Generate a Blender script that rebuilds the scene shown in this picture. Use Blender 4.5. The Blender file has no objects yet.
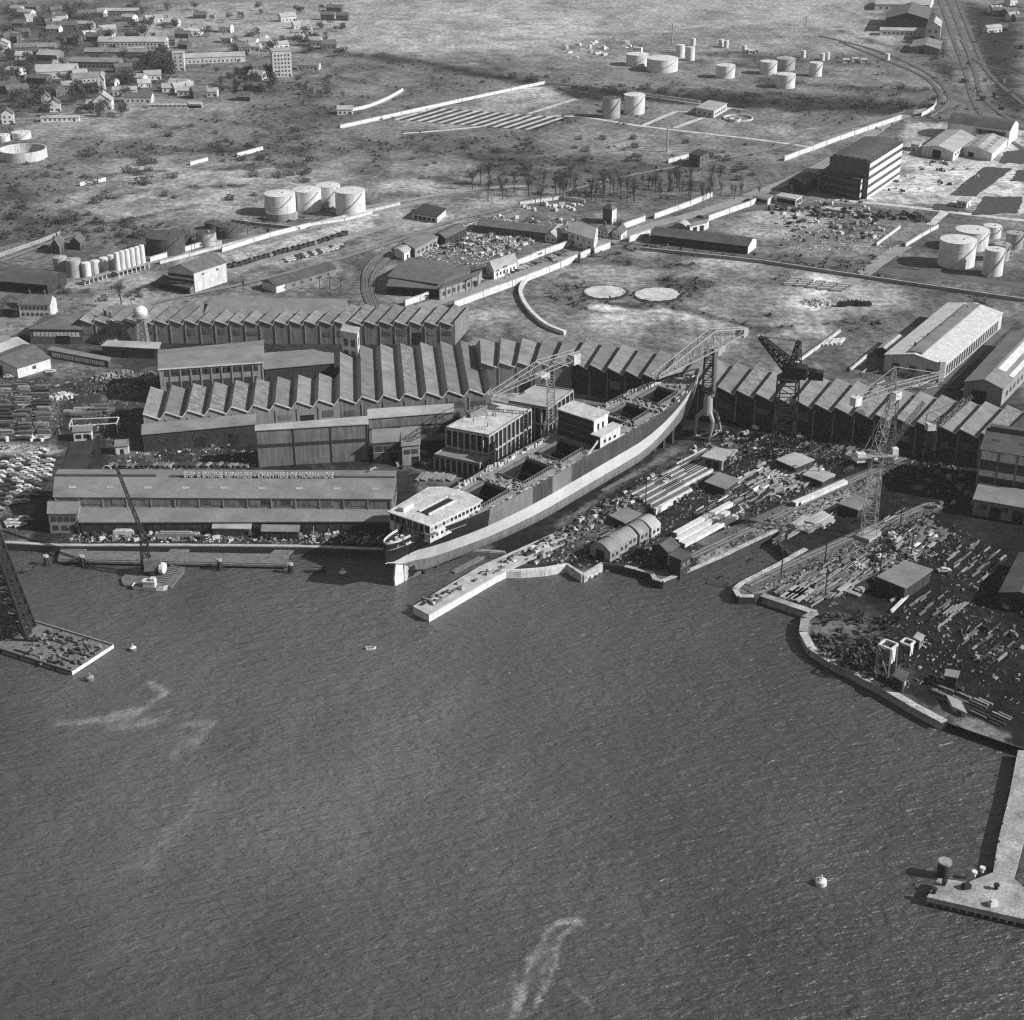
import bpy, math, random
import numpy as np
from mathutils import Vector, Matrix
from mathutils.geometry import delaunay_2d_cdt
random.seed(7); R = random.random
def U(a, b): return a + (b - a) * random.random()
SC = bpy.context.scene; COL = SC.collection
# ---------------------------------------------------------------- camera model: a pixel of the survey becomes a point of the terrain
CH, CF, CA_ = 240.0, 1600.0, math.radians(25.7)
cA, sA = math.cos(CA_), math.sin(CA_)
def P(u, v, z=0.0):
    dx = (u - 512) / CF; dy = -(v - 510) / CF
    t = (z - CH) / (-sA + dy * cA)
    return Vector((dx * t, (cA + dy * sA) * t, z))
def Qpx(x, y, z=0.0):
    Z = z - CH; d = y * cA - Z * sA
    return 512 + CF * x / d, 510 - CF * (y * sA + Z * cA) / d
def S(v): return CH / cA / (v + 260.0)        # metres per pixel at that row
def PV(v): return S(v) / math.cos(CA_ + math.atan((v - 510) / CF))  # metres of height per pixel
WZ = -2.2                                      # river level
# ---------------------------------------------------------------- materials
MATS = {}
def mat(name, g, rough=0.8, var=0.25, scale=0.25, streak=0.0, bump=0.0, spec=0.3, metal=0.0, emit=None, fine=0.0):
    """grey paint / metal / masonry with blotchy wear"""
    if name in MATS: return MATS[name]
    m = bpy.data.materials.new(name); m.use_nodes = True; nt = m.node_tree; N = nt.nodes; L = nt.links
    b = N['Principled BSDF']; b.inputs['Roughness'].default_value = rough
    b.inputs['Specular IOR Level'].default_value = spec; b.inputs['Metallic'].default_value = metal
    geo = N.new('ShaderNodeNewGeometry')
    n1 = N.new('ShaderNodeTexNoise'); n1.inputs['Scale'].default_value = scale; n1.inputs['Detail'].default_value = 6; n1.inputs['Roughness'].default_value = 0.65
    L.new(geo.outputs['Position'], n1.inputs['Vector'])
    mr = N.new('ShaderNodeMapRange'); mr.inputs[1].default_value = 0.3; mr.inputs[2].default_value = 0.7
    mr.inputs[3].default_value = 1 - var; mr.inputs[4].default_value = 1 + var
    L.new(n1.outputs['Fac'], mr.inputs[0]); fac = mr.outputs[0]
    if streak > 0:
        mp = N.new('ShaderNodeMapping'); mp.inputs['Scale'].default_value = (1.3, 1.3, 0.12)
        L.new(geo.outputs['Position'], mp.inputs['Vector'])
        n2 = N.new('ShaderNodeTexNoise'); n2.inputs['Scale'].default_value = 1.0; n2.inputs['Detail'].default_value = 4
        L.new(mp.outputs[0], n2.inputs['Vector'])
        m2 = N.new('ShaderNodeMapRange'); m2.inputs[1].default_value = 0.35; m2.inputs[2].default_value = 0.65
        m2.inputs[3].default_value = 1 - streak; m2.inputs[4].default_value = 1 + streak * 0.6
        L.new(n2.outputs['Fac'], m2.inputs[0])
        mm = N.new('ShaderNodeMath'); mm.operation = 'MULTIPLY'; L.new(fac, mm.inputs[0]); L.new(m2.outputs[0], mm.inputs[1]); fac = mm.outputs[0]
    if fine > 0:
        n3 = N.new('ShaderNodeTexNoise'); n3.inputs['Scale'].default_value = 2.2; n3.inputs['Detail'].default_value = 3
        L.new(geo.outputs['Position'], n3.inputs['Vector'])
        m3 = N.new('ShaderNodeMapRange'); m3.inputs[1].default_value = 0.35; m3.inputs[2].default_value = 0.65
        m3.inputs[3].default_value = 1 - fine; m3.inputs[4].default_value = 1 + fine
        L.new(n3.outputs['Fac'], m3.inputs[0])
        mm = N.new('ShaderNodeMath'); mm.operation = 'MULTIPLY'; L.new(fac, mm.inputs[0]); L.new(m3.outputs[0], mm.inputs[1]); fac = mm.outputs[0]
    mg = N.new('ShaderNodeMath'); mg.operation = 'MULTIPLY'; mg.inputs[1].default_value = g; mg.use_clamp = True
    L.new(fac, mg.inputs[0])
    cb = N.new('ShaderNodeCombineColor'); [L.new(mg.outputs[0], cb.inputs[i]) for i in range(3)]
    L.new(cb.outputs[0], b.inputs['Base Color'])
    MATS[name] = m; return m
M = dict(
 white=lambda: mat('white_paint', .52, .6, .2, .35, .2, fine=.12), cream=lambda: mat('pale_render', .44, .8, .22, .35, .2, fine=.15),
 conc=lambda: mat('concrete', .33, .9, .25, .35, .1, fine=.15), concd=lambda: mat('old_concrete', .22, .9, .35, .3, .1, fine=.25),
 quay=lambda: mat('quay_stone', .33, .9, .45, .4, .1, fine=.3), jetty=lambda: mat('jetty_concrete', .25, .9, .5, .14, .1, fine=.25),
 brick=lambda: mat('brickwork', .09, .9, .25, .3, .2, fine=.15), brickd=lambda: mat('sooty_brickwork', .03, .9, .3, .3, .2, fine=.2),
 wallg=lambda: mat('grey_cladding', .15, .8, .2, .2, .3), wallp=lambda: mat('pale_cladding', .22, .8, .15, .15, .22),
 roofm=lambda: mat('grey_sheet_roof', .165, .7, .28, .12, .1, fine=.1), roofl=lambda: mat('pale_sheet_roof', .3, .7, .28, .1, .1, fine=.1),
 roofd=lambda: mat('tarred_roof', .065, .8, .35, .15, .1, fine=.15), rooft=lambda: mat('tiled_roof', .095, .85, .3, .3, .1, fine=.2),
 saw=lambda: mat('weathered_sheet_roof', .16, .7, .35, .16, .1, fine=.2), sawr=lambda: mat('dark_sheet_roof', .115, .75, .35, .16, .1, fine=.2), saws=lambda: mat('patched_sheet_roof', .14, .7, .5, .4, .1, fine=.3),
 nlight=lambda: mat('chalked_glass', .2, .5, .3, .3, .2), glassd=lambda: mat('sooty_glass', .09, .5, .4, .3, .2), glass=lambda: mat('dirty_glass', .045, .25, .3, .4, 0, spec=.5), dark=lambda: mat('dark_opening', .012, .9, .2),
 steel=lambda: mat('dark_steel', .018, .6, .3, .5), steelm=lambda: mat('primed_steel', .11, .6, .3, .5), steelw=lambda: mat('pale_painted_steel', .27, .6, .15, .5),
 timber=lambda: mat('weathered_timber', .12, .9, .35, .6, fine=.2), timberd=lambda: mat('wet_timber', .035, .8, .35, .6, fine=.2),
 tank=lambda: mat('pale_tank_paint', .52, .55, .14, .2, .2), tankd=lambda: mat('dark_tank_paint', .06, .6, .3, .2, .2), tankg=lambda: mat('grey_tank_paint', .3, .6, .2, .2, .25),
 hull=lambda: mat('bare_hull_plate', .05, .6, .35, .12, .35), hullp=lambda: mat('primed_hull_plate', .15, .6, .14, .1, .15), hulld=lambda: mat('black_hull_paint', .015, .5, .3, .2, .2), band=lambda: mat('pale_boot_primer', .43, .6, .16, .1, .05, fine=.06), hullb=lambda: mat('grey_bottom_paint', .14, .65, .2, .12, .3),  # bottom grey lowered to carry the shade on the lower hull
 deck=lambda: mat('steel_deck', .2, .8, .4, .35, fine=.35), deckl=lambda: mat('pale_deck', .4, .8, .3, .3, fine=.3),
 bark=lambda: mat('bark', .055, .9, .3), twig=lambda: mat('bare_twigs', .05, .9, .3, .3), leaf=lambda: mat('dark_evergreen', .045, .9, .4, .4, fine=.3), scrub=lambda: mat('winter_scrub', .05, .9, .4, .08, fine=.3),
 carw=lambda: mat('pale_car_paint', .42, .3, .1, spec=.5), carg=lambda: mat('grey_car_paint', .2, .3, .1, spec=.5), card=lambda: mat('black_car_paint', .03, .25, .1, spec=.5), tyre=lambda: mat('rubber', .02, .9, .1),
 road=lambda: mat('worn_road', .21, .95, .28, .12, fine=.25), roadd=lambda: mat('dark_road', .08, .95, .3, .12, fine=.3), pale=lambda: mat('chalky_ground', .4, .95, .4, .15, fine=.3),
 ballast=lambda: mat('track_ballast', .085, .95, .35, .2, fine=.35), rail=lambda: mat('rail_steel', .3, .4, .2, metal=.4), scrap=lambda: mat('scrap_metal', .2, .7, .85, .5, fine=.6), scrapd=lambda: mat('dark_scrap', .07, .8, .7, .5, fine=.6),
 earth=lambda: mat('dark_earth', .025, .95, .5, .15, fine=.4), brightm=lambda: mat('bright_steel_plate', .55, .5, .3, .4),
)
def MT(k): return M[k]() if isinstance(k, str) else k
# ---------------------------------------------------------------- mesh collector
ORI = {}
class MB:
    def __init__(s): s.v = []; s.f = []; s.mi = []; s.cur = 0
    def face(s, pts):
        i = len(s.v); s.v += [tuple(p) for p in pts]; s.f.append(tuple(range(i, i + len(pts)))); s.mi.append(s.cur); return s
    def idx(s, verts, faces):
        i = len(s.v); s.v += [tuple(p) for p in verts]
        for f in faces: s.f.append(tuple(i + k for k in f)); s.mi.append(s.cur)
        return s
    def hexa(s, b, t):       # bottom and top quads, ccw from above
        return s.idx(list(b) + list(t), [(3, 2, 1, 0), (4, 5, 6, 7), (0, 1, 5, 4), (1, 2, 6, 5), (2, 3, 7, 6), (3, 0, 4, 7)])
    def box(s, x0, x1, y0, y1, z0, z1):
        return s.hexa([(x0, y0, z0), (x1, y0, z0), (x1, y1, z0), (x0, y1, z0)], [(x0, y0, z1), (x1, y0, z1), (x1, y1, z1), (x0, y1, z1)])
    def obox(s, c, d, l, w, z0, z1, taper=1.0):    # centre, unit direction of length, length, width
        d = Vector((d[0], d[1], 0)).normalized(); n = Vector((-d.y, d.x, 0)); c = Vector((c[0], c[1], 0))
        q = [c - d * l / 2 - n * w / 2, c + d * l / 2 - n * w / 2, c + d * l / 2 + n * w / 2, c - d * l / 2 + n * w / 2]
        r = [c + (p - c) * taper for p in q]
        return s.hexa([(p.x, p.y, z0) for p in q], [(p.x, p.y, z1) for p in r])
    def prism(s, poly, z0, z1):
        n = len(poly); vs = [(p[0], p[1], z0) for p in poly] + [(p[0], p[1], z1) for p in poly]
        return s.idx(vs, [tuple(range(n - 1, -1, -1)), tuple(range(n, 2 * n))] + [(i, (i + 1) % n, n + (i + 1) % n, n + i) for i in range(n)])
    def slab(s, pts, t):     # sloping plate: top polygon, thickness downward
        n = len(pts); lo = [(p[0], p[1], p[2] - t) for p in pts]
        return s.idx([tuple(p) for p in pts] + lo, [tuple(range(n)), tuple(range(2 * n - 1, n - 1, -1))] + [(i, n + i, n + (i + 1) % n, (i + 1) % n) for i in range(n)])
    def tube(s, p, q, r0, r1=None, n=6, caps=True):
        p, q = Vector(p), Vector(q); r1 = r0 if r1 is None else r1; d = q - p
        if d.length < 1e-6: return s
        d.normalize(); a = Vector((0, 0, 1)) if abs(d.z) < .9 else Vector((1, 0, 0)); x = d.cross(a).normalized(); y = d.cross(x)
        o = math.pi / n
        vs = [p + (x * math.cos(2 * math.pi * k / n + o) + y * math.sin(2 * math.pi * k / n + o)) * r0 for k in range(n)] + [q + (x * math.cos(2 * math.pi * k / n + o) + y * math.sin(2 * math.pi * k / n + o)) * r1 for k in range(n)]
        fs = [(k, n + k, n + (k + 1) % n, (k + 1) % n) for k in range(n)]
        if caps: fs += [tuple(range(n)), tuple(range(2 * n - 1, n - 1, -1))]
        return s.idx(vs, fs)
    def bar(s, p, q, w): return s.tube(p, q, w * .7, n=4)
    def cyl(s, c, r, z0, z1, n=28, r1=None, cap=True):
        r1 = r if r1 is None else r1
        vs = [(c[0] + r * math.cos(2 * math.pi * k / n), c[1] + r * math.sin(2 * math.pi * k / n), z0) for k in range(n)] + [(c[0] + r1 * math.cos(2 * math.pi * k / n), c[1] + r1 * math.sin(2 * math.pi * k / n), z1) for k in range(n)]
        fs = [(k, (k + 1) % n, n + (k + 1) % n, n + k) for k in range(n)]
        if cap: fs += [tuple(range(n, 2 * n)), tuple(range(n - 1, -1, -1))]
        return s.idx(vs, fs)
    def lattice(s, p, q, w0, w1, n, bw, up=(0, 0, 1), tri=False, h0=None, h1=None, br=.6):
        """braced girder of square (or triangular) section"""
        p, q = Vector(p), Vector(q); d = (q - p).normalized(); up = Vector(up); x = d.cross(up)
        if x.length < .05: x = Vector((1, 0, 0))
        x.normalize(); y = x.cross(d).normalized(); h0 = w0 if h0 is None else h0; h1 = w1 if h1 is None else h1
        rings = []
        for i in range(n + 1):
            t = i / n; c = p.lerp(q, t); w = (w0 + (w1 - w0) * t) / 2; h = (h0 + (h1 - h0) * t) / 2
            rings.append([c - x * w - y * h, c + x * w - y * h, c + y * h] if tri else [c - x * w - y * h, c + x * w - y * h, c + x * w + y * h, c - x * w + y * h])
        k = len(rings[0])
        for j in range(k): s.bar(rings[0][j], rings[-1][j], bw)
        for i in range(n):
            for j in range(k):
                a, b = rings[i], rings[i + 1]; j2 = (j + 1) % k
                if (i + j) % 2: s.bar(a[j], b[j2], bw * br)
                else: s.bar(a[j2], b[j], bw * br)
                s.bar(b[j], b[j2], bw * br)
        return s
    def rot(s, a, c=(0, 0)):
        ca, sa = math.cos(a), math.sin(a)
        s.v = [(c[0] + (x - c[0]) * ca - (y - c[1]) * sa, c[1] + (x - c[0]) * sa + (y - c[1]) * ca, z) for x, y, z in s.v]; return s
    def build(s, name, m, parent=None, loc=None, smooth=False, clean=False):
        o = ORI.get(parent.name, (0, 0, 0)) if parent is not None else (loc or (0, 0, 0))
        me = bpy.data.meshes.new(name)
        me.from_pydata([(x - o[0], y - o[1], z - o[2]) for x, y, z in s.v], [], s.f)
        ms = m if isinstance(m, (list, tuple)) else [m]
        for k in ms: me.materials.append(MT(k))
        if len(ms) > 1: me.polygons.foreach_set('material_index', s.mi)
        if smooth: me.polygons.foreach_set('use_smooth', [True] * len(s.f))
        ob = bpy.data.objects.new(name, me); COL.objects.link(ob)
        if parent is not None: ob.parent = parent; ORI[ob.name] = o
        else: ob.location = o; ORI[ob.name] = tuple(o)
        return ob
def tag(o, label=None, cat=None, group=None, kind=None):
    if label: o['label'] = label
    if cat: o['category'] = cat
    if group: o['group'] = group
    if kind: o['kind'] = kind
    return o
def thing(name, label, cat, loc, group=None):
    o = bpy.data.objects.new(name, None); COL.objects.link(o); o.location = loc; o.empty_display_size = 1.0
    ORI[o.name] = tuple(loc); return tag(o, label, cat, group)
KIDS = {}
def dup(root, loc, rz=0.0, label=None, group=None, sc=1.0, mats=None):
    """copy of a thing with copies of its parts and sub-parts"""
    def cp(o, par):
        c = o.copy(); COL.objects.link(c)
        if par is not None: c.parent = par
        for k in o.children: cp(k, c)
        return c
    r = cp(root, None); r.location = loc; r.rotation_euler = (0, 0, rz); r.scale = (sc, sc, sc)
    if label: r['label'] = label
    if group: r['group'] = group
    return r
# ---------------------------------------------------------------- camera, light, sky
cam = bpy.data.cameras.new('survey_camera'); co = bpy.data.objects.new('survey_camera', cam); COL.objects.link(co)
co.location = (0, 0, CH); co.rotation_euler = (math.pi / 2 - CA_, 0, 0)
cam.sensor_fit = 'HORIZONTAL'; cam.sensor_width = 36; cam.lens = 36 * CF / 1024; cam.clip_end = 9000; cam.clip_start = 1
SC.camera = co
SUN_EL, SUN_AZ = math.radians(33), math.radians(-13)      # azimuth measured from +X (right of the picture)
sd = Vector((math.cos(SUN_EL) * math.cos(SUN_AZ), math.cos(SUN_EL) * math.sin(SUN_AZ), math.sin(SUN_EL)))
sl = bpy.data.lights.new('sun', 'SUN'); sl.energy = 4.8; sl.angle = math.radians(.53); sl.color = (1, 1, 1)
so = bpy.data.objects.new('sun', sl); COL.objects.link(so); so.rotation_euler = sd.to_track_quat('Z', 'Y').to_euler()
w = bpy.data.worlds.new('World'); SC.world = w; w.use_nodes = True; nt = w.node_tree
sky = nt.nodes.new('ShaderNodeTexSky'); sky.sky_type = 'NISHITA'; sky.sun_disc = False; sky.sun_elevation = SUN_EL
sky.sun_rotation = math.pi / 2 - SUN_AZ
hs = nt.nodes.new('ShaderNodeHueSaturation'); hs.inputs['Saturation'].default_value = 0     # black and white film
nt.links.new(sky.outputs[0], hs.inputs['Color']); bg = nt.nodes['Background']; nt.links.new(hs.outputs[0], bg.inputs['Color'])
bg.inputs['Strength'].default_value = .05
SC.view_settings.view_transform = 'Standard'; SC.view_settings.look = 'None'; SC.view_settings.exposure = 0.55; SC.view_settings.gamma = 1
SC.cycles.max_bounces = 4; SC.cycles.sample_clamp_direct = 4; SC.cycles.sample_clamp_indirect = 2; SC.cycles.diffuse_bounces = 2; SC.cycles.glossy_bounces = 2; SC.cycles.transmission_bounces = 2; SC.cycles.volume_bounces = 0
SC.cycles.use_denoising = False; SC.cycles.pixel_filter_type = 'BLACKMAN_HARRIS'; SC.cycles.filter_width = 1.25; SC.cycles.use_adaptive_sampling = False
HAZE = 0.00004
# ================================================================ SETTING: land, river, roads
SHORE = [(-420, 541), (0, 543), (60, 546), (190, 546), (300, 547), (386, 550), (430, 548), (505, 553), (489, 571), (520, 571), (545, 569), (567, 565), (583, 575.5), (602, 564), (625, 567), (652, 574),
 (655, 580), (662, 582), (692, 570), (722, 557), (753, 542), (781, 529), (779, 545), (790, 555), (806, 550), (783, 563), (742, 584), (735, 590), (739, 597), (754, 597), (762, 595), (816, 613), (806, 619), (804, 633), (812, 648), (832, 661), (855, 672), (885, 688), (915, 706), (945, 722), (1008, 744), (1120, 780), (1500, 860)]
shore = [P(u, v) for u, v in SHORE]
XW = 1500.0; YF = 3000.0
land = [(-XW, shore[0].y)] + [(p.x, p.y) for p in shore] + [(XW, shore[-1].y - 20), (XW, YF), (-XW, YF)]
def pin(poly, X, Y):
    X = np.asarray(X); Y = np.asarray(Y); ins = np.zeros(X.shape, bool); n = len(poly)
    for i in range(n):
        x1, y1 = poly[i][0], poly[i][1]; x2, y2 = poly[(i + 1) % n][0], poly[(i + 1) % n][1]
        if y1 == y2: continue
        c = ((y1 > Y) != (y2 > Y)) & (X < (x2 - x1) * (Y - y1) / (y2 - y1) + x1); ins ^= c
    return ins
def sdist(pts, X, Y, closed=False):
    d = np.full(np.shape(X), 1e9); n = len(pts)
    for i in range(n if closed else n - 1):
        x1, y1 = pts[i][:2]; x2, y2 = pts[(i + 1) % n][:2]; dx, dy = x2 - x1, y2 - y1; l = dx * dx + dy * dy + 1e-9
        t = np.clip(((X - x1) * dx + (Y - y1) * dy) / l, 0, 1); d = np.minimum(d, np.hypot(X - x1 - t * dx, (Y - y1 - t * dy)))
    return d
rng = np.random.default_rng(3)
def vnoise(x, y, seed=0):           # cheap value noise for outlines of patches
    def h(i, j): 
        a = np.sin(i * 127.1 + j * 311.7 + seed * 74.7) * 43758.5453; return a - np.floor(a)
    i, j = np.floor(x), np.floor(y); fx, fy = x - i, y - j; fx = fx * fx * (3 - 2 * fx); fy = fy * fy * (3 - 2 * fy)
    return (h(i, j) * (1 - fx) + h(i + 1, j) * fx) * (1 - fy) + (h(i, j + 1) * (1 - fx) + h(i + 1, j + 1) * fx) * fy
def fbm(x, y, seed=0, o=4):
    s = 0; a = .5
    for k in range(o): s = s + a * vnoise(x * 2 ** k, y * 2 ** k, seed + k); a *= .55
    return s
# survey of ground tones: (kind, data, reflectance, feather px, raggedness px)
G = []
def gp(poly, g, f=6, r=6): G.append(('p', poly, g, f, r))
def ge(u, v, a, b, g, f=1.0, r=.5): G.append(('e', (u, v, a, b), g, f, r))
def gs(pts, wpx, g, f=3, r=3): G.append(('s', pts, g, wpx, f, r))
gp([(0, 0), (1024, 0), (1024, 50), (0, 50)], .17, 14, 6)
ge(420, 25, 230, 30, .24, 1.2); ge(720, 10, 260, 22, .24, 1.2); ge(830, 35, 60, 20, .21); ge(700, 55, 170, 22, .18)
gp([(0, 0), (150, 0), (120, 50), (180, 90), (60, 112), (0, 130)], .075, 14, 14)
ge(40, 20, 60, 16, .05); ge(30, 80, 60, 25, .05); ge(160, 65, 40, 14, .06); ge(190, 95, 90, 10, .08)
gp([(870, 0), (1024, 0), (1024, 120), (960, 105), (900, 40)], .035, 14, 12); gp([(930, 0), (962, 0), (1000, 110), (965, 110)], .1, 6, 3)
gp([(300, 45), (420, 60), (545, 74), (640, 92), (640, 100), (540, 84), (400, 66), (300, 52)], .07, 4, 3)
ge(215, 110, 120, 16, .19, 1.1); ge(150, 128, 90, 14, .16, 1.1); ge(300, 115, 70, 16, .085, 1.2); ge(230, 75, 90, 8, .11)
ge(110, 165, 120, 14, .085, 1.2); ge(30, 205, 60, 30, .065, 1.2); ge(210, 180, 130, 22, .22, 1.2); ge(330, 155, 90, 16, .14); ge(250, 150, 60, 7, .08); ge(160, 205, 120, 14, .24, 1.2)
ge(40, 180, 60, 10, .09); ge(90, 235, 60, 10, .1); ge(360, 150, 60, 9, .09)
gp([(345, 128), (545, 85), (720, 108), (690, 150), (600, 140), (400, 134)], .13, 8, 5)
gp([(395, 122), (530, 84), (570, 96), (545, 130), (470, 134)], .18, 4, 3); ge(545, 92, 34, 8, .28)
ge(480, 150, 150, 14, .07, 1.2); ge(560, 165, 120, 10, .08); ge(400, 165, 70, 14, .16); ge(420, 185, 60, 8, .24, 1.1); ge(500, 182, 70, 6, .2)
ge(700, 135, 170, 22, .15, 1.2); ge(620, 185, 150, 22, .075, 1.2); ge(570, 205, 90, 9, .07); ge(720, 175, 90, 12, .09)
gp([(560, 84), (700, 88), (830, 92), (930, 100), (945, 112), (930, 119), (800, 112), (690, 102), (560, 95)], .045, 4, 4)
ge(700, 75, 150, 14, .13); ge(860, 85, 90, 9, .12); ge(790, 60, 60, 8, .1); ge(880, 60, 60, 9, .08)
gp([(730, 118), (900, 116), (790, 160), (650, 150)], .16, 5, 4)
gp([(905, 118), (1024, 128), (1024, 215), (840, 196), (900, 150)], .3, 6, 5)
ge(930, 175, 45, 14, .36); ge(890, 185, 40, 14, .33); ge(945, 158, 40, 5, .22); ge(900, 170, 30, 5, .2)
for q in () and ([(984, 167), (1013, 169), (976, 198), (949, 195)], [(932, 204), (966, 206), (958, 213), (931, 210)], [(984, 196), (1024, 196), (1019, 214), (970, 216)], [(1005, 152), (1024, 148), (1024, 166), (998, 164)], [(1016, 170), (1040, 172), (1040, 182), (1010, 181)]): gp(q, .022, 1.5, 2.5)
gp([(385, 235), (470, 200), (560, 215), (575, 240), (490, 275), (400, 262)], .09, 6, 5); ge(480, 235, 60, 16, .2, 1, .8)
gp([(240, 275), (480, 195), (560, 190), (470, 215), (380, 250), (300, 290)], .15, 8, 5)
gp([(540, 282), (655, 240), (900, 290), (870, 330), (720, 345), (560, 332), (528, 308)], .15, 6, 5)
ge(655, 262, 60, 8, .085); ge(690, 280, 36, 10, .07); ge(600, 275, 50, 10, .19); ge(720, 268, 50, 10, .18); ge(650, 316, 70, 6, .26); ge(600, 308, 50, 5, .07); ge(560, 300, 24, 14, .12)
ge(605, 293, 23, 7.4, .045, .25, .3); ge(657, 295, 26, 8, .045, .25, .3); ge(605, 292, 20.5, 6.2, .52, .12, .12); ge(657, 294.5, 22, 6.8, .5, .12, .12)
gs([(600, 304), (650, 306), (680, 300)], 5, .045); gs([(590, 307), (640, 312), (668, 310)], 4, .34, 2, 3)
gp([(460, 305), (530, 280), (524, 300), (545, 330), (470, 330)], .12, 5, 4); ge(495, 318, 24, 8, .2)
ge(790, 215, 60, 14, .2, 1.1); ge(810, 240, 60, 7, .1); ge(850, 250, 50, 10, .16); ge(760, 232, 30, 6, .24); ge(900, 235, 36, 9, .13)
ge(815, 285, 36, 9, .3, 1); ge(818, 301, 30, 9, .55, .8); ge(770, 285, 24, 8, .075); ge(850, 300, 50, 10, .17); ge(800, 325, 50, 12, .2); ge(760, 300, 40, 12, .14); ge(865, 325, 40, 14, .08)
gp([(640, 240), (760, 250), (1024, 290), (1024, 302), (760, 262), (640, 250)], .06, 4, 3)
gp([(870, 255), (1024, 270), (1024, 300), (880, 285)], .07, 6, 5); ge(960, 285, 50, 9, .1)
gp([(905, 370), (960, 320), (1024, 318), (1024, 420), (960, 400)], .05, 6, 5)
gp([(0, 345), (150, 345), (150, 470), (60, 520), (0, 545)], .045, 8, 5); gp([(65, 385), (98, 385), (110, 465), (50, 465)], .028, 4, 3); ge(30, 450, 34, 7, .2, .8); ge(60, 370, 60, 7, .09)
gp([(40, 455), (420, 470), (420, 552), (30, 552)], .035, 5, 3)
gp([(150, 330), (470, 330), (470, 470), (150, 470)], .04, 6, 4)
ge(105, 282, 60, 10, .2, 1.1); ge(60, 262, 40, 10, .1); ge(130, 300, 60, 8, .22, 1.1); gp([(165, 245), (380, 205), (420, 215), (250, 280), (180, 265)], .17, 5, 4); gp([(230, 250), (380, 212), (372, 235), (300, 262), (240, 270)], .3, 5, 4)
gs([(150, 262), (250, 240), (270, 232)], 7, .1); ge(200, 240, 50, 12, .09); ge(290, 222, 50, 10, .12)
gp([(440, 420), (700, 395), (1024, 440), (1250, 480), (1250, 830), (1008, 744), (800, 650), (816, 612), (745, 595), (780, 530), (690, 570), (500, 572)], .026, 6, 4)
gp([(500, 572), (720, 430), (760, 450), (700, 480), (600, 545), (560, 566)], .05, 5, 5); gs([(560, 525), (640, 470), (720, 425)], 6, .1, 4, 4)
gp([(700, 552), (810, 500), (900, 470), (905, 480), (790, 530), (700, 570)], .14, 4, 4); gp([(740, 590), (870, 530), (890, 535), (800, 575), (760, 598)], .15, 4, 4)
gp([(808, 618), (870, 615), (900, 640), (880, 672), (820, 655)], .045, 6, 6); ge(840, 630, 26, 8, .09, .9, 1); ge(1000, 652, 22, 8, .11, .9, .8); ge(985, 600, 9, 9, .07); gp([(880, 470), (1024, 460), (1250, 500), (1250, 830), (1008, 744), (930, 700), (870, 600)], .013, 8, 6)  # right yard painted near black for the falloff towards the frame corner
gp([(940, 700), (1010, 735), (1000, 742), (930, 712)], .09, 4, 4)
for pts, wd, val in (([(300, 46), (420, 62), (480, 74), (560, 88), (640, 96)], 5, .03), ([(345, 50), (450, 66)], 3, .05), ([(480, 60), (520, 78), (560, 90)], 5, .045), ([(560, 92), (660, 99), (760, 104), (860, 108), (930, 112)], 11, .035), ([(0, 245), (60, 228), (120, 222), (200, 205)], 4, .045), ([(60, 215), (140, 190), (260, 185), (330, 200)], 3, .06), ([(380, 145), (500, 160), (640, 165)], 5, .045), ([(400, 175), (480, 185), (560, 182)], 4, .055), ([(690, 62), (760, 66), (860, 72)], 4, .05), ([(640, 52), (740, 56), (840, 62)], 3, .06), ([(760, 80), (850, 88), (920, 92)], 5, .05), ([(0, 150), (90, 160), (180, 150), (340, 148)], 4, .06), ([(100, 175), (190, 170), (300, 165)], 4, .055), ([(840, 30), (900, 50), (940, 70)], 5, .05), ([(560, 250), (640, 268), (700, 265)], 5, .05), ([(560, 275), (620, 284), (700, 286)], 3, .06), ([(650, 300), (760, 330), (860, 320)], 5, .07), ([(300, 70), (360, 82), (440, 96)], 3, .06), ([(200, 120), (300, 130), (360, 140)], 4, .07), ([(850, 100), (905, 122), (1000, 118)], 4, .04)): gs(pts, wd, val, 3, 4)
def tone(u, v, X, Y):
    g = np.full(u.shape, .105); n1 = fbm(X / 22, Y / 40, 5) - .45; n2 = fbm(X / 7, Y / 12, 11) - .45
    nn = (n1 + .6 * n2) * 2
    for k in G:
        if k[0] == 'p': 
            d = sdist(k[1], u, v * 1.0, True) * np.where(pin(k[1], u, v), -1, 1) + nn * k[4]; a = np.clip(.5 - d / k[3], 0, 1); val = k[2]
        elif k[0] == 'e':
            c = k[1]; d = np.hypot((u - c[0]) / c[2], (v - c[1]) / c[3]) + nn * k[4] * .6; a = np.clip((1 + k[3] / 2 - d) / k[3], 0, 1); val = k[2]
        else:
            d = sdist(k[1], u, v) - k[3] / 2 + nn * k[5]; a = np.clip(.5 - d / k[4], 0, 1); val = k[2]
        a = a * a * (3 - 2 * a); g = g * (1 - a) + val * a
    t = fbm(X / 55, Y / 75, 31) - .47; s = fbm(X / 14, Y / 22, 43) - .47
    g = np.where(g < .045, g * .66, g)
    return 1.0 * g * np.exp((t * 1.3 + np.minimum(s, .12) * 2.2) * np.clip(1.25 - Y / 2600, .5, 1))
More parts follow.
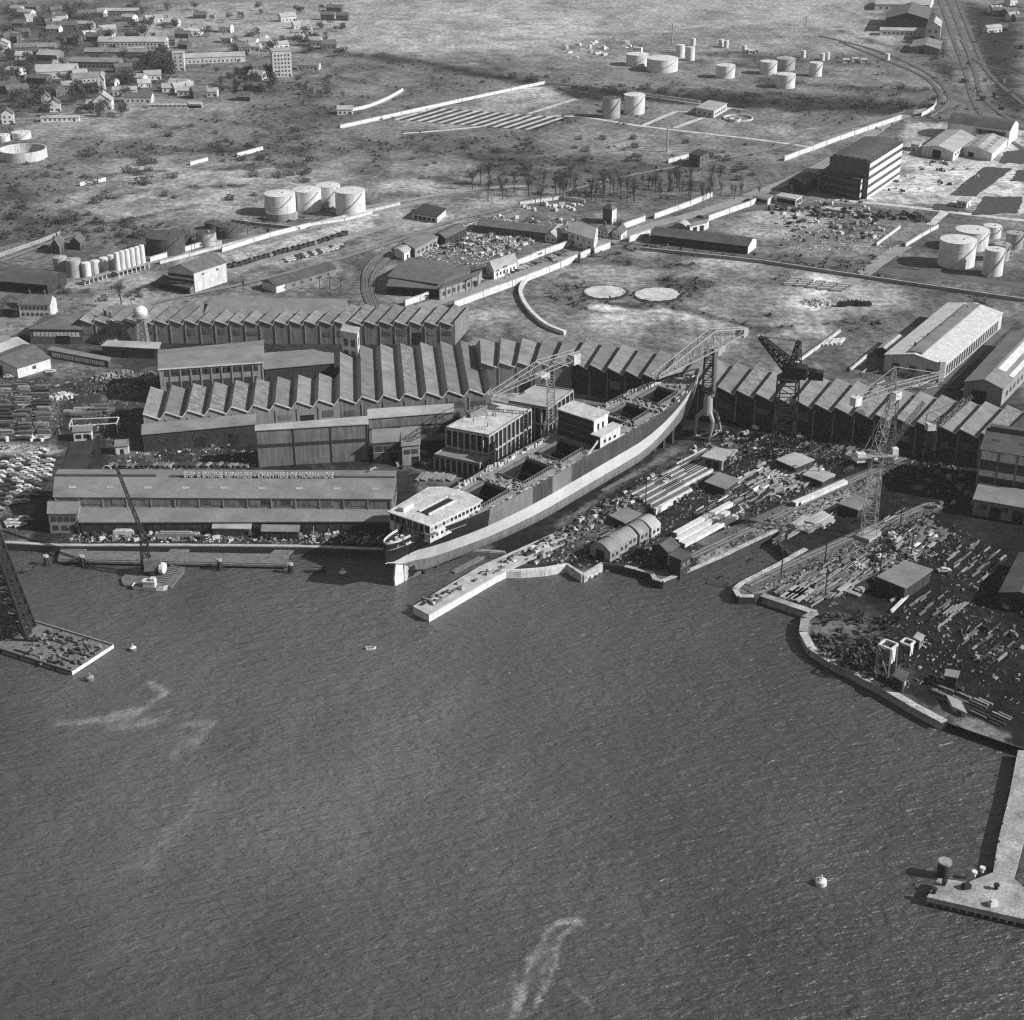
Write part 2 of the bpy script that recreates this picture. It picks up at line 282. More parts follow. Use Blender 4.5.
def sheet(name, poly, zz, f, attr, m, du, dv, u0=-60, u1=1084, v0=-8, v1=1030, inside=True):
    pts = [Vector(p[:2]) for p in poly]; n = len(pts)
    us = np.arange(u0, u1, du); vs = np.arange(v0, v1, dv); uu, vv = np.meshgrid(us, vs); uu = uu + rng.uniform(-.3, .3, uu.shape) * du; vv = vv + rng.uniform(-.3, .3, vv.shape) * dv
    dx = (uu - 512) / CF; dy = -(vv - 510) / CF; t = (zz - CH) / (-sA + dy * cA); X = dx * t; Y = (cA + dy * sA) * t
    k = pin(poly, X, Y); k &= sdist(poly, X, Y, True) > .6; X = X[k]; Y = Y[k]
    allp = pts + [Vector((a, b)) for a, b in zip(X, Y)]
    r = delaunay_2d_cdt(allp, [], [list(range(n))], 1, 1e-4)
    V = np.array([(p.x, p.y) for p in r[0]])
    me = bpy.data.meshes.new(name); me.from_pydata([(a, b, zz) for a, b in V], [], [tuple(q) for q in r[2]])
    nv = len(me.vertices); co_ = np.empty(nv * 3); me.vertices.foreach_get('co', co_); co_ = co_.reshape(-1, 3)
    d = co_[:, 1] * cA - (zz - CH) * sA; d = np.maximum(d, 30); u = 512 + CF * co_[:, 0] / d; v = 510 - CF * (co_[:, 1] * sA + (zz - CH) * cA) / d
    g = f(u, v, co_[:, 0], co_[:, 1]); at = me.attributes.new(attr, 'FLOAT', 'POINT'); at.data.foreach_set('value', np.ascontiguousarray(g, dtype=np.float32))
    me.materials.append(m); o = bpy.data.objects.new(name, me); COL.objects.link(o); tag(o, kind='structure')
    if sum(p.normal.z for p in me.polygons[:20]) < 0: me.flip_normals()
    return o
def ground_mat():
    m = bpy.data.materials.new('winter_ground'); m.use_nodes = True; nt = m.node_tree; N = nt.nodes; L = nt.links; b = N['Principled BSDF']
    b.inputs['Roughness'].default_value = .95; b.inputs['Specular IOR Level'].default_value = .1
    at = N.new('ShaderNodeAttribute'); at.attribute_name = 'tone'; geo = N.new('ShaderNodeNewGeometry'); fac = at.outputs['Fac']
    for sc, lo, hi, det in ((.07, .66, 1.36, 5), (.28, .55, 1.42, 4), (1.3, .65, 1.35, 3)):
        n = N.new('ShaderNodeTexNoise'); n.inputs['Scale'].default_value = sc; n.inputs['Detail'].default_value = det; n.inputs['Roughness'].default_value = .7
        L.new(geo.outputs['Position'], n.inputs['Vector']); r = N.new('ShaderNodeMapRange'); r.inputs[1].default_value = .33; r.inputs[2].default_value = .67; r.inputs[3].default_value = lo; r.inputs[4].default_value = hi
        L.new(n.outputs['Fac'], r.inputs[0]); mm = N.new('ShaderNodeMath'); mm.operation = 'MULTIPLY'; L.new(fac, mm.inputs[0]); L.new(r.outputs[0], mm.inputs[1]); fac = mm.outputs[0]
    cb = N.new('ShaderNodeCombineColor'); [L.new(fac, cb.inputs[i]) for i in range(3)]; L.new(cb.outputs[0], b.inputs['Base Color'])
    return m
def water_mat():
    m = bpy.data.materials.new('river_water'); m.use_nodes = True; nt = m.node_tree; N = nt.nodes; L = nt.links; b = N['Principled BSDF']
    b.inputs['Roughness'].default_value = .42; b.inputs['IOR'].default_value = 1.5
    at = N.new('ShaderNodeAttribute'); at.attribute_name = 'film'; geo = N.new('ShaderNodeNewGeometry')
    cb = N.new('ShaderNodeCombineColor'); [L.new(at.outputs['Fac'], cb.inputs[i]) for i in range(3)]; L.new(cb.outputs[0], b.inputs['Base Color'])
    mp = N.new('ShaderNodeMapping'); mp.inputs['Rotation'].default_value = (0, 0, math.radians(-12)); mp.inputs['Scale'].default_value = (.42, 1.0, 1); L.new(geo.outputs['Position'], mp.inputs['Vector'])
    hsum = None
    for sc, am in ((.16, 1.05), (.5, 1.25), (1.3, .5)):
        n = N.new('ShaderNodeTexNoise'); n.inputs['Scale'].default_value = sc; n.inputs['Detail'].default_value = 3; n.inputs['Roughness'].default_value = .55; n.inputs['Distortion'].default_value = .4
        L.new(mp.outputs[0], n.inputs['Vector']); mm = N.new('ShaderNodeMath'); mm.operation = 'MULTIPLY'; mm.inputs[1].default_value = am; L.new(n.outputs['Fac'], mm.inputs[0])
        if hsum is None: hsum = mm.outputs[0]
        else:
            ad = N.new('ShaderNodeMath'); L.new(hsum, ad.inputs[0]); L.new(mm.outputs[0], ad.inputs[1]); hsum = ad.outputs[0]
    bp = N.new('ShaderNodeBump'); bp.inputs['Strength'].default_value = 1.0; bp.inputs['Distance'].default_value = 1.0; L.new(hsum, bp.inputs['Height']); L.new(bp.outputs[0], b.inputs['Normal'])
    return m
def film(u, v, X, Y):
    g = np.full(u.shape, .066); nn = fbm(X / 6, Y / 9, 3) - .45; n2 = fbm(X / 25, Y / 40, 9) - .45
    g = g * np.exp(n2 * .7) * (.68 + .62 * np.exp(-((u - 330) / 330) ** 2 - ((v - 760) / 230) ** 2))  # broad brighter middle and darker edges painted into the water colour
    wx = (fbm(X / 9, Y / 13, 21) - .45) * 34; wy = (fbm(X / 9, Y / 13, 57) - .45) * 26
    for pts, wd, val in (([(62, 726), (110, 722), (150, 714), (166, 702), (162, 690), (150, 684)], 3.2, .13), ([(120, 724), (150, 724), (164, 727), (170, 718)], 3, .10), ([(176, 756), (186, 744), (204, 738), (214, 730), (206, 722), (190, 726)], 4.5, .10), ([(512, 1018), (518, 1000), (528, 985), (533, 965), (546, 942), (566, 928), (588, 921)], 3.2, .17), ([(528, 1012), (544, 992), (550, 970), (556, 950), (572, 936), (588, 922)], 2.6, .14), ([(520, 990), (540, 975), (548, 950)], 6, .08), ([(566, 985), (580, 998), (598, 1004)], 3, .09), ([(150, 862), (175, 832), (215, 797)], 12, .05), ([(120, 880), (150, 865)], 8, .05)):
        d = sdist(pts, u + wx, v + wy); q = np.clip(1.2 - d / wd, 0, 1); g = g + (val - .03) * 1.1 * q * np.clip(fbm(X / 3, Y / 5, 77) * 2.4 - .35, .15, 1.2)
    return g
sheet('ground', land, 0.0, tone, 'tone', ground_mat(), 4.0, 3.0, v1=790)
wl = [(-XW, -250), (XW, -250), (XW, 640), (-XW, 640)]
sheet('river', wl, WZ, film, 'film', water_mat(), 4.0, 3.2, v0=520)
def ribbon(name, pts, wd, m, z=.05, px=True, kind='structure', ends=0):
    w_ = [P(*p) if px else Vector(p) for p in pts]; L_, R_ = [], []
    for i, p in enumerate(w_):
        a = w_[max(i - 1, 0)]; b = w_[min(i + 1, len(w_) - 1)]; d = (b - a); d.z = 0; d.normalize(); n = Vector((-d.y, d.x, 0)); ww = wd * U(.93, 1.07) / 2
        L_.append(p + n * ww); R_.append(p - n * ww)
    mb = MB(); mb.idx([(p.x, p.y, z) for p in R_] + [(p.x, p.y, z) for p in L_], [(i, i + 1, len(w_) + i + 1, len(w_) + i) for i in range(len(w_) - 1)])
    return tag(mb.build(name, m), kind=kind)
def smooth(pts, n=6):
    out = []
    for i in range(len(pts) - 1):
        p0, p1, p2, p3 = pts[max(i - 1, 0)], pts[i], pts[i + 1], pts[min(i + 2, len(pts) - 1)]
        for k in range(n):
            t = k / n; out.append(tuple(.5 * (2 * p1[j] + (p2[j] - p0[j]) * t + (2 * p0[j] - 5 * p1[j] + 4 * p2[j] - p3[j]) * t * t + (3 * p1[j] - p0[j] - 3 * p2[j] + p3[j]) * t ** 3) for j in (0, 1)))
    return out + [tuple(pts[-1])]
zr = [.05]
def road(pts, wd, m='road', name='road', sm=True):
    zr[0] += .006; return ribbon(name, smooth(pts) if sm else pts, wd, m, zr[0])
road([(385, 325), (420, 308), (500, 281), (580, 252), (650, 226), (700, 213), (760, 192), (800, 176), (850, 150), (880, 128), (905, 115), (935, 108)], 9, 'road')
road([(905, 115), (930, 90), (955, 98), (985, 110)], 8, 'roadd')
road([(690, 222), (760, 208), (840, 205), (930, 218), (1024, 232), (1100, 242)], 8, 'roadd')
road([(655, 246), (760, 256), (870, 268), (960, 278), (1100, 296)], 9, 'roadd')
road([(838, 290), (860, 276), (885, 258), (905, 246)], 8, 'road')
road([(835, 200), (900, 206), (1000, 218), (1060, 224)], 5, 'pale', 'path')
road([(930, 225), (960, 200), (990, 178), (1024, 155)], 5, 'pale', 'path')
road([(150, 262), (230, 245), (300, 230), (370, 213), (430, 200)], 7, 'road')
road([(180, 283), (260, 262), (340, 240), (400, 222)], 8, 'road')
road([(0, 255), (30, 245), (60, 233)], 5, 'road')
road([(340, 128), (400, 115), (470, 99), (545, 83)], 6, 'pale', 'path'); road([(545, 83), (620, 92), (700, 104), (745, 110)], 4, 'road', 'path')
road([(400, 134), (470, 128), (560, 116), (640, 126), (690, 132), (760, 140), (815, 148)], 4, 'pale', 'path'); road([(528, 114), (576, 99)], 4, 'pale', 'path')
road([(640, 127), (675, 112), (700, 112)], 4, 'pale', 'path', False); road([(675, 128), (730, 108)], 4, 'pale', 'path', False)
road([(340, 112), (365, 107), (385, 101), (403, 90)], 6, 'road', 'path'); road([(60, 120), (90, 112), (140, 100), (200, 103)], 4, 'road', 'path')
road([(0, 120), (40, 118), (75, 112)], 4, 'road', 'path'); road([(70, 60), (50, 75), (70, 90), (110, 85)], 4, 'roadd', 'path'); road([(0, 48), (30, 52), (65, 62)], 4, 'roadd', 'path')
road([(330, 212), (380, 205), (470, 190), (530, 186)], 5, 'road', 'path')
road([(75, 470), (85, 430), (90, 395), (130, 370), (160, 360)], 9, 'earth'); road([(905, 455), (925, 400), (965, 360), (1010, 318)], 9, 'roadd')
road([(700, 545), (760, 520), (830, 488), (900, 462)], 5, 'roadd'); road([(745, 590), (790, 568), (850, 540), (900, 520), (940, 505)], 6, 'roadd')
def patch(name, px, m, rag=1.0, closed=True, sub=8):
    q = []
    n = len(px)
    for i in range(n):
        a, b = px[i], px[(i + 1) % n]
        for k in range(sub): t = k / sub; q.append((a[0] + (b[0] - a[0]) * t + U(-rag, rag), a[1] + (b[1] - a[1]) * t + U(-rag, rag) * .5))
    zr[0] += .004; mb = MB(); w_ = [Vector(P(*p)[:2]) for p in q]; r = delaunay_2d_cdt(w_, [], [list(range(len(w_)))], 1, 1e-4); mb.idx([(p.x, p.y, zr[0]) for p in r[0]], [tuple(f) for f in r[2]])
    return tag(mb.build(name, m), kind='structure')
for q in ([(984, 167), (1012, 169), (976, 197), (950, 195)], [(934, 204), (966, 206), (958, 212), (932, 210)], [(984, 197), (1024, 197), (1018, 213), (972, 215)], [(1005, 152), (1030, 148), (1030, 164), (999, 163)], [(1018, 170), (1040, 172), (1040, 182), (1011, 181)]): patch('lawn', q, 'leaf', 1.2)
def oval(u, v, a, b, n=14): return [(u + a * math.cos(6.283 * k / n), v + b * math.sin(6.283 * k / n)) for k in range(n)]
patch('ash_ring', oval(605, 293, 23, 7.6), 'earth', 1, sub=3); patch('ash_ring', oval(657, 295.4, 25.5, 8.2), 'earth', 1, sub=3); patch('chalk_circle', oval(605, 292.2, 21, 6.2), 'pale', .7, sub=3); patch('chalk_circle', oval(657, 294.6, 22.5, 6.8), 'pale', .7, sub=3)
# allotment strips
for i in range(13):
    t = i / 12; a = (396 + t * 130, 120 + t * 10); b = (a[0] + 40 - t * 4, a[1] - 12)
    zr[0] += .004; ribbon('field_strip', [a, b], 3.0, 'pale', zr[0]); ribbon('field_strip', [(a[0] + 5, a[1] + .4), (b[0] + 5, b[1] + .4)], 2.6, 'earth', zr[0] + .002)
def track(pts, name='railway_track', gauge=1.5):
    w_ = smooth(pts, 8); zr[0] += .006; ribbon(name, w_, 3.6, 'ballast', zr[0]); mb = MB(); q = [P(*p) for p in w_]
    for s in (-1, 1):
        for i in range(len(q) - 1):
            d = q[i + 1] - q[i]; d.z = 0; d.normalize(); n = Vector((-d.y, d.x, 0)) * gauge / 2 * s; a = q[i] + n; b = q[i + 1] + n
            mb.obox((a + b) / 2, d, (b - a).length, .22, zr[0] + .0, zr[0] + .18)
    return tag(mb.build('railway_rails', 'rail'), kind='structure')
track([(938, -5), (952, 35), (965, 70), (973, 100), (990, 125), (1024, 150)]); track([(946, -5), (962, 35), (975, 72), (985, 100), (1024, 130)]); track([(955, -5), (975, 45), (990, 75), (1024, 105)])
track([(840, 42), (890, 62), (925, 78), (940, 95), (935, 110), (915, 118)]); track([(820, 36), (880, 52), (930, 75), (950, 100), (930, 118)]); track([(962, 40), (975, 60), (1000, 70), (1040, 76)])
track([(165, 320), (150, 305), (240, 285), (330, 262), (400, 240), (450, 222), (520, 205), (620, 178), (760, 152), (850, 128), (905, 112)])
track([(372, 310), (365, 290), (368, 268), (390, 250), (440, 230), (510, 212)]); track([(380, 312), (373, 292), (376, 272), (396, 254), (444, 234)]); track([(0, 262), (60, 240), (110, 225), (150, 232)])
track([(690, 558), (760, 525), (840, 487), (905, 458)]); track([(748, 586), (800, 561), (870, 530), (930, 505)])
# ================================================================ BUILDINGS
UNIT = {}
def unit_box(m):
    if m not in UNIT:
        mb = MB(); mb.box(-.5, .5, -.12, .06, 0, 1); me = bpy.data.meshes.new('panel'); me.from_pydata(mb.v, [], mb.f); me.materials.append(MT(m)); UNIT[m] = me
    return UNIT[m]
def panel(name, parent, p, d, w, h, m='glass'):
    """a window or door set on a wall: p = bottom centre (world), d = direction along the wall (outside on the right hand)"""
    o = bpy.data.objects.new(name, unit_box(m)); COL.objects.link(o); o.parent = parent; q = ORI[parent.name]
    o.location = (p[0] - q[0], p[1] - q[1], p[2] - q[2]); o.rotation_euler = (0, 0, math.atan2(d[1], d[0])); o.scale = (w, 1, h); return o
class Bld:
    def __init__(s, name, label, cat, px, h, wall='wallg', roof='roofm', kind='gable', rise=2.0, axis='b', over=.4, group=None, world=None, z0=0.0, rt=.22, base=.6):
        if world: c = [Vector((p[0], p[1], 0)) for p in world]
        else:
            c = [P(p[0], p[1], h) for p in px]
            if len(c) == 3: c.append(c[0] + c[2] - c[1])
        for p in c: p.z = 0
        s.c = c; s.h = h; s.kind = kind; s.rise = rise; s.axis = axis; s.z0 = z0
        s.t = thing(name, label, cat, (c[0].x, c[0].y, z0), group)
        m = lambda a, b, t=.5: a.lerp(b, t)
        up = lambda p, z: Vector((p.x, p.y, z))
        mb = MB(); ring = c
        for i in range(4): mb.face([up(c[i], z0 - base), up(c[(i + 1) % 4], z0 - base), up(c[(i + 1) % 4], h), up(c[i], h)])
        zr = h + rise
        if kind == 'gable':
            g = (0, 2) if axis == 'b' else (1, 3)
            for i in g: mb.face([up(c[i], h), up(c[(i + 1) % 4], h), up(m(c[i], c[(i + 1) % 4]), zr)])
        elif kind == 'mono':       # high at the back
            mb.face([up(c[1], h), up(c[2], h), up(c[2], zr)]); mb.face([up(c[3], h), up(c[0], h), up(c[3], zr)]); mb.face([up(c[2], h), up(c[3], h), up(c[3], zr), up(c[2], zr)])
        elif kind == 'arch':
            g = (0, 2) if axis == 'b' else (1, 3)
            for i in g:
                a, b = c[i], c[(i + 1) % 4]; mb.face([up(a, h), up(b, h)] + [up(m(b, a, k / 8), h + rise * math.sin(math.pi * k / 8)) for k in range(1, 8)])
        s.wall = mb.build('wall', wall, s.t)
        # roof
        rb = MB(); ctr = (c[0] + c[1] + c[2] + c[3]) / 4
        ed = [(c[1] - c[0]).length, (c[2] - c[1]).length]
        ex = lambda p: None
        ax = (c[1] - c[0]).normalized(); ay = (c[3] - c[0]).normalized()
        o = [c[0] - ax * over - ay * over, c[1] + ax * over - ay * over, c[2] + ax * over + ay * over, c[3] - ax * over + ay * over]; s.o = o
        e = .12; hh = h + e
        if kind == 'gable':
            d = over * rise / max(1, (ed[0] if axis == 'b' else ed[1]) / 2)
            if axis == 'b':
                r0, r1 = m(o[0], o[1]), m(o[3], o[2])
                rb.slab([up(o[0], hh - d), up(r0, zr + e), up(r1, zr + e), up(o[3], hh - d)], rt); rb.slab([up(r0, zr + e), up(o[1], hh - d), up(o[2], hh - d), up(r1, zr + e)], rt)
            else:
                r0, r1 = m(o[0], o[3]), m(o[1], o[2])
                rb.slab([up(o[0], hh - d), up(o[1], hh - d), up(r1, zr + e), up(r0, zr + e)], rt); rb.slab([up(r0, zr + e), up(r1, zr + e), up(o[2], hh - d), up(o[3], hh - d)], rt)
            s.ridge = (up(r0, zr + e), up(r1, zr + e))
        elif kind == 'hip':
            L = (ed[0] if axis == 'a' else ed[1]); Wd = (ed[1] if axis == 'a' else ed[0]); k = min(.48, Wd / 2 / L)
            if axis == 'a': r0, r1 = m(m(o[0], o[3]), m(o[1], o[2]), k), m(m(o[0], o[3]), m(o[1], o[2]), 1 - k); F_ = [(0, 1, r1, r0), (1, 2, r1), (2, 3, r0, r1), (3, 0, r0)]
            else: r0, r1 = m(m(o[0], o[1]), m(o[3], o[2]), k), m(m(o[0], o[1]), m(o[3], o[2]), 1 - k); F_ = [(0, 1, r0), (1, 2, r1, r0), (2, 3, r1), (3, 0, r0, r1)]
            for f in F_: rb.slab([up(o[f[0]], hh), up(o[f[1]], hh)] + [up(q, zr + e) for q in f[2:]], rt)
            s.ridge = (up(r0, zr + e), up(r1, zr + e))
        elif kind == 'mono':
            rb.slab([up(o[0], hh), up(o[1], hh), up(o[2], zr + e), up(o[3], zr + e)], rt)
        elif kind == 'flat':
            rb.slab([up(p, hh + .15) for p in o], .3)
        elif kind == 'arch':
            n = 8; pr = None
            for k in range(n + 1):
                t = k / n; z = hh + rise * math.sin(math.pi * t)
                cur = (up(m(o[0], o[1], t), z), up(m(o[3], o[2], t), z)) if axis == 'b' else (up(m(o[3], o[0], t), z), up(m(o[2], o[1], t), z))
                if pr: rb.slab([pr[0], cur[0], cur[1], pr[1]], rt)
                pr = cur
        s.roof = rb.build('roof', roof, s.t)
    def side(s, i): return s.c[i], s.c[(i + 1) % 4]
    def pt(s, i, t, z, out=0.0):
        a, b = s.side(i); d = (b - a).normalized(); p = a.lerp(b, t) + Vector((d.y, -d.x, 0)) * out; return Vector((p.x, p.y, z)), d
    def wins(s, i, n, z, w, h, m='glass', t0=.06, t1=.94, name='window'):
        for k in range(n):
            p, d = s.pt(i, t0 + (t1 - t0) * (k + .5) / n, z); panel(name, s.t, p, d, w, h, m)
        return s
    def door(s, i, t, w, h, m='dark', name='door'): p, d = s.pt(i, t, s.z0); panel(name, s.t, p, d, w, h, m); return s
    def band(s, i, z0, z1, name='string_course', m='wallp', t0=0, t1=1, out=.1):
        a, d = s.pt(i, t0, 0, out * .4); b, _ = s.pt(i, t1, 0, out * .4); mb = MB(); mb.obox((a + b) / 2, d, (b - a).length, out * 1.6, z0, z1); mb.build(name, m, s.t); return s
    def eaves(s, i, m='white', name='eaves_board', th=.45):
        a, b = s.o[i], s.o[(i + 1) % 4]; d = (b - a).normalized(); n = Vector((d.y, -d.x, 0)) * .08; mb = MB(); mb.obox((a + b) / 2 + n, d, (b - a).length + .2, .14, s.h - th + .15, s.h + .2); mb.build(name, m, s.t); return s
    def piers(s, i, n, m='wallp', w=.5, name='pilaster', z1=None):
        for k in range(n + 1):
            p, d = s.pt(i, min(max(k / n, .004), .996), 0, .12); mb = MB(); mb.obox(p, d, w, .3, s.z0, (z1 or s.h) - .15); mb.build(name, m, s.t)
        return s
    def ridge_vent(s, w=1.6, h=1.0, t0=.05, t1=.95, m='roofd', name='ridge_vent'):
        a, b = s.ridge; p, q = a.lerp(b, t0), a.lerp(b, t1); d = q - p; mb = MB(); mb.obox((p + q) / 2, d, d.length, w, a.z - .3, a.z + h); mb.build(name, m, s.t); return s
    def skylights(s, n, off=.5, m='glass', side=0, L=2.5, W=1.2, name='skylight'):
        a, b = s.ridge; o = s.o
        e = ((o[0], o[1]) if side == 0 else (o[3], o[2])) if s.axis == 'a' else ((o[1], o[2]) if side == 0 else (o[0], o[3]))
        for k in range(n):
            t = (k + .5) / n; hi = a.lerp(b, t); lo = e[0].lerp(e[1], t); lo = Vector((lo.x, lo.y, s.h + .12)); c = hi.lerp(lo, off); d = (b - a).normalized(); g = (lo - hi).normalized(); nn = d.cross(g); nn = nn if nn.z > 0 else -nn
            c = c + nn * .08; mb = MB(); mb.slab([c - d * L / 2 + g * W / 2, c + d * L / 2 + g * W / 2, c + d * L / 2 - g * W / 2, c - d * L / 2 - g * W / 2], .1); mb.build(name, m, s.t)
        return s
    def chimney(s, t=.3, m='brick', w=.7, h=1.6):
        a, b = s.ridge; p = a.lerp(b, t); mb = MB(); mb.obox(p, b - a, w, w, a.z - .6, a.z + h); mb.obox(p, b - a, w + .2, w + .2, a.z + h, a.z + h + .2); k = mb.build('chimney', m, s.roof); o = ORI[s.t.name]; return s
def sawtooth(name, label, px, zr, rise, n, wall, mroof, mroof2='sawr', open_doors=(), pil=True, group=None, q=.74):
    """north-light hall: px = front-left, front-right, back-right, back-left of the ridge line; each bay falls to the right and a glazed face climbs to the next ridge"""
    c = [P(p[0], p[1], zr) for p in px]
    for p in c: p.z = 0
    up = lambda p, z: Vector((p.x, p.y, z)); zv = zr - rise; t = thing(name, label, 'factory hall', (c[0].x, c[0].y, 0), group)
    fl, fr, br, bl = c; A = lambda k: fl.lerp(fr, k / n); B = lambda k: bl.lerp(br, k / n)
    zig = []
    for k in range(n): zig += [up(A(k), zr), up(A(k + q), zv)]
    zig.append(up(A(n), zr)); zigb = []
    for k in range(n): zigb += [up(B(k), zr), up(B(k + q), zv)]
    zigb.append(up(B(n), zr)); mb = MB()
    for row in (zig, zigb):
        for i in range(len(row) - 1): mb.face([up(row[i], -.5), up(row[i + 1], -.5), row[i + 1], row[i]])
    mb.face([up(fl, -.5), up(bl, -.5), up(bl, zr), up(fl, zr)]); mb.face([up(fr, -.5), up(br, -.5), up(br, zr), up(fr, zr)]); mb.build('wall', wall, t)
    f = (fl - bl).normalized() * .5
    for k in range(n):
        a0, a1, b0, b1 = up(A(k) + f, zr + .1), up(A(k + q) + f, zv + .1), up(B(k) - f, zr + .1), up(B(k + q) - f, zv + .1); mb = MB(); mb.slab([a0, a1, b1, b0], .18)
        rb = mb.build('roof_bay', random.choice([mroof, mroof2 or mroof, 'saws']), t); mb = MB(); c0, c1 = up(A(k + 1) + f * .9, zr - .12), up(B(k + 1) - f * .9, zr - .12)
        g0, g1 = up(A(k + q) + f * .9, zv + .05), up(B(k + q) - f * .9, zv + .05); mb.slab([g0, c0, c1, g1], .1); gl = mb.build('north_light', 'nlight', rb)
    for j in range(2 * n):
        mb = MB(); a, b = zig[j] + f * 1.06, zig[j + 1] + f * 1.06; lift = Vector((0, 0, .12)); mb.idx([a - lift * 2, b - lift * 2, b + lift * 2, a + lift * 2, a - lift * 2 - f * .3, b - lift * 2 - f * .3, b + lift * 2 - f * .3, a + lift * 2 - f * .3], [(0, 1, 2, 3), (7, 6, 5, 4), (3, 2, 6, 7), (0, 4, 5, 1), (1, 5, 6, 2), (0, 3, 7, 4)])
        mb.build('verge_board', 'white', t)
    d = (fr - fl).normalized()
    for k in range(n):
        if k in open_doors:
            panel('doorway', t, up(A(k + .45), 0), d, (fr - fl).length / n * .62, zv * .62, 'dark')
        else:
            (panel('window', t, up(A(k + .42), zv * U(.4, .5)), d, (fr - fl).length / n * U(.4, .7), zv * U(.2, .34), random.choice(['glassd', 'wallg', 'glassd', 'brick'])) if R() < .7 else None)
        if pil and k: mb = MB(); mb.obox(A(k) + Vector((d.y, -d.x, 0)) * .1, d, .4, .3, 0, zv - .3); mb.build('pilaster', 'concd', t)
    return t
# ---------------- the sawtooth halls of the yard
sawtooth('sawtooth_hall', 'long low sawtooth roofed hall furthest back, behind the water tower', [(80, 319), (455, 321), (469, 305), (101, 303)], 11, 2.1, 25, 'wallg', 'saw', 'sawr', (22,), q=.88)
sawtooth('sawtooth_hall', 'low sawtooth hall with nine bays beside the dark stockyard, white verge boards', [(142.9, 413.4), (339.5, 397.6), (339.7, 372), (150.4, 387)], 11.5, 2.75, 9, 'wallp', 'saw', 'sawr', (7,))
sawtooth('sawtooth_hall', 'deep sawtooth hall with seven long roof bays in the middle of the yard', [(339.8, 397.4), (490.5, 387.5), (480, 339.7), (339.9, 346.2)], 11.6, 2.75, 7, 'wallg', 'saw', 'sawr')
sawtooth('sawtooth_hall', 'short sawtooth hall of five bays behind the lattice jib by the deep hall', [(481, 362), (572, 361), (586, 338.5), (480, 338.6)], 13.5, 2.2, 5, 'wallg', 'saw', 'sawr', (2,), q=.86)
sawtooth('sawtooth_hall', 'very long sawtooth hall running behind the ship bow to the right edge', [(572.4, 361), (1003, 436), (1030, 409), (586.6, 338.5)], 13.5, 2.2, 22, 'brickd', 'saw', 'sawr', (3, 9, 15), q=.86)
b = Bld('workshop', 'plain grey gabled hall with a white end wall behind the furthest sawtooth roofs', 'workshop', [(205, 313), (346, 313.5), (347, 299), (219, 297.5)], 10, 'white', 'roofm', 'gable', 3.2, 'a'); b.wins(1, 3, 3, 1.5, 2)
# two-tier shed and neighbours
b = Bld('workshop', 'tall two-toned gabled workshop with a white eaves line and clerestory windows', 'workshop', [(159, 369), (262.5, 362), (263.4, 340.5), (159, 350.4)], 15, 'wallp', 'roofm', 'gable', 2.2, 'a'); b.eaves(0); b.wins(0, 16, 11.6, 3.2, 2.2); b.wins(0, 14, 4, 2.6, 5.2); b.piers(0, 10); b.wins(1, 4, 9, 2.4, 2); b.door(0, .3, 4, 4)
b = Bld('workshop', 'low dark fronted shed with one grey sloping roof beside the two-toned workshop', 'workshop', [(264.6, 369), (333.2, 363), (333.2, 351), (264.6, 356)], 10, 'brickd', 'roofm', 'mono', 1.2); b.wins(0, 8, 4, 2.6, 3)
b = Bld('stair_tower', 'slim white framed stair tower between the sawtooth halls', 'tower', [(341, 331), (357, 334), (359, 328)], 20, 'cream', 'roofl', 'flat', .5); b.wins(0, 2, 14, 2, 3); b.wins(0, 2, 9, 2, 3); b.wins(1, 1, 14, 2, 3)
b = Bld('lean_to', 'long pale roofed lean-to along the front of the nine bay sawtooth hall', 'annex', [(142.5, 434.5), (255, 424), (255, 417.5), (143, 428)], 7.2, 'brickd', 'roofm', 'mono', 1.4); b.wins(0, 12, 3, 2.2, 1.6); b.door(0, .5, 4, 4); b.door(0, .8, 4, 4)
b = Bld('plating_shed', 'blank tall grey clad shed with a pale roof edge above the long repair shed', 'shed', [(256, 430.5), (367.5, 424), (367, 416.8), (256, 426)], 14.5, 'wallg', 'roofl', 'flat', .4); b.band(0, 7.6, 8.9, 'dark_stripe', 'brickd'); b.piers(0, 3, 'roofd', .25); b.wins(1, 2, 4, 2.4, 2)  # plain dark horizontal stripe across the clad front
b = Bld('lean_to', 'long low annex with a pale roof strip against the deep sawtooth hall', 'annex', [(368.5, 418.5), (453, 412), (453, 406.5), (368.5, 412)], 10, 'wallg', 'roofl', 'mono', 1); b.band(0, 5.2, 6, 'string_course', 'brickd'); b.wins(0, 9, 2, 2.8, 2.4); b.wins(1, 1, 5, 2, 2)
b = Bld('workshop', 'small workshop with roof vents left of the taller one below the annex', 'workshop', [(373, 443), (401.5, 441), (401.5, 432), (373, 433)], 8, 'brick', 'roofm', 'mono', 1.4); b.wins(0, 3, 4.6, 2.2, 1.8); b.door(0, .7, 3, 3.4); b.band(0, 3.8, 4.1)
b = Bld('workshop', 'small workshop with a pale front panel right of the vented one below the annex', 'workshop', [(402, 446), (419.5, 444.5), (420, 430), (402, 431)], 8, 'wallp', 'roofm', 'mono', 1.4); b.wins(0, 2, 4.6, 2.2, 1.8); b.door(0, .75, 2.6, 3.4)
b = Bld('hut', 'low dark hut between the small workshops and the concrete frame block', 'hut', [(421, 441), (447, 439), (447, 434), (421, 435.5)], 4, 'brickd', 'roofd', 'flat'); b.wins(0, 5, 1.4, 1.5, 1.2); b.door(0, .9, 1.2, 2.2)
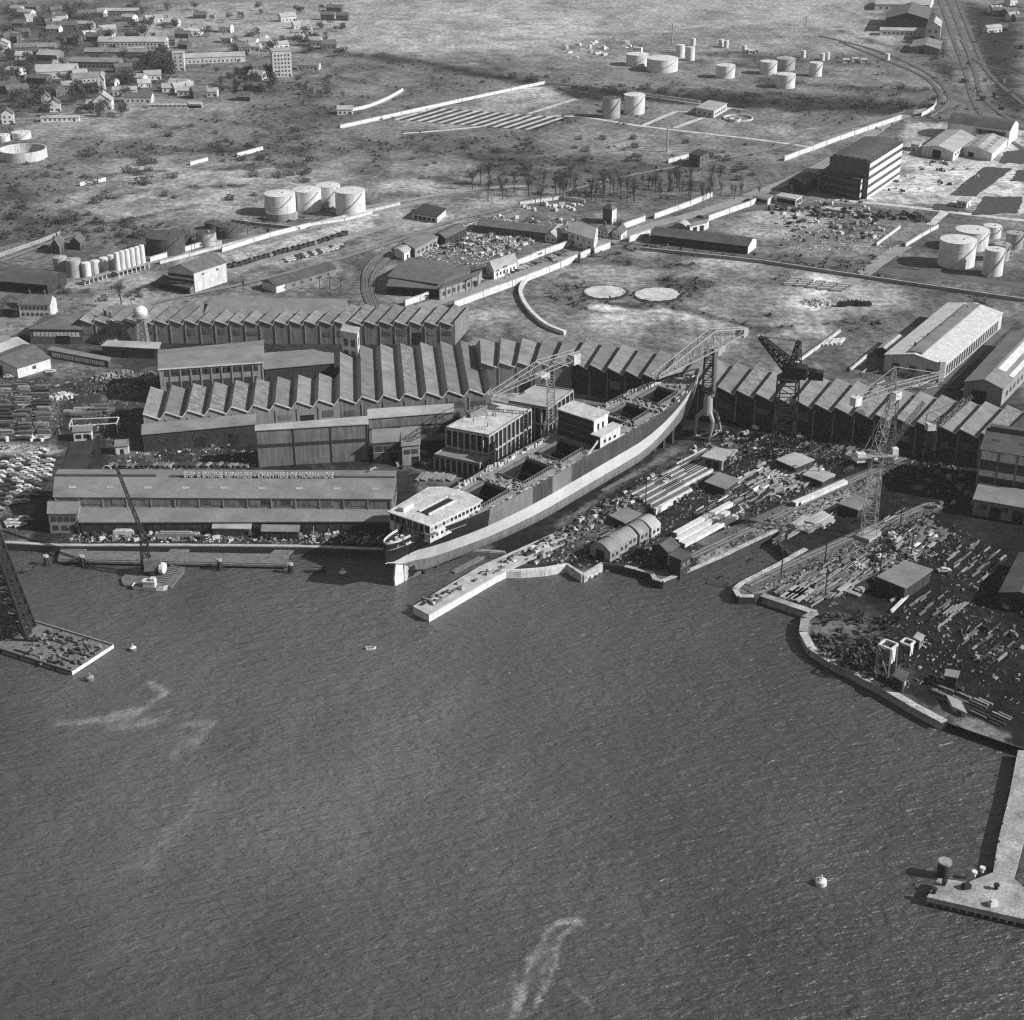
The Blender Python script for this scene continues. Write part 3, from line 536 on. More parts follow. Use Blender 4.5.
# long repair shed with its name
b = Bld('repair_shed', 'very long low grey repair shed on the quay with big white letters on its ridge', 'shed', [(54, 496.5), (392, 498.5), (396, 471), (59, 469.5)], 10, 'wallg', 'roofm', 'gable', 2.6, 'a')
b.ridge_vent(1.0, .5, .0, .30); b.ridge_vent(.9, .35, .34, 1.0); b.piers(0, 14, 'wallp', .35); b.wins(0, 9, 7.2, 8.4, 2, 'wallg'); b.wins(0, 11, 7.4, 3.2, 1.6, 'glassd', .3, .95); b.wins(1, 4, 4, 2.5, 2.5, 'dark'); b.skylights(9, .55, 'roofl')
RSH = b
b2 = Bld('lean_to', 'lower front aisle of the long repair shed facing the quay', 'annex', [(80, 522), (394, 521), (394, 508.5), (80, 508.5)], 4.6, 'brickd', 'roofm', 'mono', 1.9); b2.door(0, .2, 3.4, 3.6); b2.door(0, .45, 3.4, 3.6); b2.door(0, .7, 3.4, 3.6); b2.wins(0, 22, 1.8, 1.8, 1.4); b2.band(0, 4.1, 4.5, 'eaves_board', 'wallp')
b = Bld('office', 'two storey office with a bright white gable at the left end of the repair shed', 'office', [(48, 513), (77.5, 513), (81, 500.5), (50, 500)], 7.5, 'wallp', 'roofm', 'gable', 1.6, 'a'); b.wins(0, 4, 4.4, 1.6, 1.7); b.wins(0, 3, 1.2, 1.6, 1.7); b.door(0, .85, 1.5, 2.4); b.wins(1, 2, 4.2, 1.3, 1.5)
def lettering(text, p, d, size, m, parent, wd=None, depth=.12, tilt=math.pi / 2):
    cu = bpy.data.curves.new('lettering', 'FONT'); cu.body = text; cu.size = size; cu.extrude = depth; cu.align_x = 'CENTER'; cu.offset = .022 * size; cu.space_character = 1.06
    o = bpy.data.objects.new('tmp', cu); me = bpy.data.meshes.new_from_object(o); bpy.data.objects.remove(o)
    xs = [v.co.x for v in me.vertices]; k = wd / (max(xs) - min(xs)) if wd else 1
    R_ = Matrix.Rotation(math.atan2(d[1], d[0]), 4, 'Z') @ Matrix.Rotation(tilt, 4, 'X'); me.transform(R_ @ Matrix.Diagonal((k, 1, 1, 1)))
    me.materials.clear(); me.materials.append(MT(m)); ob = bpy.data.objects.new('lettering', me); COL.objects.link(ob); ob.parent = parent; q = ORI[parent.name]; ob.location = (p[0] - q[0], p[1] - q[1], p[2] - q[2]); return ob
r0, r1 = RSH.ridge
tp0, tp1 = P(183, 478, 13.2), P(333, 479, 13.2); mid = (tp0 + tp1) / 2; dd = (r1 - r0).normalized(); yy = r0.lerp(r1, .6).y - .95
sg = thing('roof_sign', 'row of big white letters standing along the ridge of the repair shed', 'sign', (mid.x, yy, 12.6))
lettering('SHIP & ENGINE REPAIRERS - CHANTIERS DE NORMANDIE', (mid.x, yy, 12.75), dd, 2.9, 'white', sg, wd=(tp1 - tp0).length)
mb = MB(); mb.obox((mid.x, yy + .12), dd, (tp1 - tp0).length + 1, .08, 12.55, 12.74)
for k in range(25): x = mid.x - 29 + k * 2.4; mb.bar((x, yy + .2, 12.1), (x, yy + .2, 14.3), .08)
mb.build('sign_frame', 'steel', sg)
# ---------------- concrete frame building beside the ship
def frame_block(name, label, px, h, nb, nd, fl, roofm, rail=True, lower=None):
    c = [P(p[0], p[1], h) for p in px]
    for p in c: p.z = 0
    if len(c) == 3: c.append(c[0] + c[2] - c[1])
    t = thing(name, label, 'building', (c[0].x, c[0].y, 0)); up = lambda p, z: Vector((p.x, p.y, z)); ctr = sum(c, Vector()) / 4
    inn = [p + (ctr - p).normalized() * .75 for p in c]; mb = MB(); mb.prism([(p.x, p.y) for p in inn], -.5, h - .2); mb.build('inner_wall', 'brickd', t)
    for k in range(1, fl): mb = MB(); mb.slab([up(p + (p - ctr).normalized() * .35, h * k / fl) for p in c], .5); mb.build('floor_slab', 'conc', t)
    mb = MB(); mb.slab([up(p + (p - ctr).normalized() * .3, h + .2) for p in c], .5); mb.build('roof', roofm, t)
    for i in range(4):
        n = nb if i % 2 == 0 else nd
        for k in range(n): p = c[i].lerp(c[(i + 1) % 4], k / n); mb = MB(); mb.obox(p, c[(i + 1) % 4] - c[i], .5, .6, -.5, h - .32); mb.build('column', 'conc', t)
        mb = MB(); a, b_ = c[i], c[(i + 1) % 4]; mb.obox((a + b_) / 2, b_ - a, (b_ - a).length, .25, h + .2, h + .75); mb.build('parapet', 'concd', t)
        d = (b_ - a).normalized()
        for f_ in range(fl):
            for k in range(n):
                if i < 2 and R() < .75: q = a.lerp(b_, (k + .5) / n) + Vector((-d.y, d.x, 0)) * .62; panel('window', t, up(q, h * f_ / fl + 1), d, (b_ - a).length / n * .6, h / fl - 1.9, 'glass' if R() < .8 else 'wallp')
    return t, c
t, c = frame_block('concrete_building', 'two storey concrete frame building with a bright flat roof beside the ship', [(446, 428.5), (489, 436.5), (531, 409.5), (494, 402.5)], 13.5, 7, 10, 2, 'deckl')
cc = P(477, 414, 14); mb = MB(); mb.obox(cc, (1, .5), 7, 4, 13.7, 15.2); mb.obox(cc + Vector((1, 4, 0)), (1, .5), 6, .5, 13.7, 15.6); mb.build('roof_upstand', 'concd', t)
for k in range(9): q = P(U(455, 515), U(412, 428), 13.7); q = (c[0] * (1 - R()) + c[2] * 0) if False else q; mb = MB(); mb.bar((q.x, q.y, 13.7), (q.x, q.y, 15.2), .25); mb.build('roof_post', 'steel', t)
frame_block('concrete_building', 'one storey concrete frame wing in front of the bright roofed block', [(434.5, 455.5), (479.5, 465), (492, 457), (447, 448)], 5.5, 8, 3, 1, 'roofm')
frame_block('concrete_building', 'second concrete frame block behind the small lattice crane near the ship bridge', [(509, 402), (548, 409), (573, 391), (536, 386)], 13, 6, 6, 2, 'roofl')
# ---------------- right hand sheds
b = Bld('warehouse', 'large pale roofed shed with a row of openings down its bright right wall', 'warehouse', [(885, 354.5), (943, 364.5), (1002.6, 313), (948, 303)], 7.5, 'cream', 'cream', 'gable', 2.4, 'b'); b.wins(1, 22, .8, 1.9, 4.6, 'glass'); b.ridge_vent(5.5, .35, .03, .97, 'roofm'); b.wins(0, 3, 2, 3, 2.6)
for k in range(5): q = P(915 + k * 13, 345 - k * 9, 9.4); mb = MB(); mb.cyl((q.x, q.y), .45, 8.6, 10.6, 8); mb.build('vent_pipe', 'steel', b.t)
mb = MB(); q0 = b.pt(0, .99, 0, .2)[0]; mb.obox(q0, (1, 0), 2.2, 2, 0, 9); mb.build('corner_pier', 'white', b.t)
b = Bld('warehouse', 'long shed with a striped pale and grey roof at the right edge', 'warehouse', [(965, 381.5), (1003, 389), (1052, 338), (1012, 331)], 7.5, 'wallp', 'roofm', 'gable', 2.6, 'b'); b.skylights(1, .3, 'white', 0, 40, 3.2); b.skylights(1, .82, 'white', 0, 44, 2); b.door(0, .4, 6, 5); b.wins(1, 12, 2.5, 2.4, 2)
b = Bld('shed', 'small open shed with a pale lean-to roof left of the pale roofed warehouse', 'shed', [(878, 348), (888, 351), (904, 338), (894, 335)], 4, 'brickd', 'roofl', 'gable', 1, 'b'); b.door(0, .5, 3, 2.8)
b = Bld('engine_works', 'tall grey works with long window bands at the right edge above the dark yard', 'factory', [(981, 449), (1056, 461), (1082, 438), (992, 424)], 19, 'cream', 'roofd', 'gable', 3, 'a'); b.wins(0, 4, 11.5, 6.4, 3.8, 'glass', .02, .99); b.wins(0, 4, 6.2, 6.4, 3, 'glass', .02, .99); b.piers(0, 4, 'wallg', .6); b.wins(3, 4, 9, 3, 4); b.ridge_vent(2.4, 1.4, .05, .95); b.skylights(3, .5)
b = Bld('lean_to', 'low aisle with a grey roof under the window bands of the tall works', 'annex', [(974, 499), (1050, 512), (1054, 500), (979, 487)], 6, 'wallg', 'roofm', 'mono', 1.6); b.door(0, .3, 3.6, 4); b.door(0, .6, 3.6, 4); b.wins(0, 6, 3, 2, 1.6)
b = Bld('shed', 'dark roofed yard shed cut by the right edge above the jetty', 'shed', [(1000, 592), (1040, 600), (1060, 560), (1020, 553)], 5, 'brickd', 'roofd', 'gable', 1.5, 'b'); b.door(0, .5, 4, 4)
# ---------------- white works top right
b = Bld('office_block', 'tall five storey block with bright window bands and a broad roof by the chalky lot', 'office block', [(830, 157), (870, 163.5), (903, 142.5), (864, 137)], 21, 'brick', 'roofd', 'arch', 1.5, 'b'); 
for k in range(4): b.band(1, 3.6 + k * 4.9, 6.4 + k * 4.9, 'spandrel', 'white'); b.wins(1, 11, 6.5 + k * 4.9, 4, 1.9, 'glass', .01, .99); b.wins(0, 6, 6.2 + k * 4.9, 3.2, 2.2)
b.band(1, 0, 1.6, 'spandrel', 'white')
b = Bld('office_block', 'lower dark front wing with one bright end in front of the five storey block', 'office block', [(821, 172), (861, 180), (871, 171), (832, 164)], 12, 'brickd', 'roofd', 'flat'); b.band(1, 1.5, 4, 'spandrel', 'white'); b.band(1, 6, 9, 'spandrel', 'white'); b.band(1, 10, 11.8, 'spandrel', 'white')
for z in (1.4, 5, 9): b.wins(0, 9, z, 2.6, 2)
b = Bld('white_shed', 'white gabled shed with a dark doorway on the chalky lot', 'shed', [(922.5, 146.5), (953.5, 152.5), (975, 137), (947, 129.5)], 5.5, 'white', 'roofl', 'gable', 2.4, 'b'); b.door(0, .48, 6, 5); b.wins(1, 8, 2.5, 2.4, 1.6)
b = Bld('white_shed', 'white gabled shed with a striped roof in front of the arched hall', 'shed', [(963, 147), (992, 153.5), (1014, 132), (988, 127)], 5, 'white', 'roofl', 'gable', 2.2, 'b'); b.door(0, .3, 4, 3); b.skylights(8, .5, 'roofm', 0, 5, 3); b.skylights(8, .5, 'roofm', 1, 5, 3)
b = Bld('arched_hall', 'long white hall under a dark curved roof with a rounded bright end', 'hall', [(948, 122), (1010, 130.5), (1019, 123.5), (957, 115)], 10, 'white', 'roofd', 'arch', 4, 'a'); b.wins(0, 8, 5.4, 4, 3, 'glass', .48, .92)
b = Bld('hut', 'small white cube hut between the five storey block and the white sheds', 'hut', [(911, 144), (919, 145.5), (922, 142.5)], 4, 'white', 'roofl', 'flat'); b.door(0, .4, 1, 2)
b = Bld('hut', 'white flat kiosk beside the dark lawns', 'hut', [(957, 200.5), (967, 202.5), (971.5, 199)], 3.5, 'white', 'roofl', 'flat'); b.wins(0, 2, 1.2, 1.6, 1.4); b.door(1, .5, 1, 2.1)
# road side buildings
b = Bld('barrack', 'long dark tarred barrack with one bright gable end by the field of pale rings', 'shed', [(651, 234.5), (748, 246), (756.5, 239), (660, 228)], 4.5, 'brickd', 'roofd', 'gable', 2.6, 'a'); b.wins(0, 22, 1.4, 1.4, 1.3); b.door(0, .1, 1.5, 2.4)
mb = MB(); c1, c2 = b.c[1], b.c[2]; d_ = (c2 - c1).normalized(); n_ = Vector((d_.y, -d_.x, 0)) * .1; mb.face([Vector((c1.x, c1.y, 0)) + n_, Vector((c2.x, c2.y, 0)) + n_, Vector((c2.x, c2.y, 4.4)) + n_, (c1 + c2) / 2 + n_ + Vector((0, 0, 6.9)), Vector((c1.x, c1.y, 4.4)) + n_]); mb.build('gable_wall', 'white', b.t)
b = Bld('house', 'big bright rendered house with a pale roof beside the road junction', 'house', [(568, 231), (594, 239.5), (598, 228), (575, 221)], 7, 'white', 'roofl', 'gable', 3.4, 'a'); b.wins(0, 4, 4, 1.1, 1.5); b.wins(0, 3, 1, 1.1, 1.5); b.door(0, .85, 1.3, 2.2); b.wins(1, 2, 4, 1, 1.4); b.chimney(.2)
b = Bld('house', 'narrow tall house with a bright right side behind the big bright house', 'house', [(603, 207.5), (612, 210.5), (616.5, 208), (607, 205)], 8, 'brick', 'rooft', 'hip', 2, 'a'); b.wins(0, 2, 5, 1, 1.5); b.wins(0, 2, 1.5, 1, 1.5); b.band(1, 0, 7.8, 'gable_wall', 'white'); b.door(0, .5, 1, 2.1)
b = Bld('house', 'low gabled house with a white front right of the narrow tall house', 'house', [(612, 231), (621, 234), (627, 229), (618, 226)], 3.4, 'white', 'rooft', 'gable', 2, 'b'); b.wins(0, 2, 1, 1, 1.2); b.door(1, .5, 1, 2); b.chimney(.7)
b = Bld('house', 'squat dark roofed house beside the low gabled white fronted one', 'house', [(597, 229), (608, 232), (614, 228), (603, 225)], 3.2, 'cream', 'rooft', 'hip', 2, 'a'); b.wins(0, 3, 1, 1, 1.2); b.chimney(.4)
b = Bld('shed', 'white walled store with two dark doorways along the upper road wall', 'shed', [(690, 226.5), (707, 222.5), (709, 220), (692, 224)], 4, 'white', 'roofm', 'mono', .8); b.door(0, .3, 3, 3); b.door(0, .7, 3, 3)
b = Bld('hut', 'rounded pale hut beside the white walled store', 'hut', [(673, 226), (687, 228), (690, 224.5), (677, 222.5)], 2.4, 'wallp', 'roofl', 'arch', 2.2, 'b'); b.door(0, .5, 1.4, 2)
b = Bld('pavilion', 'low white pavilion with a row of dark openings by the upper road', 'pavilion', [(776, 196), (796, 199.5), (802, 196), (782, 193)], 4, 'white', 'roofl', 'flat'); b.wins(0, 7, .7, 2, 2.4, 'dark'); b.wins(1, 3, .7, 2, 2.4, 'dark')
b = Bld('pavilion', 'small white pavilion left of the longer one with dark openings', 'pavilion', [(753, 196), (768, 199), (773, 195.5), (758, 193)], 3.6, 'white', 'roofm', 'flat'); b.wins(0, 4, .7, 2, 2, 'dark')
b = Bld('shed', 'dark bulky shed against the left of the five storey block', 'shed', [(789, 180), (806, 184), (818, 177), (800, 173)], 6, 'brickd', 'roofd', 'gable', 2, 'b'); b.door(0, .5, 4, 4); b.wins(1, 3, 2, 2, 1.6)
# junk yard sheds
b = Bld('shed', 'broad dark roofed shed with an uneven front at the scrap yard corner', 'shed', [(388, 276.5), (438, 284), (470, 270), (410, 259)], 6, 'brick', 'rooft', 'gable', 1.6, 'a'); b.door(0, .3, 5, 4); b.wins(1, 6, 2.2, 2, 2)
b = Bld('shed', 'open fronted dark shed below the broad scrap yard shed, near the curved track', 'shed', [(387, 286), (436, 289), (441, 281), (393, 275)], 4.5, 'brickd', 'rooft', 'mono', 1.6); [b.door(0, .15 + .23 * k, 4.4, 3.4) for k in range(4)]
b = Bld('shed', 'grey flat roofed shed with sunlit panel walls along the road by the scrap yard', 'shed', [(439, 290), (478, 276), (482, 270), (445, 283)], 5, 'wallp', 'rooft', 'flat'); b.wins(0, 7, 1.4, 2, 2); b.piers(0, 6, 'wallg'); b.door(0, .93, 2.4, 3)
b = Bld('house', 'white gabled workshop house on the road at the scrap yard', 'house', [(494, 270), (517, 261.5), (511, 255), (486, 263)], 5, 'white', 'roofl', 'gable', 2.6, 'a'); b.wins(0, 6, 1.4, 1.1, 1.6); b.wins(3, 2, 1.4, 1.1, 1.4); b.chimney(.4)
b = Bld('shed', 'pale flat roofed shed beside the railway at the scrap yard', 'shed', [(403, 242), (415, 249), (438, 237), (425, 231)], 4.5, 'wallp', 'roofm', 'flat'); b.wins(0, 2, 1.4, 1.6, 1.4); b.wins(1, 5, 1.4, 2, 1.4)
b = Bld('hut', 'white end hut beside the pale flat roofed railway shed', 'hut', [(394, 248.5), (404, 253), (411, 249), (401, 245)], 4, 'white', 'roofl', 'gable', 1, 'b'); b.door(1, .5, 1.4, 2.2)
b = Bld('shed', 'small black open shed at the back of the scrap yard', 'shed', [(434, 234), (445, 238), (466, 228), (455, 224)], 4.5, 'brickd', 'rooft', 'gable', 1.4, 'b'); b.door(0, .5, 4, 3.4)
b = Bld('shed', 'long grey roofed shed along the far side of the scrap yard', 'shed', [(477, 225), (546, 233), (551, 226), (482, 218.5)], 4, 'brick', 'rooft', 'gable', 1.6, 'a'); b.wins(0, 10, 1.2, 1.6, 1.3)
b = Bld('house', 'small white house at the end of the long grey scrap yard shed', 'house', [(545, 235), (556, 237), (562, 231), (552, 228.5)], 3.6, 'white', 'roofl', 'gable', 2.2, 'b'); b.wins(0, 2, 1, 1, 1.2); b.door(1, .5, 1, 2)
b = Bld('ruin', 'roofless white walled ruin above the railway near the pale oil tanks', 'ruin', [(412, 213), (437, 217), (446, 209), (424, 204)], 3.5, 'cream', 'brickd', 'flat'); b.wins(0, 5, .6, 2, 1.8, 'dark')
# left side buildings
b = Bld('warehouse', 'stepped warehouse with a bright right wall and dark slatted end near the parked lorries', 'warehouse', [(168, 269), (193.5, 272.5), (226, 262), (204, 256)], 10, 'cream', 'rooft', 'gable', 3.4, 'b')
for z in (2.2, 4.6, 7): b.band(0, z, z + 1.2, 'slat_band', 'brickd', 0, 1, .3)
b.wins(1, 2, 7.4, 1.6, .9, 'glassd')
b = Bld('platform_shed', 'low open loading shed with pale slats in front of the stepped warehouse', 'shed', [(156, 281), (190, 288), (196, 284), (164, 277)], 3.4, 'timber', 'roofd', 'mono', .8); b.wins(0, 8, .6, 2, 2, 'dark')
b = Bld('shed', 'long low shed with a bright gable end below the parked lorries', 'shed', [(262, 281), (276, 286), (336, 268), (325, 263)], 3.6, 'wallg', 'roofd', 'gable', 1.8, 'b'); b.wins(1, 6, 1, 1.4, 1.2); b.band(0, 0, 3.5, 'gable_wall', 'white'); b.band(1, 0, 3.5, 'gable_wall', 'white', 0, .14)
b = Bld('house', 'two storey house with a long window row and a white right gable at far left', 'house', [(18, 304), (49.5, 304.5), (56, 298), (25, 296.5)], 6.5, 'cream', 'rooft', 'gable', 3.2, 'a'); b.wins(0, 7, 3.9, 1.1, 1.4); b.wins(0, 6, 1, 1.1, 1.4); b.door(0, .9, 1.1, 2.1); b.chimney(.3); b.chimney(.75)
b = Bld('shed', 'dark flat shed left of the house with the long row of windows', 'shed', [(3, 309), (16, 309.5), (20, 304), (8, 303)], 4, 'brickd', 'roofd', 'flat'); b.door(0, .5, 3, 3)
b = Bld('barn', 'long dark barn with a rounded pale end below the row of silos', 'barn', [(-2, 281), (47, 285), (66, 274), (18, 267)], 5, 'brickd', 'roofd', 'arch', 3, 'a'); b.wins(0, 8, 1.6, 2.6, 2.4, 'dark'); b.wins(1, 2, 1.6, 2, 2)
b = Bld('workshop', 'dark workshop with a hipped roof and one doorway left of the furthest sawtooth hall', 'workshop', [(29, 329), (82, 329.5), (80, 314.5), (46, 315)], 7, 'brick', 'rooft', 'hip', 2.4, 'a'); b.wins(0, 12, 3.6, 1.4, 2, 'cream'); b.door(0, .62, 6, 4)
b = Bld('shed', 'broad grey gabled shed with a bright right wall at the left edge by the stockyard', 'shed', [(-20, 360), (17, 368), (50, 358), (20, 344)], 4.6, 'white', 'rooft', 'gable', 2.6, 'b'); b.door(0, .5, 4, 4); b.wins(1, 1, 2, 1.6, 1.4)
b = Bld('shed', 'dark roof behind the broad grey gabled shed at the left edge', 'shed', [(-30, 352), (-2, 357), (30, 345), (5, 338)], 4.5, 'brickd', 'roofl', 'gable', 2, 'b'); b.door(0, .5, 3, 3)
b = Bld('shed', 'long flat pump house with a pale roof at the foot of the water tower', 'shed', [(102, 346), (158, 349), (160, 343), (108, 341)], 5, 'brick', 'roofl', 'flat'); b.wins(0, 8, 1.6, 2, 1.8); b.door(0, .4, 3, 3)
b = Bld('shed', 'long narrow roofed walkway with pale posts below the pump house', 'walkway', [(48, 350), (108, 361), (110, 358), (52, 347)], 3, 'roofd', 'roofm', 'flat'); b.wins(0, 24, .3, .8, 2, 'white')
b = Bld('hut', 'white fronted hut in the dark stockyard beside the gantry frame', 'hut', [(73, 432), (91, 431), (92, 426), (74, 427)], 4, 'cream', 'roofm', 'flat'); b.wins(0, 2, 1.2, 2, 1.6, 'dark'); b.door(0, .85, 1.6, 2.4)
b = Bld('hut', 'small pale hut right of the gantry frame in the dark stockyard', 'hut', [(115, 446.5), (128, 445.5), (129, 441), (116, 442)], 3.4, 'cream', 'roofm', 'mono', .6); b.door(0, .5, 1.2, 2.1)
b = Bld('house', 'small old house by the field track above the silos', 'house', [(51, 244), (59, 246), (64, 240), (56, 238)], 4.5, 'brick', 'rooft', 'gable', 3, 'b'); b.wins(0, 2, 1.4, 1, 1.3); b.door(1, .5, 1, 2); b.chimney(.5)
b = Bld('house', 'ruined small house right of the old house above the silos', 'house', [(70, 241), (80, 243), (85, 238), (75, 236)], 4, 'brick', 'rooft', 'gable', 2.4, 'b'); b.door(1, .5, 1, 2)
# quay huts
b = Bld('hut', 'long pale roofed hut with a white end post on the quay before the repair shed', 'hut', [(213, 528), (250, 528.5), (251, 523.5), (214, 523)], 3.4, 'brick', 'roofl', 'mono', .5); b.wins(0, 7, 1, 1.4, 1.2); b.door(0, .9, 1, 2.1)
b = Bld('hut', 'darker hut with a grey roof right of the pale roofed quay hut', 'hut', [(262, 531), (298, 531.5), (299, 527), (263, 526.5)], 3.2, 'brickd', 'roofm', 'mono', .5); b.wins(0, 6, 1, 1.4, 1.2); b.door(0, .5, 1, 2.1)
# depot shed, far middle
b = Bld('depot_shed', 'pale flat roofed pump shed on the pale tank field road', 'shed', [(696, 107.5), (714, 111), (727, 103.5), (709, 100.5)], 5, 'cream', 'roofl', 'flat'); b.wins(0, 3, 1.4, 2, 1.6); b.wins(1, 6, 1.4, 2, 1.6); b.skylights if 0 else None
b = Bld('blockhouse', 'ruined brick blockhouse alone in the rough field below the tank depot', 'ruin', [(689, 154), (700, 156.5), (709, 152), (698, 149.5)], 7, 'brick', 'brickd', 'flat'); b.wins(0, 2, 3.5, 1.6, 1.6, 'dark'); b.door(0, .5, 1.6, 2.6); b.wins(1, 2, 3.5, 1.4, 1.6, 'dark')
# ---------------- far top right depot
b = Bld('factory', 'dark gabled factory among yards at the far top right', 'factory', [(886, 18), (928, 19), (932, 8), (892, 7)], 12, 'brickd', 'rooft', 'gable', 5, 'b'); b.wins(0, 5, 4, 3, 3)
b = Bld('warehouse', 'bright gabled warehouse beside the far railway lines', 'warehouse', [(926, 26.5), (941, 27), (942, 21), (929, 20.5)], 12, 'white', 'roofl', 'gable', 4, 'b'); b.door(0, .5, 4, 4); b.wins(0, 2, 7, 2, 2)
b = Bld('shed', 'long white low shed across the far yard left of the bright warehouse', 'shed', [(880, 30), (925, 31), (926, 28.5), (881, 27.5)], 5, 'white', 'roofl', 'gable', 1.5, 'a'); b.wins(0, 9, 1.6, 2, 1.6)
b = Bld('shed', 'pair of pale flat roofed sheds below the bright far warehouse', 'shed', [(910, 47), (940, 49), (942, 41), (914, 40)], 5, 'wallg', 'roofm', 'gable', 2.5, 'b'); b.door(0, .4, 4, 4)
b = Bld('shed', 'bright long roof at the very top of the right hand rail yard', 'shed', [(875, 4), (930, 5), (934, -2), (880, -3)], 6, 'white', 'roofl', 'gable', 2, 'a'); b.wins(0, 8, 1.6, 2, 1.6)
# ================================================================ FAR TOWN, upper left
def house(u, v, wd, dp, h, rise, a, wall, roof, label, axis='a', kind='gable', cat='house', name='house', ch=1, group=None, nw=None):
    p = P(u, v); d = Vector((math.cos(a), math.sin(a), 0)); n = Vector((-d.y, d.x, 0))
    b = Bld(name, label, cat, None, h, wall, roof, kind, rise, axis, .35, group, [p - d * wd / 2, p + d * wd / 2, p + d * wd / 2 + n * dp, p - d * wd / 2 + n * dp])
    k = nw or max(1, int(wd / 3.6))
    for f in range(max(1, int(h / 3.1))): b.wins(0, k, 1 + f * 3, 1.1, 1.4)
    b.wins(1, max(1, int(dp / 4.5)), 1.2, 1.1, 1.4); b.door(0, .88, 1, 2.1)
    if kind in ('gable', 'hip') and ch: b.chimney(.25)
    return b
house(283, 77, 15, 15, 20, 3, .25, 'cream', 'roofl', 'tall pale apartment block with rows of windows beyond the fields', kind='flat', cat='apartment block', name='apartment_block', ch=0, nw=5)
house(179, 71, 9, 10, 14, 2, .1, 'cream', 'roofl', 'narrow pale tower house beside the dark wood', kind='flat', cat='house', ch=0)
house(132, 50, 58, 16, 7, 3, .0, 'cream', 'roofl', 'very long bright roofed factory in the far town', cat='factory', name='factory', ch=0)
house(115, 58, 52, 12, 5, 2.4, -.05, 'wallg', 'roofm', 'long grey roofed hall in front of the bright roofed factory', cat='factory', name='factory', ch=0)
house(92, 68, 46, 12, 5, 2.4, -.08, 'wallg', 'roofm', 'long grey hall nearer than the other far town halls', cat='factory', name='factory', ch=0)
house(35, 53, 34, 13, 5, 2.4, .12, 'wallg', 'roofm', 'long grey barn at the upper left of the town', cat='barn', name='barn', ch=0)
house(57, 79, 32, 18, 6, 4, .18, 'white', 'roofl', 'broad bright roofed barn in the middle of the far town', cat='barn', name='barn', ch=0)
house(87, 83, 22, 12, 4, 3, .35, 'cream', 'roofm', 'grey roofed barn with a bright front edge right of the bright roofed barn', cat='barn', name='barn', ch=0)
house(47, 61, 18, 14, 5, 3, -.2, 'wallg', 'roofl', 'pale roofed barn behind the bright roofed barn', cat='barn', name='barn', ch=0)
house(103, 110, 13, 12, 6.5, 5, .1, 'white', 'roofl', 'bright white gabled house facing the open field', axis='b')
house(93, 109, 9, 8, 4, 2, .1, 'white', 'roofl', 'low white annex on the left of the bright white gabled house')
house(102, 93, 5, 6, 10, 4, .1, 'white', 'roofl', 'slim white turret house behind the bright white gabled house', axis='b')
house(125, 96, 18, 8, 4.5, 2, .15, 'white', 'roofl', 'low white house with a row of windows near the field edge')
house(138, 103, 20, 9, 4.5, 2.4, -.04, 'white', 'rooft', 'white walled house with a dark roof nearest the open field')
house(137, 57, 14, 9, 4.5, 3, .3, 'cream', 'roofl', 'pale roofed house right of the long far halls')
house(55, 112, 8, 9, 6, 3, .2, 'white', 'rooft', 'tall house with a bright white front among the dark gardens', axis='b')
house(46, 104, 6, 8, 5, 3, .2, 'cream', 'rooft', 'small house with a pale gable behind the tall bright fronted house', axis='b')
house(8, 124, 8, 9, 7, 3, .2, 'white', 'rooft', 'tall white fronted house at the left edge above the white tanks', axis='b')
house(60, 122, 26, 6, 3, 1, .12, 'white', 'roofl', 'long low white shed on the field edge below the gardens', cat='shed', name='shed', ch=0)
house(193, 96, 24, 10, 4, 2.5, -.05, 'white', 'roofl', 'bright low farmhouse beyond the field in front of the dark wood')
house(212, 97, 8, 7, 4, 2.4, .0, 'white', 'roofl', 'small white house right of the bright low farmhouse')
house(175, 108, 40, 3, 2.2, .6, .0, 'cream', 'roofl', 'long white low wall shed at the far edge of the open field', cat='shed', name='shed', ch=0)
house(195, 108, 9, 5, 3, 1, .0, 'white', 'roofl', 'small white hut at the end of the long white wall shed', cat='hut', name='hut', ch=0)
house(215, 63, 50, 12, 5, 2.5, .22, 'cream', 'roofl', 'very long pale slanting roof left of the apartment block', cat='factory', name='factory', ch=0)
house(308, 70, 18, 8, 4, 2, -.1, 'cream', 'roofm', 'low grey house just right of the apartment block')
house(345, 115, 11, 8, 4, 2, .05, 'white', 'roofl', 'small white house by the far curved road')
house(255, 80, 12, 9, 4, 3, -.3, 'cream', 'roofl', 'pale roofed cottage in the trees left of the apartment block')
house(118, 16, 40, 9, 5, 2, .03, 'wallg', 'roofl', 'long pale roof at the very top of the town', cat='factory', name='factory', ch=0)
house(2, 52, 12, 10, 7, 3, .1, 'white', 'roofl', 'bright house at the left edge in the upper town', axis='b')
house(6, 88, 14, 9, 5, 3, .1, 'brick', 'rooft', 'dark brick house at the left edge of the gardens')
random.seed(21)
HL = ['small house with a pale roof among the crowded upper town trees', 'small house with a dark tiled roof among the crowded upper town trees']
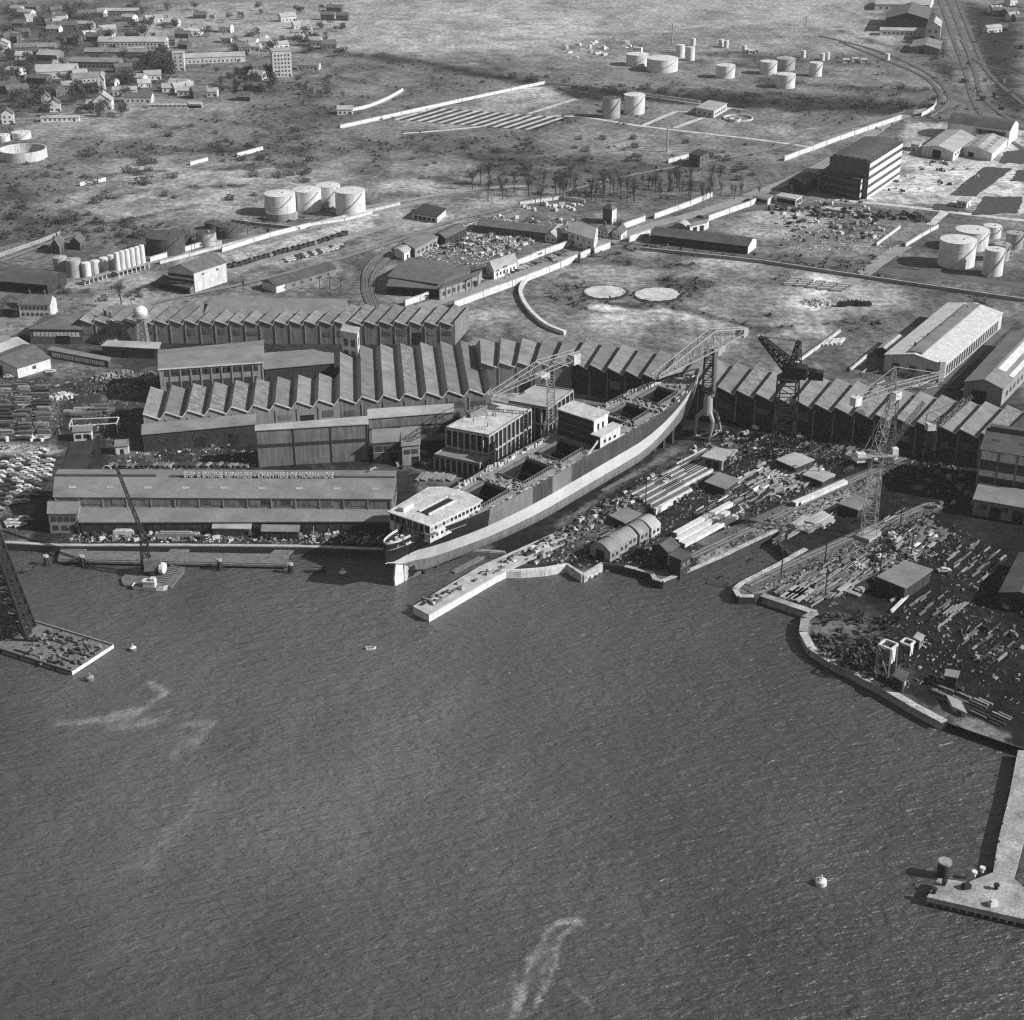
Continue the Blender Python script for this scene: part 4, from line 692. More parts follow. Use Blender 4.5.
for (u0, u1, v0, v1, n) in ((5, 110, 10, 50, 28), (100, 200, 20, 50, 16), (5, 90, 58, 100, 14), (95, 175, 62, 92, 8), (195, 345, 8, 58, 18), (150, 260, 86, 104, 6), (992, 1022, 4, 44, 9)):
    for k in range(n):
        u, v = U(u0, u1), U(v0, v1); p = R() < .55
        house(u, v, U(9, 17), U(7, 10), U(3, 5.5), U(2, 3.2), U(-.5, .6), 'white' if p else 'brick', 'roofl' if p else 'rooft', (HL[0 if p else 1]) if u < 500 else ('small pale roofed house beyond the far rail yard' if p else 'small dark roofed house beyond the far rail yard'), group=('far town houses ' if u < 500 else 'houses beyond the rail yard ') + ('with pale roofs' if p else 'with dark roofs'))
# ================================================================ TANKS
def tank(u, vb, wpx, hpx, m, label, roofm=None, cone=.06, name='storage_tank', cat='tank', rings=2, rail=False, stair=True, z0=0, group=None):
    r = wpx * S(vb - wpx * .12) / 2; q = P(u, vb, z0); f = Vector((q.x, q.y, 0)).normalized(); c = q + f * r; h = hpx * PV(vb)
    t = thing(name, label, cat, (c.x, c.y, z0), group); n = 40 if wpx > 12 else 20
    mb = MB(); mb.cyl(c, r, z0 - .4, z0 + h, n, cap=False); mb.build('shell', m, t, smooth=True)
    mb = MB(); mb.cyl(c, r * 1.01, z0 + h - .02, z0 + h + cone * r, n, r1=.05); mb.build('roof', roofm or m, t)
    for k in range(rings): z = z0 + h * (k + 1) / (rings + .0) - .25; mb = MB(); mb.cyl(c, r * 1.012, z, z + .22, n); mb.build('hoop', m, t)
    if stair and wpx > 12:
        mb = MB(); a0 = -2.2
        for k in range(20): a = a0 + k * .085; p = c + Vector((math.cos(a), math.sin(a), 0)) * (r + .45); mb.obox(p, (-math.sin(a), math.cos(a)), .9, .8, z0 + h * k / 20, z0 + h * k / 20 + .25)
        mb.build('stair', m, t)
        mb = MB(); mb.cyl(c + Vector((r * .3, -r * .2, 0)), .5, z0 + h, z0 + h + cone * r + .7, 8); mb.build('vent_cap', m, t)
    return t
tank(611, 119, 18, 19, 'tankg', 'grey tank with a dark top left of the white one in the walled depot', 'tankd'); tank(634, 115, 21, 18, 'tank', 'white tank beside the dark topped one in the walled depot')
for a in ((662, 73, 31, 12, 'wide low bright tank in the middle of the far tank farm'), (637, 67, 22, 11, 'pale tank left of the wide low one in the far tank farm'), (690, 61, 9, 13, 'slim tall tank right of the wide low one in the far tank farm'), (680, 58, 9, 12, 'slim tank half hidden behind its slim tall neighbour'), (725, 79, 19, 12, 'squat bright tank standing alone in the far tank farm'), (768, 75, 17, 12, 'pale tank left of the close pair in the far tank farm'), (785, 71, 19, 11, 'grey tank at the back of the close pair in the far tank farm'), (785, 89, 19, 13, 'bright tank at the front of the close pair in the far tank farm'), (815, 77, 13, 13, 'bright slim tank at the right end of the far tank farm')): tank(*a[:4], 'tank' if 'grey' not in a[4] else 'tankg', a[4])
for u, v, l in ((693, 46, 'small white tank at the far back of the tank farm'), (721, 47, 'small white tank left in the distant pair'), (726, 48, 'small white tank right in the distant pair'), (803, 58, 'small grey tank behind the bright slim tank'), (822, 61, 'small bright tank left in the pair by the slim tank'), (827, 60, 'small bright tank right in the pair by the slim tank'), (744, 53, 'little grey tank left of the hut row behind the tank farm'), (887, 61, 'little bright tank at the end of the hut row')): tank(u, v, 5, 7, 'tank', l, rings=1)
for k in range(6): house(748 + k * 3.5 if k < 3 else 846 + (k - 3) * 9, 53 + (k % 2) if k < 3 else 62 + (k % 2), 5, 4, 2.6, 1, 0, 'white', 'roofl', 'white hut in the row behind the far tank farm', cat='hut', name='hut', ch=0, group='huts behind the far tank farm')
tank(281, 217.5, 31, 20, 'tank', 'leftmost of the four bright oil tanks, behind its low bund', cone=.12); tank(308, 213, 28, 20, 'tank', 'bright oil tank second from the left of four', cone=.1); tank(329, 208, 24, 20, 'tank', 'bright oil tank half hidden behind the rightmost of four'); tank(351, 217.5, 30, 23, 'tank', 'rightmost and nearest of the four bright oil tanks')
tank(167, 257, 38, 17, 'tankd', 'widest black oil tank right of the tall silos', cone=.14); tank(184, 246, 16, 11, 'tankd', 'black oil tank half hidden behind the widest one', cone=.1); tank(207, 247, 20, 12, 'tankg', 'dark grey oil tank in the middle of the black tank group', 'tankd', cone=.1); tank(228, 239, 22, 11, 'tankd', 'rightmost black oil tank of the dark group', cone=.1); tank(213, 231, 16, 7, 'tankd', 'black tank furthest back in the dark group', cone=.14)
tank(955, 269.5, 36, 25, 'tank', 'big white tank nearest in the right hand tank group', rings=3); tank(970, 252, 33, 18, 'tank', 'big white tank behind the nearest of the right hand group'); tank(991, 239, 18, 11, 'tank', 'white tank furthest back in the right hand group'); tank(991.5, 277, 20, 25, 'tank', 'narrow bright tank right of the big white one', rings=3); tank(1013, 250, 17, 15, 'tankg', 'grey tank at the right edge of the white tank group'); tank(1000, 262, 16, 16, 'tankg', 'grey tank between the narrow bright tank and the right edge')
for u, v, wd, h, m, l in ((62, 275, 14, 16, 'tankg', 'grey silo at the left end of the silo row'), (75, 278.5, 15, 17, 'tankg', 'fat silo second in the silo row'), (87.5, 278, 9, 14, 'tank', 'first of the four white middle silos'), (96.5, 276, 9, 14, 'tank', 'second of the four white middle silos'), (105, 273, 8.6, 14, 'tank', 'third of the four white middle silos'), (113, 270.5, 8, 14, 'tank', 'last of the four white middle silos')): tank(u, v, wd, h, m, l, name='silo', cat='silo', stair=False, cone=.2)
t = thing('silo_platform', 'long open trestle platform carrying the six tall white silos', 'platform', tuple(P(120, 277)))
pa, pb = P(119, 277.5), P(149, 268.5); d = (pb - pa).normalized(); n = Vector((-d.y, d.x, 0))
mb = MB(); mb.obox((pa + pb) / 2 + n * 2, d, (pb - pa).length + 3, 5.5, 2.6, 3); mb.build('deck', 'concd', t)
for k in range(8):
    for s_ in (0, 4): p = pa.lerp(pb, k / 7) + n * s_; mb = MB(); mb.obox(p, d, .5, .5, 0, 2.6); mb.build('post', 'cream', t)
for k in range(6):
    p = pa.lerp(pb, (k + .5) / 6) + n * 2.2; q = Qpx(p.x, p.y, 3)
    tank(q[0], q[1] + .9, 5.6, 17, 'tank', ['tall white silo at the left end of the six on the trestle', 'tall white silo second from left on the trestle', 'tall white silo third from left on the trestle', 'tall white silo third from right on the trestle', 'tall white silo second from right on the trestle', 'tall white silo at the right end of the six on the trestle'][k], name='silo', cat='silo', stair=False, cone=.35, z0=3)
t = thing('silo_platform', 'low open trestle in front of the four white middle silos', 'platform', tuple(P(85, 285))); pa, pb = P(84, 285), P(114, 275.5); d = (pb - pa).normalized()
mb = MB(); mb.obox((pa + pb) / 2, d, (pb - pa).length, 3, 2.3, 2.7); mb.build('deck', 'concd', t)
for k in range(8): p = pa.lerp(pb, k / 7); mb = MB(); mb.obox(p, d, .45, 2, 0, 2.3); mb.build('post', 'cream', t)
def bund(u, v, wpx, h, label, m='cream', arc=(0, 2 * math.pi)):
    r = wpx * S(v) / 2; q = P(u, v); c = q + Vector((q.x, q.y, 0)).normalized() * r; t = []; n = 48; mb = MB()
    for k in range(n):
        a, b = arc[0] + (arc[1] - arc[0]) * k / n, arc[0] + (arc[1] - arc[0]) * (k + 1) / n
        f = lambda a_, rr, z: (c.x + rr * math.cos(a_), c.y + rr * math.sin(a_), z)
        mb.hexa([f(a, r, -.3), f(b, r, -.3), f(b, r - .8, -.3), f(a, r - .8, -.3)], [f(a, r, h), f(b, r, h), f(b, r - .8, h), f(a, r - .8, h)])
    o = mb.build('ring_wall', m, None, (c.x, c.y, 0)); tag(o, label, 'wall'); return c, r
c, r = bund(24.5, 163, 47, 6, 'bright open ring wall of a roofless reservoir in the left field')
tank(22, 140, 19, 6, 'tank', 'low white tank behind the ring wall in the left field', rings=1); tank(4, 142, 13, 6, 'tank', 'low white tank at the left edge by the ring wall', rings=1)
bund(283, 222, 32, 4, 'low curved grey bund in front of the leftmost bright oil tank', 'concd', (math.pi * 1.05, math.pi * 1.95))
bund(738, 122, 30, 1.2, 'low empty pale ring on the ground right of the walled depot', 'cream'); bund(735, 122.5, 12, 2, 'small pale ring inside the left of the larger ground ring', 'cream')
# ================================================================ WALLS
def wall(pts, h, label, m='white', th=.5, name='boundary_wall', gaps=False, sm=False, cat='wall', coping=True):
    if sm: pts = smooth(pts, 6)
    q = [P(*p) for p in pts]; mb = MB(); cb = MB()
    for i in range(len(q) - 1):
        a, b = q[i], q[i + 1]; d = (b - a); L_ = d.length; n = max(1, int(L_ / 9)); d.normalize()
        for k in range(n):
            p = a.lerp(b, (k + .5) / n)
            hh = h * U(.96, 1.04); mb.obox(p, d, L_ / n + .02, th, -.4, hh); cb.obox(p, d, L_ / n + .02, th + .3, hh, hh + .18)
            if not sm: e = a.lerp(b, k / n); (cb.obox(e, d, .5, th + .3, -.3, h * 1.05 + .15) if k % 2 == 0 else None)
    t = thing(name, label, cat, tuple(q[0])); mb.build('panel', m, t); cb.build('coping', m if th > 1 else 'conc', t); return t
wall([(454, 308), (526, 281.5), (560, 268)], 3.2, 'white boundary wall on the road from the hall corner to the curved wall')
wall([(560, 268), (577, 260.5)], 3.2, 'white wall section left of the first roadside bush gap'); wall([(580, 259), (590, 255)], 3.2, 'short white wall section between the roadside bushes'); wall([(594, 254), (610, 248)], 3.2, 'white wall section after the second roadside bush'); wall([(629, 242), (650, 235)], 3.2, 'white wall section ending at the dark barrack')
wall([(526, 281.5), (522, 287), (520.5, 295), (525, 306), (535, 318), (548, 328), (565, 335)], 1.7, 'curved white wall sweeping down beside the field of pale rings', sm=True, th=1.5)
wall([(405, 306), (420, 301), (440, 293)], 2.8, 'short white wall below the open fronted dark shed')
wall([(517, 266), (545, 254.5), (582, 241)], 3, 'white wall on the scrap yard side of the road below the big bright house')
wall([(623, 229), (645, 221)], 3, 'white wall from the low gabled house along the upper road'); wall([(654, 219), (690, 206), (712, 197)], 3, 'long white wall along the upper road beside the bare trees')
wall([(708, 221), (750, 206), (765, 199)], 3, 'tall white wall along the lower side of the upper road'); wall([(668, 163), (690, 157)], 2.5, 'lone white wall stub in the rough field')
wall([(784, 161), (840, 140), (901, 119)], 3, 'long white wall beside the far field before the five storey block'); wall([(921, 117), (933, 110), (936, 104)], 3, 'short curved white wall at the railway bend', sm=True)
wall([(340, 128), (440, 106), (545, 83.5)], 2, 'long pale wall along the far track above the allotment strips'); wall([(545, 83.5), (620, 92), (700, 103)], 1.6, 'low pale wall on the far side of the tank depot')
wall([(340, 113), (365, 108.5), (385, 101), (403, 91)], 2.2, 'curved pale wall along the far left road', sm=True)
wall([(80, 186), (106, 181)], 2.2, 'lone white wall fragment furthest left in the rough field'); wall([(190, 165.5), (208, 160.5)], 2.2, 'lone white wall fragment in the middle of the rough field'); wall([(237, 157), (263, 150)], 2.4, 'lone white wall fragment furthest right in the rough field')
wall([(150, 262), (200, 247), (222, 245)], 2.4, 'curved white wall in front of the black oil tanks'); wall([(222, 252), (270, 237), (310, 227)], 2.4, 'white wall between the black and the bright oil tanks'); wall([(232, 222), (260, 226), (300, 230)], 1.6, 'low grey wall left of the bright oil tanks', 'concd'); wall([(310, 226), (345, 221), (372, 214)], 1.8, 'low pale wall in front of the nearest bright oil tank')
wall([(160, 264), (260, 238), (400, 205)], 1.6, 'long low pale wall on the far side of the lorry park', 'cream'); wall([(905, 247), (930, 232), (938, 228)], 2, 'pale wall going up beside the white tank group'); wall([(876, 246), (900, 228)], 1.5, 'thin pale wall left of the white tank group')
wall([(795, 365), (840, 332)], 1.2, 'straight white wall line across the waste ground behind the long hall', name='boundary_wall'); wall([(850, 371), (877, 348)], 1, 'shorter pale wall line beside the small open shed')
wall([(520, 205), (560, 199), (585, 203)], 1.8, 'broken pale wall above the scrap yard'); wall([(0, 257), (40, 243), (60, 235)], 1.8, 'low grey wall along the field track at the left', 'concd')
wall([(640, 250), (760, 263), (900, 284), (1024, 302)], 1.6, 'long dark fence wall along the lane below the barrack', 'concd')
# ================================================================ THE SHIP ON THE SLIP
A0 = Vector((-34.2, 451.2, 0)); B0 = Vector((67.5, 567.0, 0)); LS = (B0 - A0).length; dS = (B0 - A0) / LS; nS = Vector((dS.y, -dS.x, 0)); SLP = .062
DK = 15.6
def X(s, b, z): p = A0 + dS * s + nS * b; return Vector((p.x, p.y, -2 + SLP * s + z))
ship = thing('cargo_ship', 'large unfinished cargo ship with a pale band along its hull on the slipway', 'ship', tuple(X(0, 0, 0)))
BW = 11.0
def hb(s, z):      # half breadth
    zt = min(max(z / DK, 0), 1)
    if s < 60:
        e = (60 - s) / 68.0; k0 = max(0, 1 - e ** 2.6)                   # deck outline aft
        kb = max(0, 1 - ((60 - s) / 56.0) ** 1.6) if s > 4 else 0        # bottom outline aft
        m = zt ** (.9 if s > 30 else .9 + (30 - s) * .03); k = kb + (k0 - kb) * min(1, m * 1.05)
    elif s > 112:
        e = min(1, (s - 112) / 48.0); k0 = max(0, 1 - e ** 2.4); kb = max(0, 1 - min(1, (s - 108) / 44.0) ** 1.4); k = kb + (k0 - kb) * zt ** 1.2
    else: k = 1
    if z < 2.2: k *= .86 + .14 * math.sin(min(1, z / 2.2) * math.pi / 2)
    return BW * k
def sheer(s): return DK + (1.6 * ((s - 100) / 60) ** 2 if s > 100 else 0) + (.9 * ((40 - s) / 45) ** 2 if s < 40 else 0)
SS = [-8.5, -7.5, -5.5, -3, 0, 4, 9, 15, 22, 30, 40, 50, 60, 70, 80, 90, 100, 108, 116, 124, 131, 137, 142, 147, 151, 154.5, 157.5, 159.5]
def stem(z): return 153.5 + 6.2 * (z / 18.0)
def keelz(s):
    if s >= 6: return 0.0
    return min(9.6, (6 - s) * (.95 if s > 0 else .55) + (0 if s > 0 else 2.4)) 
def band0(s): return 4.6 + (3.2 if s < 10 else 0) * max(0, (10 - s) / 18) + (((s - 104) / 52) ** 2 * 7.2 if s > 104 else 0)
def band1(s): return band0(s) + 4.5 * (1 if s > 6 else max(.42, 1 - (6 - s) * .05))
NZ = [0, .5, 1.2, 2.2]
hullmb = MB(); rows = []
for s in SS:
    z0, zt = keelz(s), sheer(s); b0, b1 = max(z0 + .05, band0(s)), 0; b1 = max(b0 + .3, band1(s)); b1 = min(b1, zt - .7); b0 = min(b0, b1 - .2)
    lv = [z0, z0 + (b0 - z0) * .12, z0 + (b0 - z0) * .3, z0 + (b0 - z0) * .6, b0, (b0 + b1) / 2, b1, b1 + (zt - b1) * .33, b1 + (zt - b1) * .66, zt]
    row = []
    for i, z in enumerate(lv):
        ss = min(s, stem(z)) if s > 140 else s
        b = hb(ss if s <= 140 else min(ss, 159.5), z) * (1 if s < 159 else .02); b = b if i else b * .8
        if s < 0: b = BW * math.sqrt(max(0, 1 - ((0 - s) / 8.7) ** 2)) * .93 * (hb(0, zt) / BW) * ((.25 + .75 * ((z - z0) / (zt - z0))) if zt > z0 else 1)
        row.append((ss, b, z))
    rows.append(row)
nl = len(rows[0])
for sg_ in (1, -1):
    for i in range(len(rows) - 1):
        for j in range(nl - 1):
            q = [X(rows[i][j][0], sg_ * rows[i][j][1], rows[i][j][2]), X(rows[i + 1][j][0], sg_ * rows[i + 1][j][1], rows[i + 1][j][2]), X(rows[i + 1][j + 1][0], sg_ * rows[i + 1][j + 1][1], rows[i + 1][j + 1][2]), X(rows[i][j + 1][0], sg_ * rows[i][j + 1][1], rows[i][j + 1][2])]
            if sg_ < 0: q.reverse()
            s = SS[i]
            if j < 4: mi = 3
            elif j < 6: mi = 1
            else:
                if s < 30: mi = 2
                elif s < 40: mi = 4 if j < 9 else 0
                elif s < 50: mi = 4
                elif s < 60: mi = 0
                elif s < 80: mi = 4 if (j < 9 and s < 70) else 0
                else: mi = 0 if s < 150 else 0
            hullmb.cur = mi; hullmb.face(q)
hullmb.cur = 3
for i in range(len(rows) - 1): a, b = rows[i][0], rows[i + 1][0]; hullmb.face([X(*a), X(a[0], -a[1], a[2]), X(b[0], -b[1], b[2]), X(*b)])
a = rows[0]; hullmb.cur = 2; hullmb.face([X(*p) for p in a] + [X(p[0], -p[1], p[2]) for p in reversed(a)])
hull = hullmb.build('hull', ['hull', 'band', 'hulld', 'hullb', 'hullp'], ship); hull.data.flip_normals() if 0 else None
HATCH = [(30.5, 44, 5.2), (51, 65.5, 5.4), (71, 84, 5.2), (99.5, 108, 4.6), (111, 121.5, 5.2), (127, 139, 4.4)]
def dkz(s): return sheer(s) - 1.0
cuts = [20.0] + [v for h in HATCH for v in h[:2]] + [158]
dmb = MB(); edges = sorted(set(cuts + [s for s in SS if 20 < s < 158]))
for a, b in zip(edges[:-1], edges[1:]):
    h = next((h for h in HATCH if h[0] <= a and b <= h[1]), None)
    for sg_ in (1, -1):
        f = lambda s, k: X(s, sg_ * k, dkz(s)); i0 = h[2] if h else 0
        q = [f(a, i0), f(a, hb(a, DK) - .15), f(b, hb(b, DK) - .15), f(b, i0)]; dmb.face(q if sg_ > 0 else q[::-1])
dmb.build('deck', 'deck', ship)
mb = MB()
for s0, s1 in zip([-8.3, -7.5, -5.5, -3, 0, 4, 9, 15], [-7.5, -5.5, -3, 0, 4, 9, 15, 20.5]):
    bb = lambda s: (BW * math.sqrt(max(0, 1 - (-s / 8.7) ** 2)) * .93 * hb(0, DK) / BW if s < 0 else hb(s, DK)) - .2
    mb.face([X(s0, -bb(s0), dkz(s0) - 1.2), X(s0, bb(s0), dkz(s0) - 1.2), X(s1, bb(s1), dkz(s1) - 1.2), X(s1, -bb(s1), dkz(s1) - 1.2)])
mb.build('aft_deck', 'deckl', ship)
for h in HATCH:
    s0, s1, w_ = h; z0, z1 = dkz(s0), dkz(s1); mb = MB()
    f = lambda s, b, dz: X(s, b, dkz(s) + dz)
    for (p, q) in (((s0, -w_), (s1, -w_)), ((s1, w_), (s0, w_)), ((s0, w_), (s0, -w_)), ((s1, -w_), (s1, w_))):
        mb.face([f(*p, -9), f(*q, -9), f(*q, 0), f(*p, 0)])
    mb.face([f(s0, -w_, -9), f(s0, w_, -9), f(s1, w_, -9), f(s1, -w_, -9)]); hold = mb.build('hold', 'hulld', ship)
    mb = MB()
    for (p, q) in (((s0, -w_), (s1, -w_)), ((s1, w_), (s0, w_)), ((s0, w_), (s0, -w_)), ((s1, -w_), (s1, w_))):
        a, b = f(*p, .45), f(*q, .45); d = b - a; mb.hexa([a + Vector((-.15, -.15, -.7)), b + Vector((.15, -.15, -.7)), b + Vector((.15, .15, -.7)), a + Vector((-.15, .15, -.7))], [a + Vector((-.15, -.15, .5)), b + Vector((.15, -.15, .5)), b + Vector((.15, .15, .5)), a + Vector((-.15, .15, .5))])
    n = int((s1 - s0) / 1.1)
    for k in range(n + 1):
        s = s0 + (s1 - s0) * k / n
        for sg_ in (1, -1): p = f(s, sg_ * (w_ + .35), 0); mb.obox(p, dS, .35, .7, p.z, p.z + .8)
    mb.build('hatch_coaming', 'steelm', ship)
    for k in range(2): s = s0 + (s1 - s0) * (k + 1) / 3; mb = MB(); a, b = f(s, -w_, -2.2), f(s, w_, -2.2); mb.bar(a, b, .3); mb.build('hold_beam', 'steel', hold)
mb = MB()
for sg_ in (1, -1):
    for k in range(110):
        s = 22 + k * 1.2; b = hb(s, DK) - .9; p = X(s, sg_ * b, dkz(s)); p = p + nS * U(-.6, .3) * sg_
        if R() < .6: mb.obox(p, dS, U(.4, 2.2), U(.3, .9), p.z, p.z + U(.3, 1.1))
tag(mb.build('deck_fittings', 'deckl', ship), kind='stuff')
mb = MB()
for k in range(230):
    h = random.choice([(21, 30), (45, 50.5), (66, 70), (121.5, 126.5), (139.5, 152), (108.2, 110.8)]); s = U(*h); b = U(-.8, .8) * hb(s, DK); p = X(s, b, dkz(s)); mb.obox(p, (math.cos(k), math.sin(k)), U(.4, 2.2), U(.2, .9), p.z, p.z + U(.2, 1.0))
tag(mb.build('deck_gear', 'concd', ship), kind='stuff')
mb = MB(); pr = None
for s in [15, 22, 30, 40, 50, 60, 70, 80, 90, 100, 108, 116, 124, 131, 137, 142, 147, 151, 154]:
    for sg_ in (1, -1): pass
    cur = [X(s, sg_ * (hb(s, DK) - .06), sheer(s)) for sg_ in (1, -1)]
    if pr:
        for a, b in zip(pr, cur): mb.bar(a, b, .16)
    pr = cur
mb.build('gunwale', 'steelm', ship)
# poop house
pz = X(14, 0, 0).z + DK + 3.4
rp = [P(387, 511.5, pz), P(429.5, 526, pz), P(483, 500, pz), P(468, 492.5, pz), P(445, 486.5, pz), P(428, 487, pz)]
poop = MB(); ctr = sum(rp, Vector()) / 6
ins = [p + (ctr - p).normalized() * .8 for p in rp]
poop.prism([(p.x, p.y) for p in ins], pz - 6.4, pz - .3); ph = poop.build('deckhouse', 'cream', ship)
mb = MB(); mb.slab(rp, .4); mb.build('boat_deck', 'deckl', ship)
mb = MB(); a, b = P(424, 514, pz), P(452, 499.5, pz); d = (b - a).normalized(); mb.obox((a + b) / 2, d, (b - a).length, 3.6, pz + .02, pz + .06); mb.build('skylight_opening', 'dark', ship)
for o_ in (-1.95, 1.95): mb = MB(); q = (a + b) / 2 + Vector((-d.y, d.x, 0)) * o_; mb.obox(q, d, (b - a).length, .3, pz, pz + .8); mb.build('casing_coaming', 'deckl', ship)
q = P(407, 509, pz); mb = MB(); mb.obox(q, d, 5, 1.6, pz, pz + 1.4); mb.build('deck_locker', 'white', ship)
for k in range(13): p = ins[1].lerp(ins[2], (k + .5) / 13); dd_ = (ins[2] - ins[1]).normalized(); panel('window', ship, Vector((p.x, p.y, pz - 2.4)), dd_, 1.1, 1.1, 'dark' if R() < .75 else 'wallp')
for k in range(11): p = ins[1].lerp(ins[2], (k + .5) / 11); panel('window', ship, Vector((p.x, p.y, pz - 5)), dd_, .9, .9, 'dark')
for k in range(7): p = ins[0].lerp(ins[1], (k + .5) / 7); dd_ = (ins[1] - ins[0]).normalized(); panel('doorway', ship, Vector((p.x, p.y, pz - 3)), dd_, 1.6, 2.3, 'dark')
mb = MB(); dd_ = (rp[1] - rp[0]); c_ = (rp[0] + rp[1]) / 2 + (rp[1] - rp[0]).cross(Vector((0, 0, 1))).normalized() * 1.0
c_ = X(5.5, 0, 0); mb.obox(c_, nS, 16, 3.4, pz - 3.3, pz - 3.0); mb.build('aft_gallery', 'steelm', ship)
for k in range(8): mb = MB(); p = c_ + nS * (-7.6 + k * 2.17) - dS * 1.5; mb.obox(p, nS, .25, .25, pz - 6, pz - .4); mb.build('gallery_post', 'steelm', ship)
mb = MB(); pr = None
for k in range(21):
    a = -math.pi / 2 + math.pi * k / 20; s = -8.4 * math.cos(a); s = min(s, 0); b = math.sin(a) * BW * .93 * hb(0, DK) / BW; cur = X(s, b, sheer(-2) - .05)
    if pr is not None: mb.hexa([pr + Vector((0, 0, -1.0)), cur + Vector((0, 0, -1.0)), cur + (X(2, 0, 0) - cur) * .03 + Vector((0, 0, -1)), pr + (X(2, 0, 0) - pr) * .03 + Vector((0, 0, -1))][:4] if 0 else [pr, cur, cur + dS * .25, pr + dS * .25], [pr + Vector((0, 0, .9)), cur + Vector((0, 0, .9)), cur + dS * .25 + Vector((0, 0, .9)), pr + dS * .25 + Vector((0, 0, .9))])
    pr = cur
mb.build('stern_bulwark', 'deckl', ship)
mb = MB()
for k in range(40): s = U(-6.5, 3.5); b = U(-.75, .75) * hb(2, DK) * (1 if s > -3 else .6); p = X(s, b, dkz(s) - 1.2); mb.obox(p, (R(), R()), U(.5, 1.8), U(.4, 1.1), p.z, p.z + U(.4, 1.3))
tag(mb.build('mooring_gear', 'deckl', ship), kind='stuff')
for k in range(2): p = X(-3 + k, 3 - 6 * k, dkz(0)); mb = MB(); mb.tube(p, p + Vector((0, 0, 5)), .14, .08); mb.build('flag_staff', 'steelm', ship)
# rudder and propeller
def plate(name, pts, th, m):
    mb = MB(); a = [X(s, -th, z) for s, z in pts]; b = [X(s, th, z) for s, z in pts]; n = len(a)
    mb.idx(a + b, [tuple(range(n)), tuple(range(2 * n - 1, n - 1, -1))] + [(i, n + i, n + (i + 1) % n, (i + 1) % n) for i in range(n)]); return mb.build(name, m, ship)
plate('rudder', [(-4.6, -.6), (-.9, -.6), (-.7, 2), (-1.2, 7.6), (-4.0, 7.9), (-4.9, 3)], .32, 'white'); plate('stern_post', [(-.5, -.5), (.6, -.5), (1.6, 3), (.8, 8.2), (-.4, 8.2)], .3, 'band'); plate('sole_piece', [(-3, -.9), (7, -.6), (7, .3), (-3, -.45)], .4, 'steelm')
mb = MB()
for k in range(4):
    a = k * math.pi / 2 + .4; c0 = X(2.2, 0, 3.2); u_ = nS * math.cos(a) + Vector((0, 0, 1)) * math.sin(a); v_ = nS * -math.sin(a) + Vector((0, 0, 1)) * math.cos(a); mb.face([c0 + u_ * .4 - v_ * .3, c0 + u_ * 2.3 - v_ * .9 - dS * .3, c0 + u_ * 2.9 + dS * .1, c0 + u_ * 2.2 + v_ * .9 + dS * .4, c0 + u_ * .4 + v_ * .3])
mb.tube(X(1.2, 0, 3.2), X(3.6, 0, 3.2), .45, .6, 8); mb.build('propeller', 'steelm', ship)
# bridge house: shaded aft face painted dark, sunlit starboard end painted white, pale roof
def blockS(name, m, s0, s1, b0, b1, z0, z1, top=1.0, parent=ship):
    mb = MB(); f = lambda s, b, z: X(s, b, dkz(s0) + z); mb.hexa([f(s0, b0, z0), f(s0, b1, z0), f(s1, b1, z0), f(s1, b0, z0)], [f(s0, b0, z1), f(s0, b1, z1), f(s1, b1, z1), f(s1, b0, z1)]); return mb.build(name, m, parent)
blockS('bridge_house', 'steel', 87.5, 95.5, -9.6, 6.2, 0, 9.4); blockS('bridge_lower_house', 'steel', 86, 97.5, 6.2, 10.3, 0, 5.0); blockS('lit_side_plating', 'white', 87.6, 95.4, 6.21, 6.42, 5.0, 9.3); blockS('lit_side_plating', 'white', 86.1, 97.4, 10.32, 10.55, .9, 4.9)
blockS('bridge_roof', 'deckl', 87, 96.2, -10, 6.7, 9.4, 9.75); blockS('bridge_wing', 'deckl', 85.6, 98, 6.45, 11, 5.0, 5.3)
for k, z in enumerate((2.4, 5, 7.4)): blockS('deck_edge', 'steelm', 87.25, 87.48, -9.6, 6.2, z, z + .25)
for k in range(2): p = X(90 + 2.6 * k, 6.45, 0); panel('doorway', ship, Vector((p.x, p.y, X(90, 0, dkz(90) + 5.3).z)), dS, .9, 2.2, 'dark')
for k in range(3): p = X(88.6 + 2.8 * k, 10.6, 0); panel('window', ship, Vector((p.x, p.y, X(90, 0, dkz(90) + 2).z)), dS, 1, 1.1, 'dark')
mb = MB()
for k in range(4): mb.bar(X(80.5, 9.8, dkz(80) + .3 * k), X(86, 9.8, dkz(86) + 3.2 + .3 * k), .12)
mb.build('gangway', 'white', ship)
# bunting of washing-like cloths and stages along the port rail
mb = MB()
for k in range(95):
    s = 26 + k * 1.22; b = -(hb(s, DK) - 1.0 - 1.1 * math.sin(k * .5)); p = X(s, b, dkz(s) + .4)
    if R() < .8: d = (dS + nS * U(-.5, .5)).normalized(); h = U(.7, 1.7); mb.obox(p, d, U(.3, 1.1), U(.15, .5), p.z - .4, p.z + h * .7)
tag(mb.build('rail_screens', 'cream', ship), kind='stuff')
for k in range(9):
    s = 34 + k * 13; mb = MB(); p = X(s, BW + .05, 0) if s < 112 else X(s, hb(s, 8) + .05, 0)
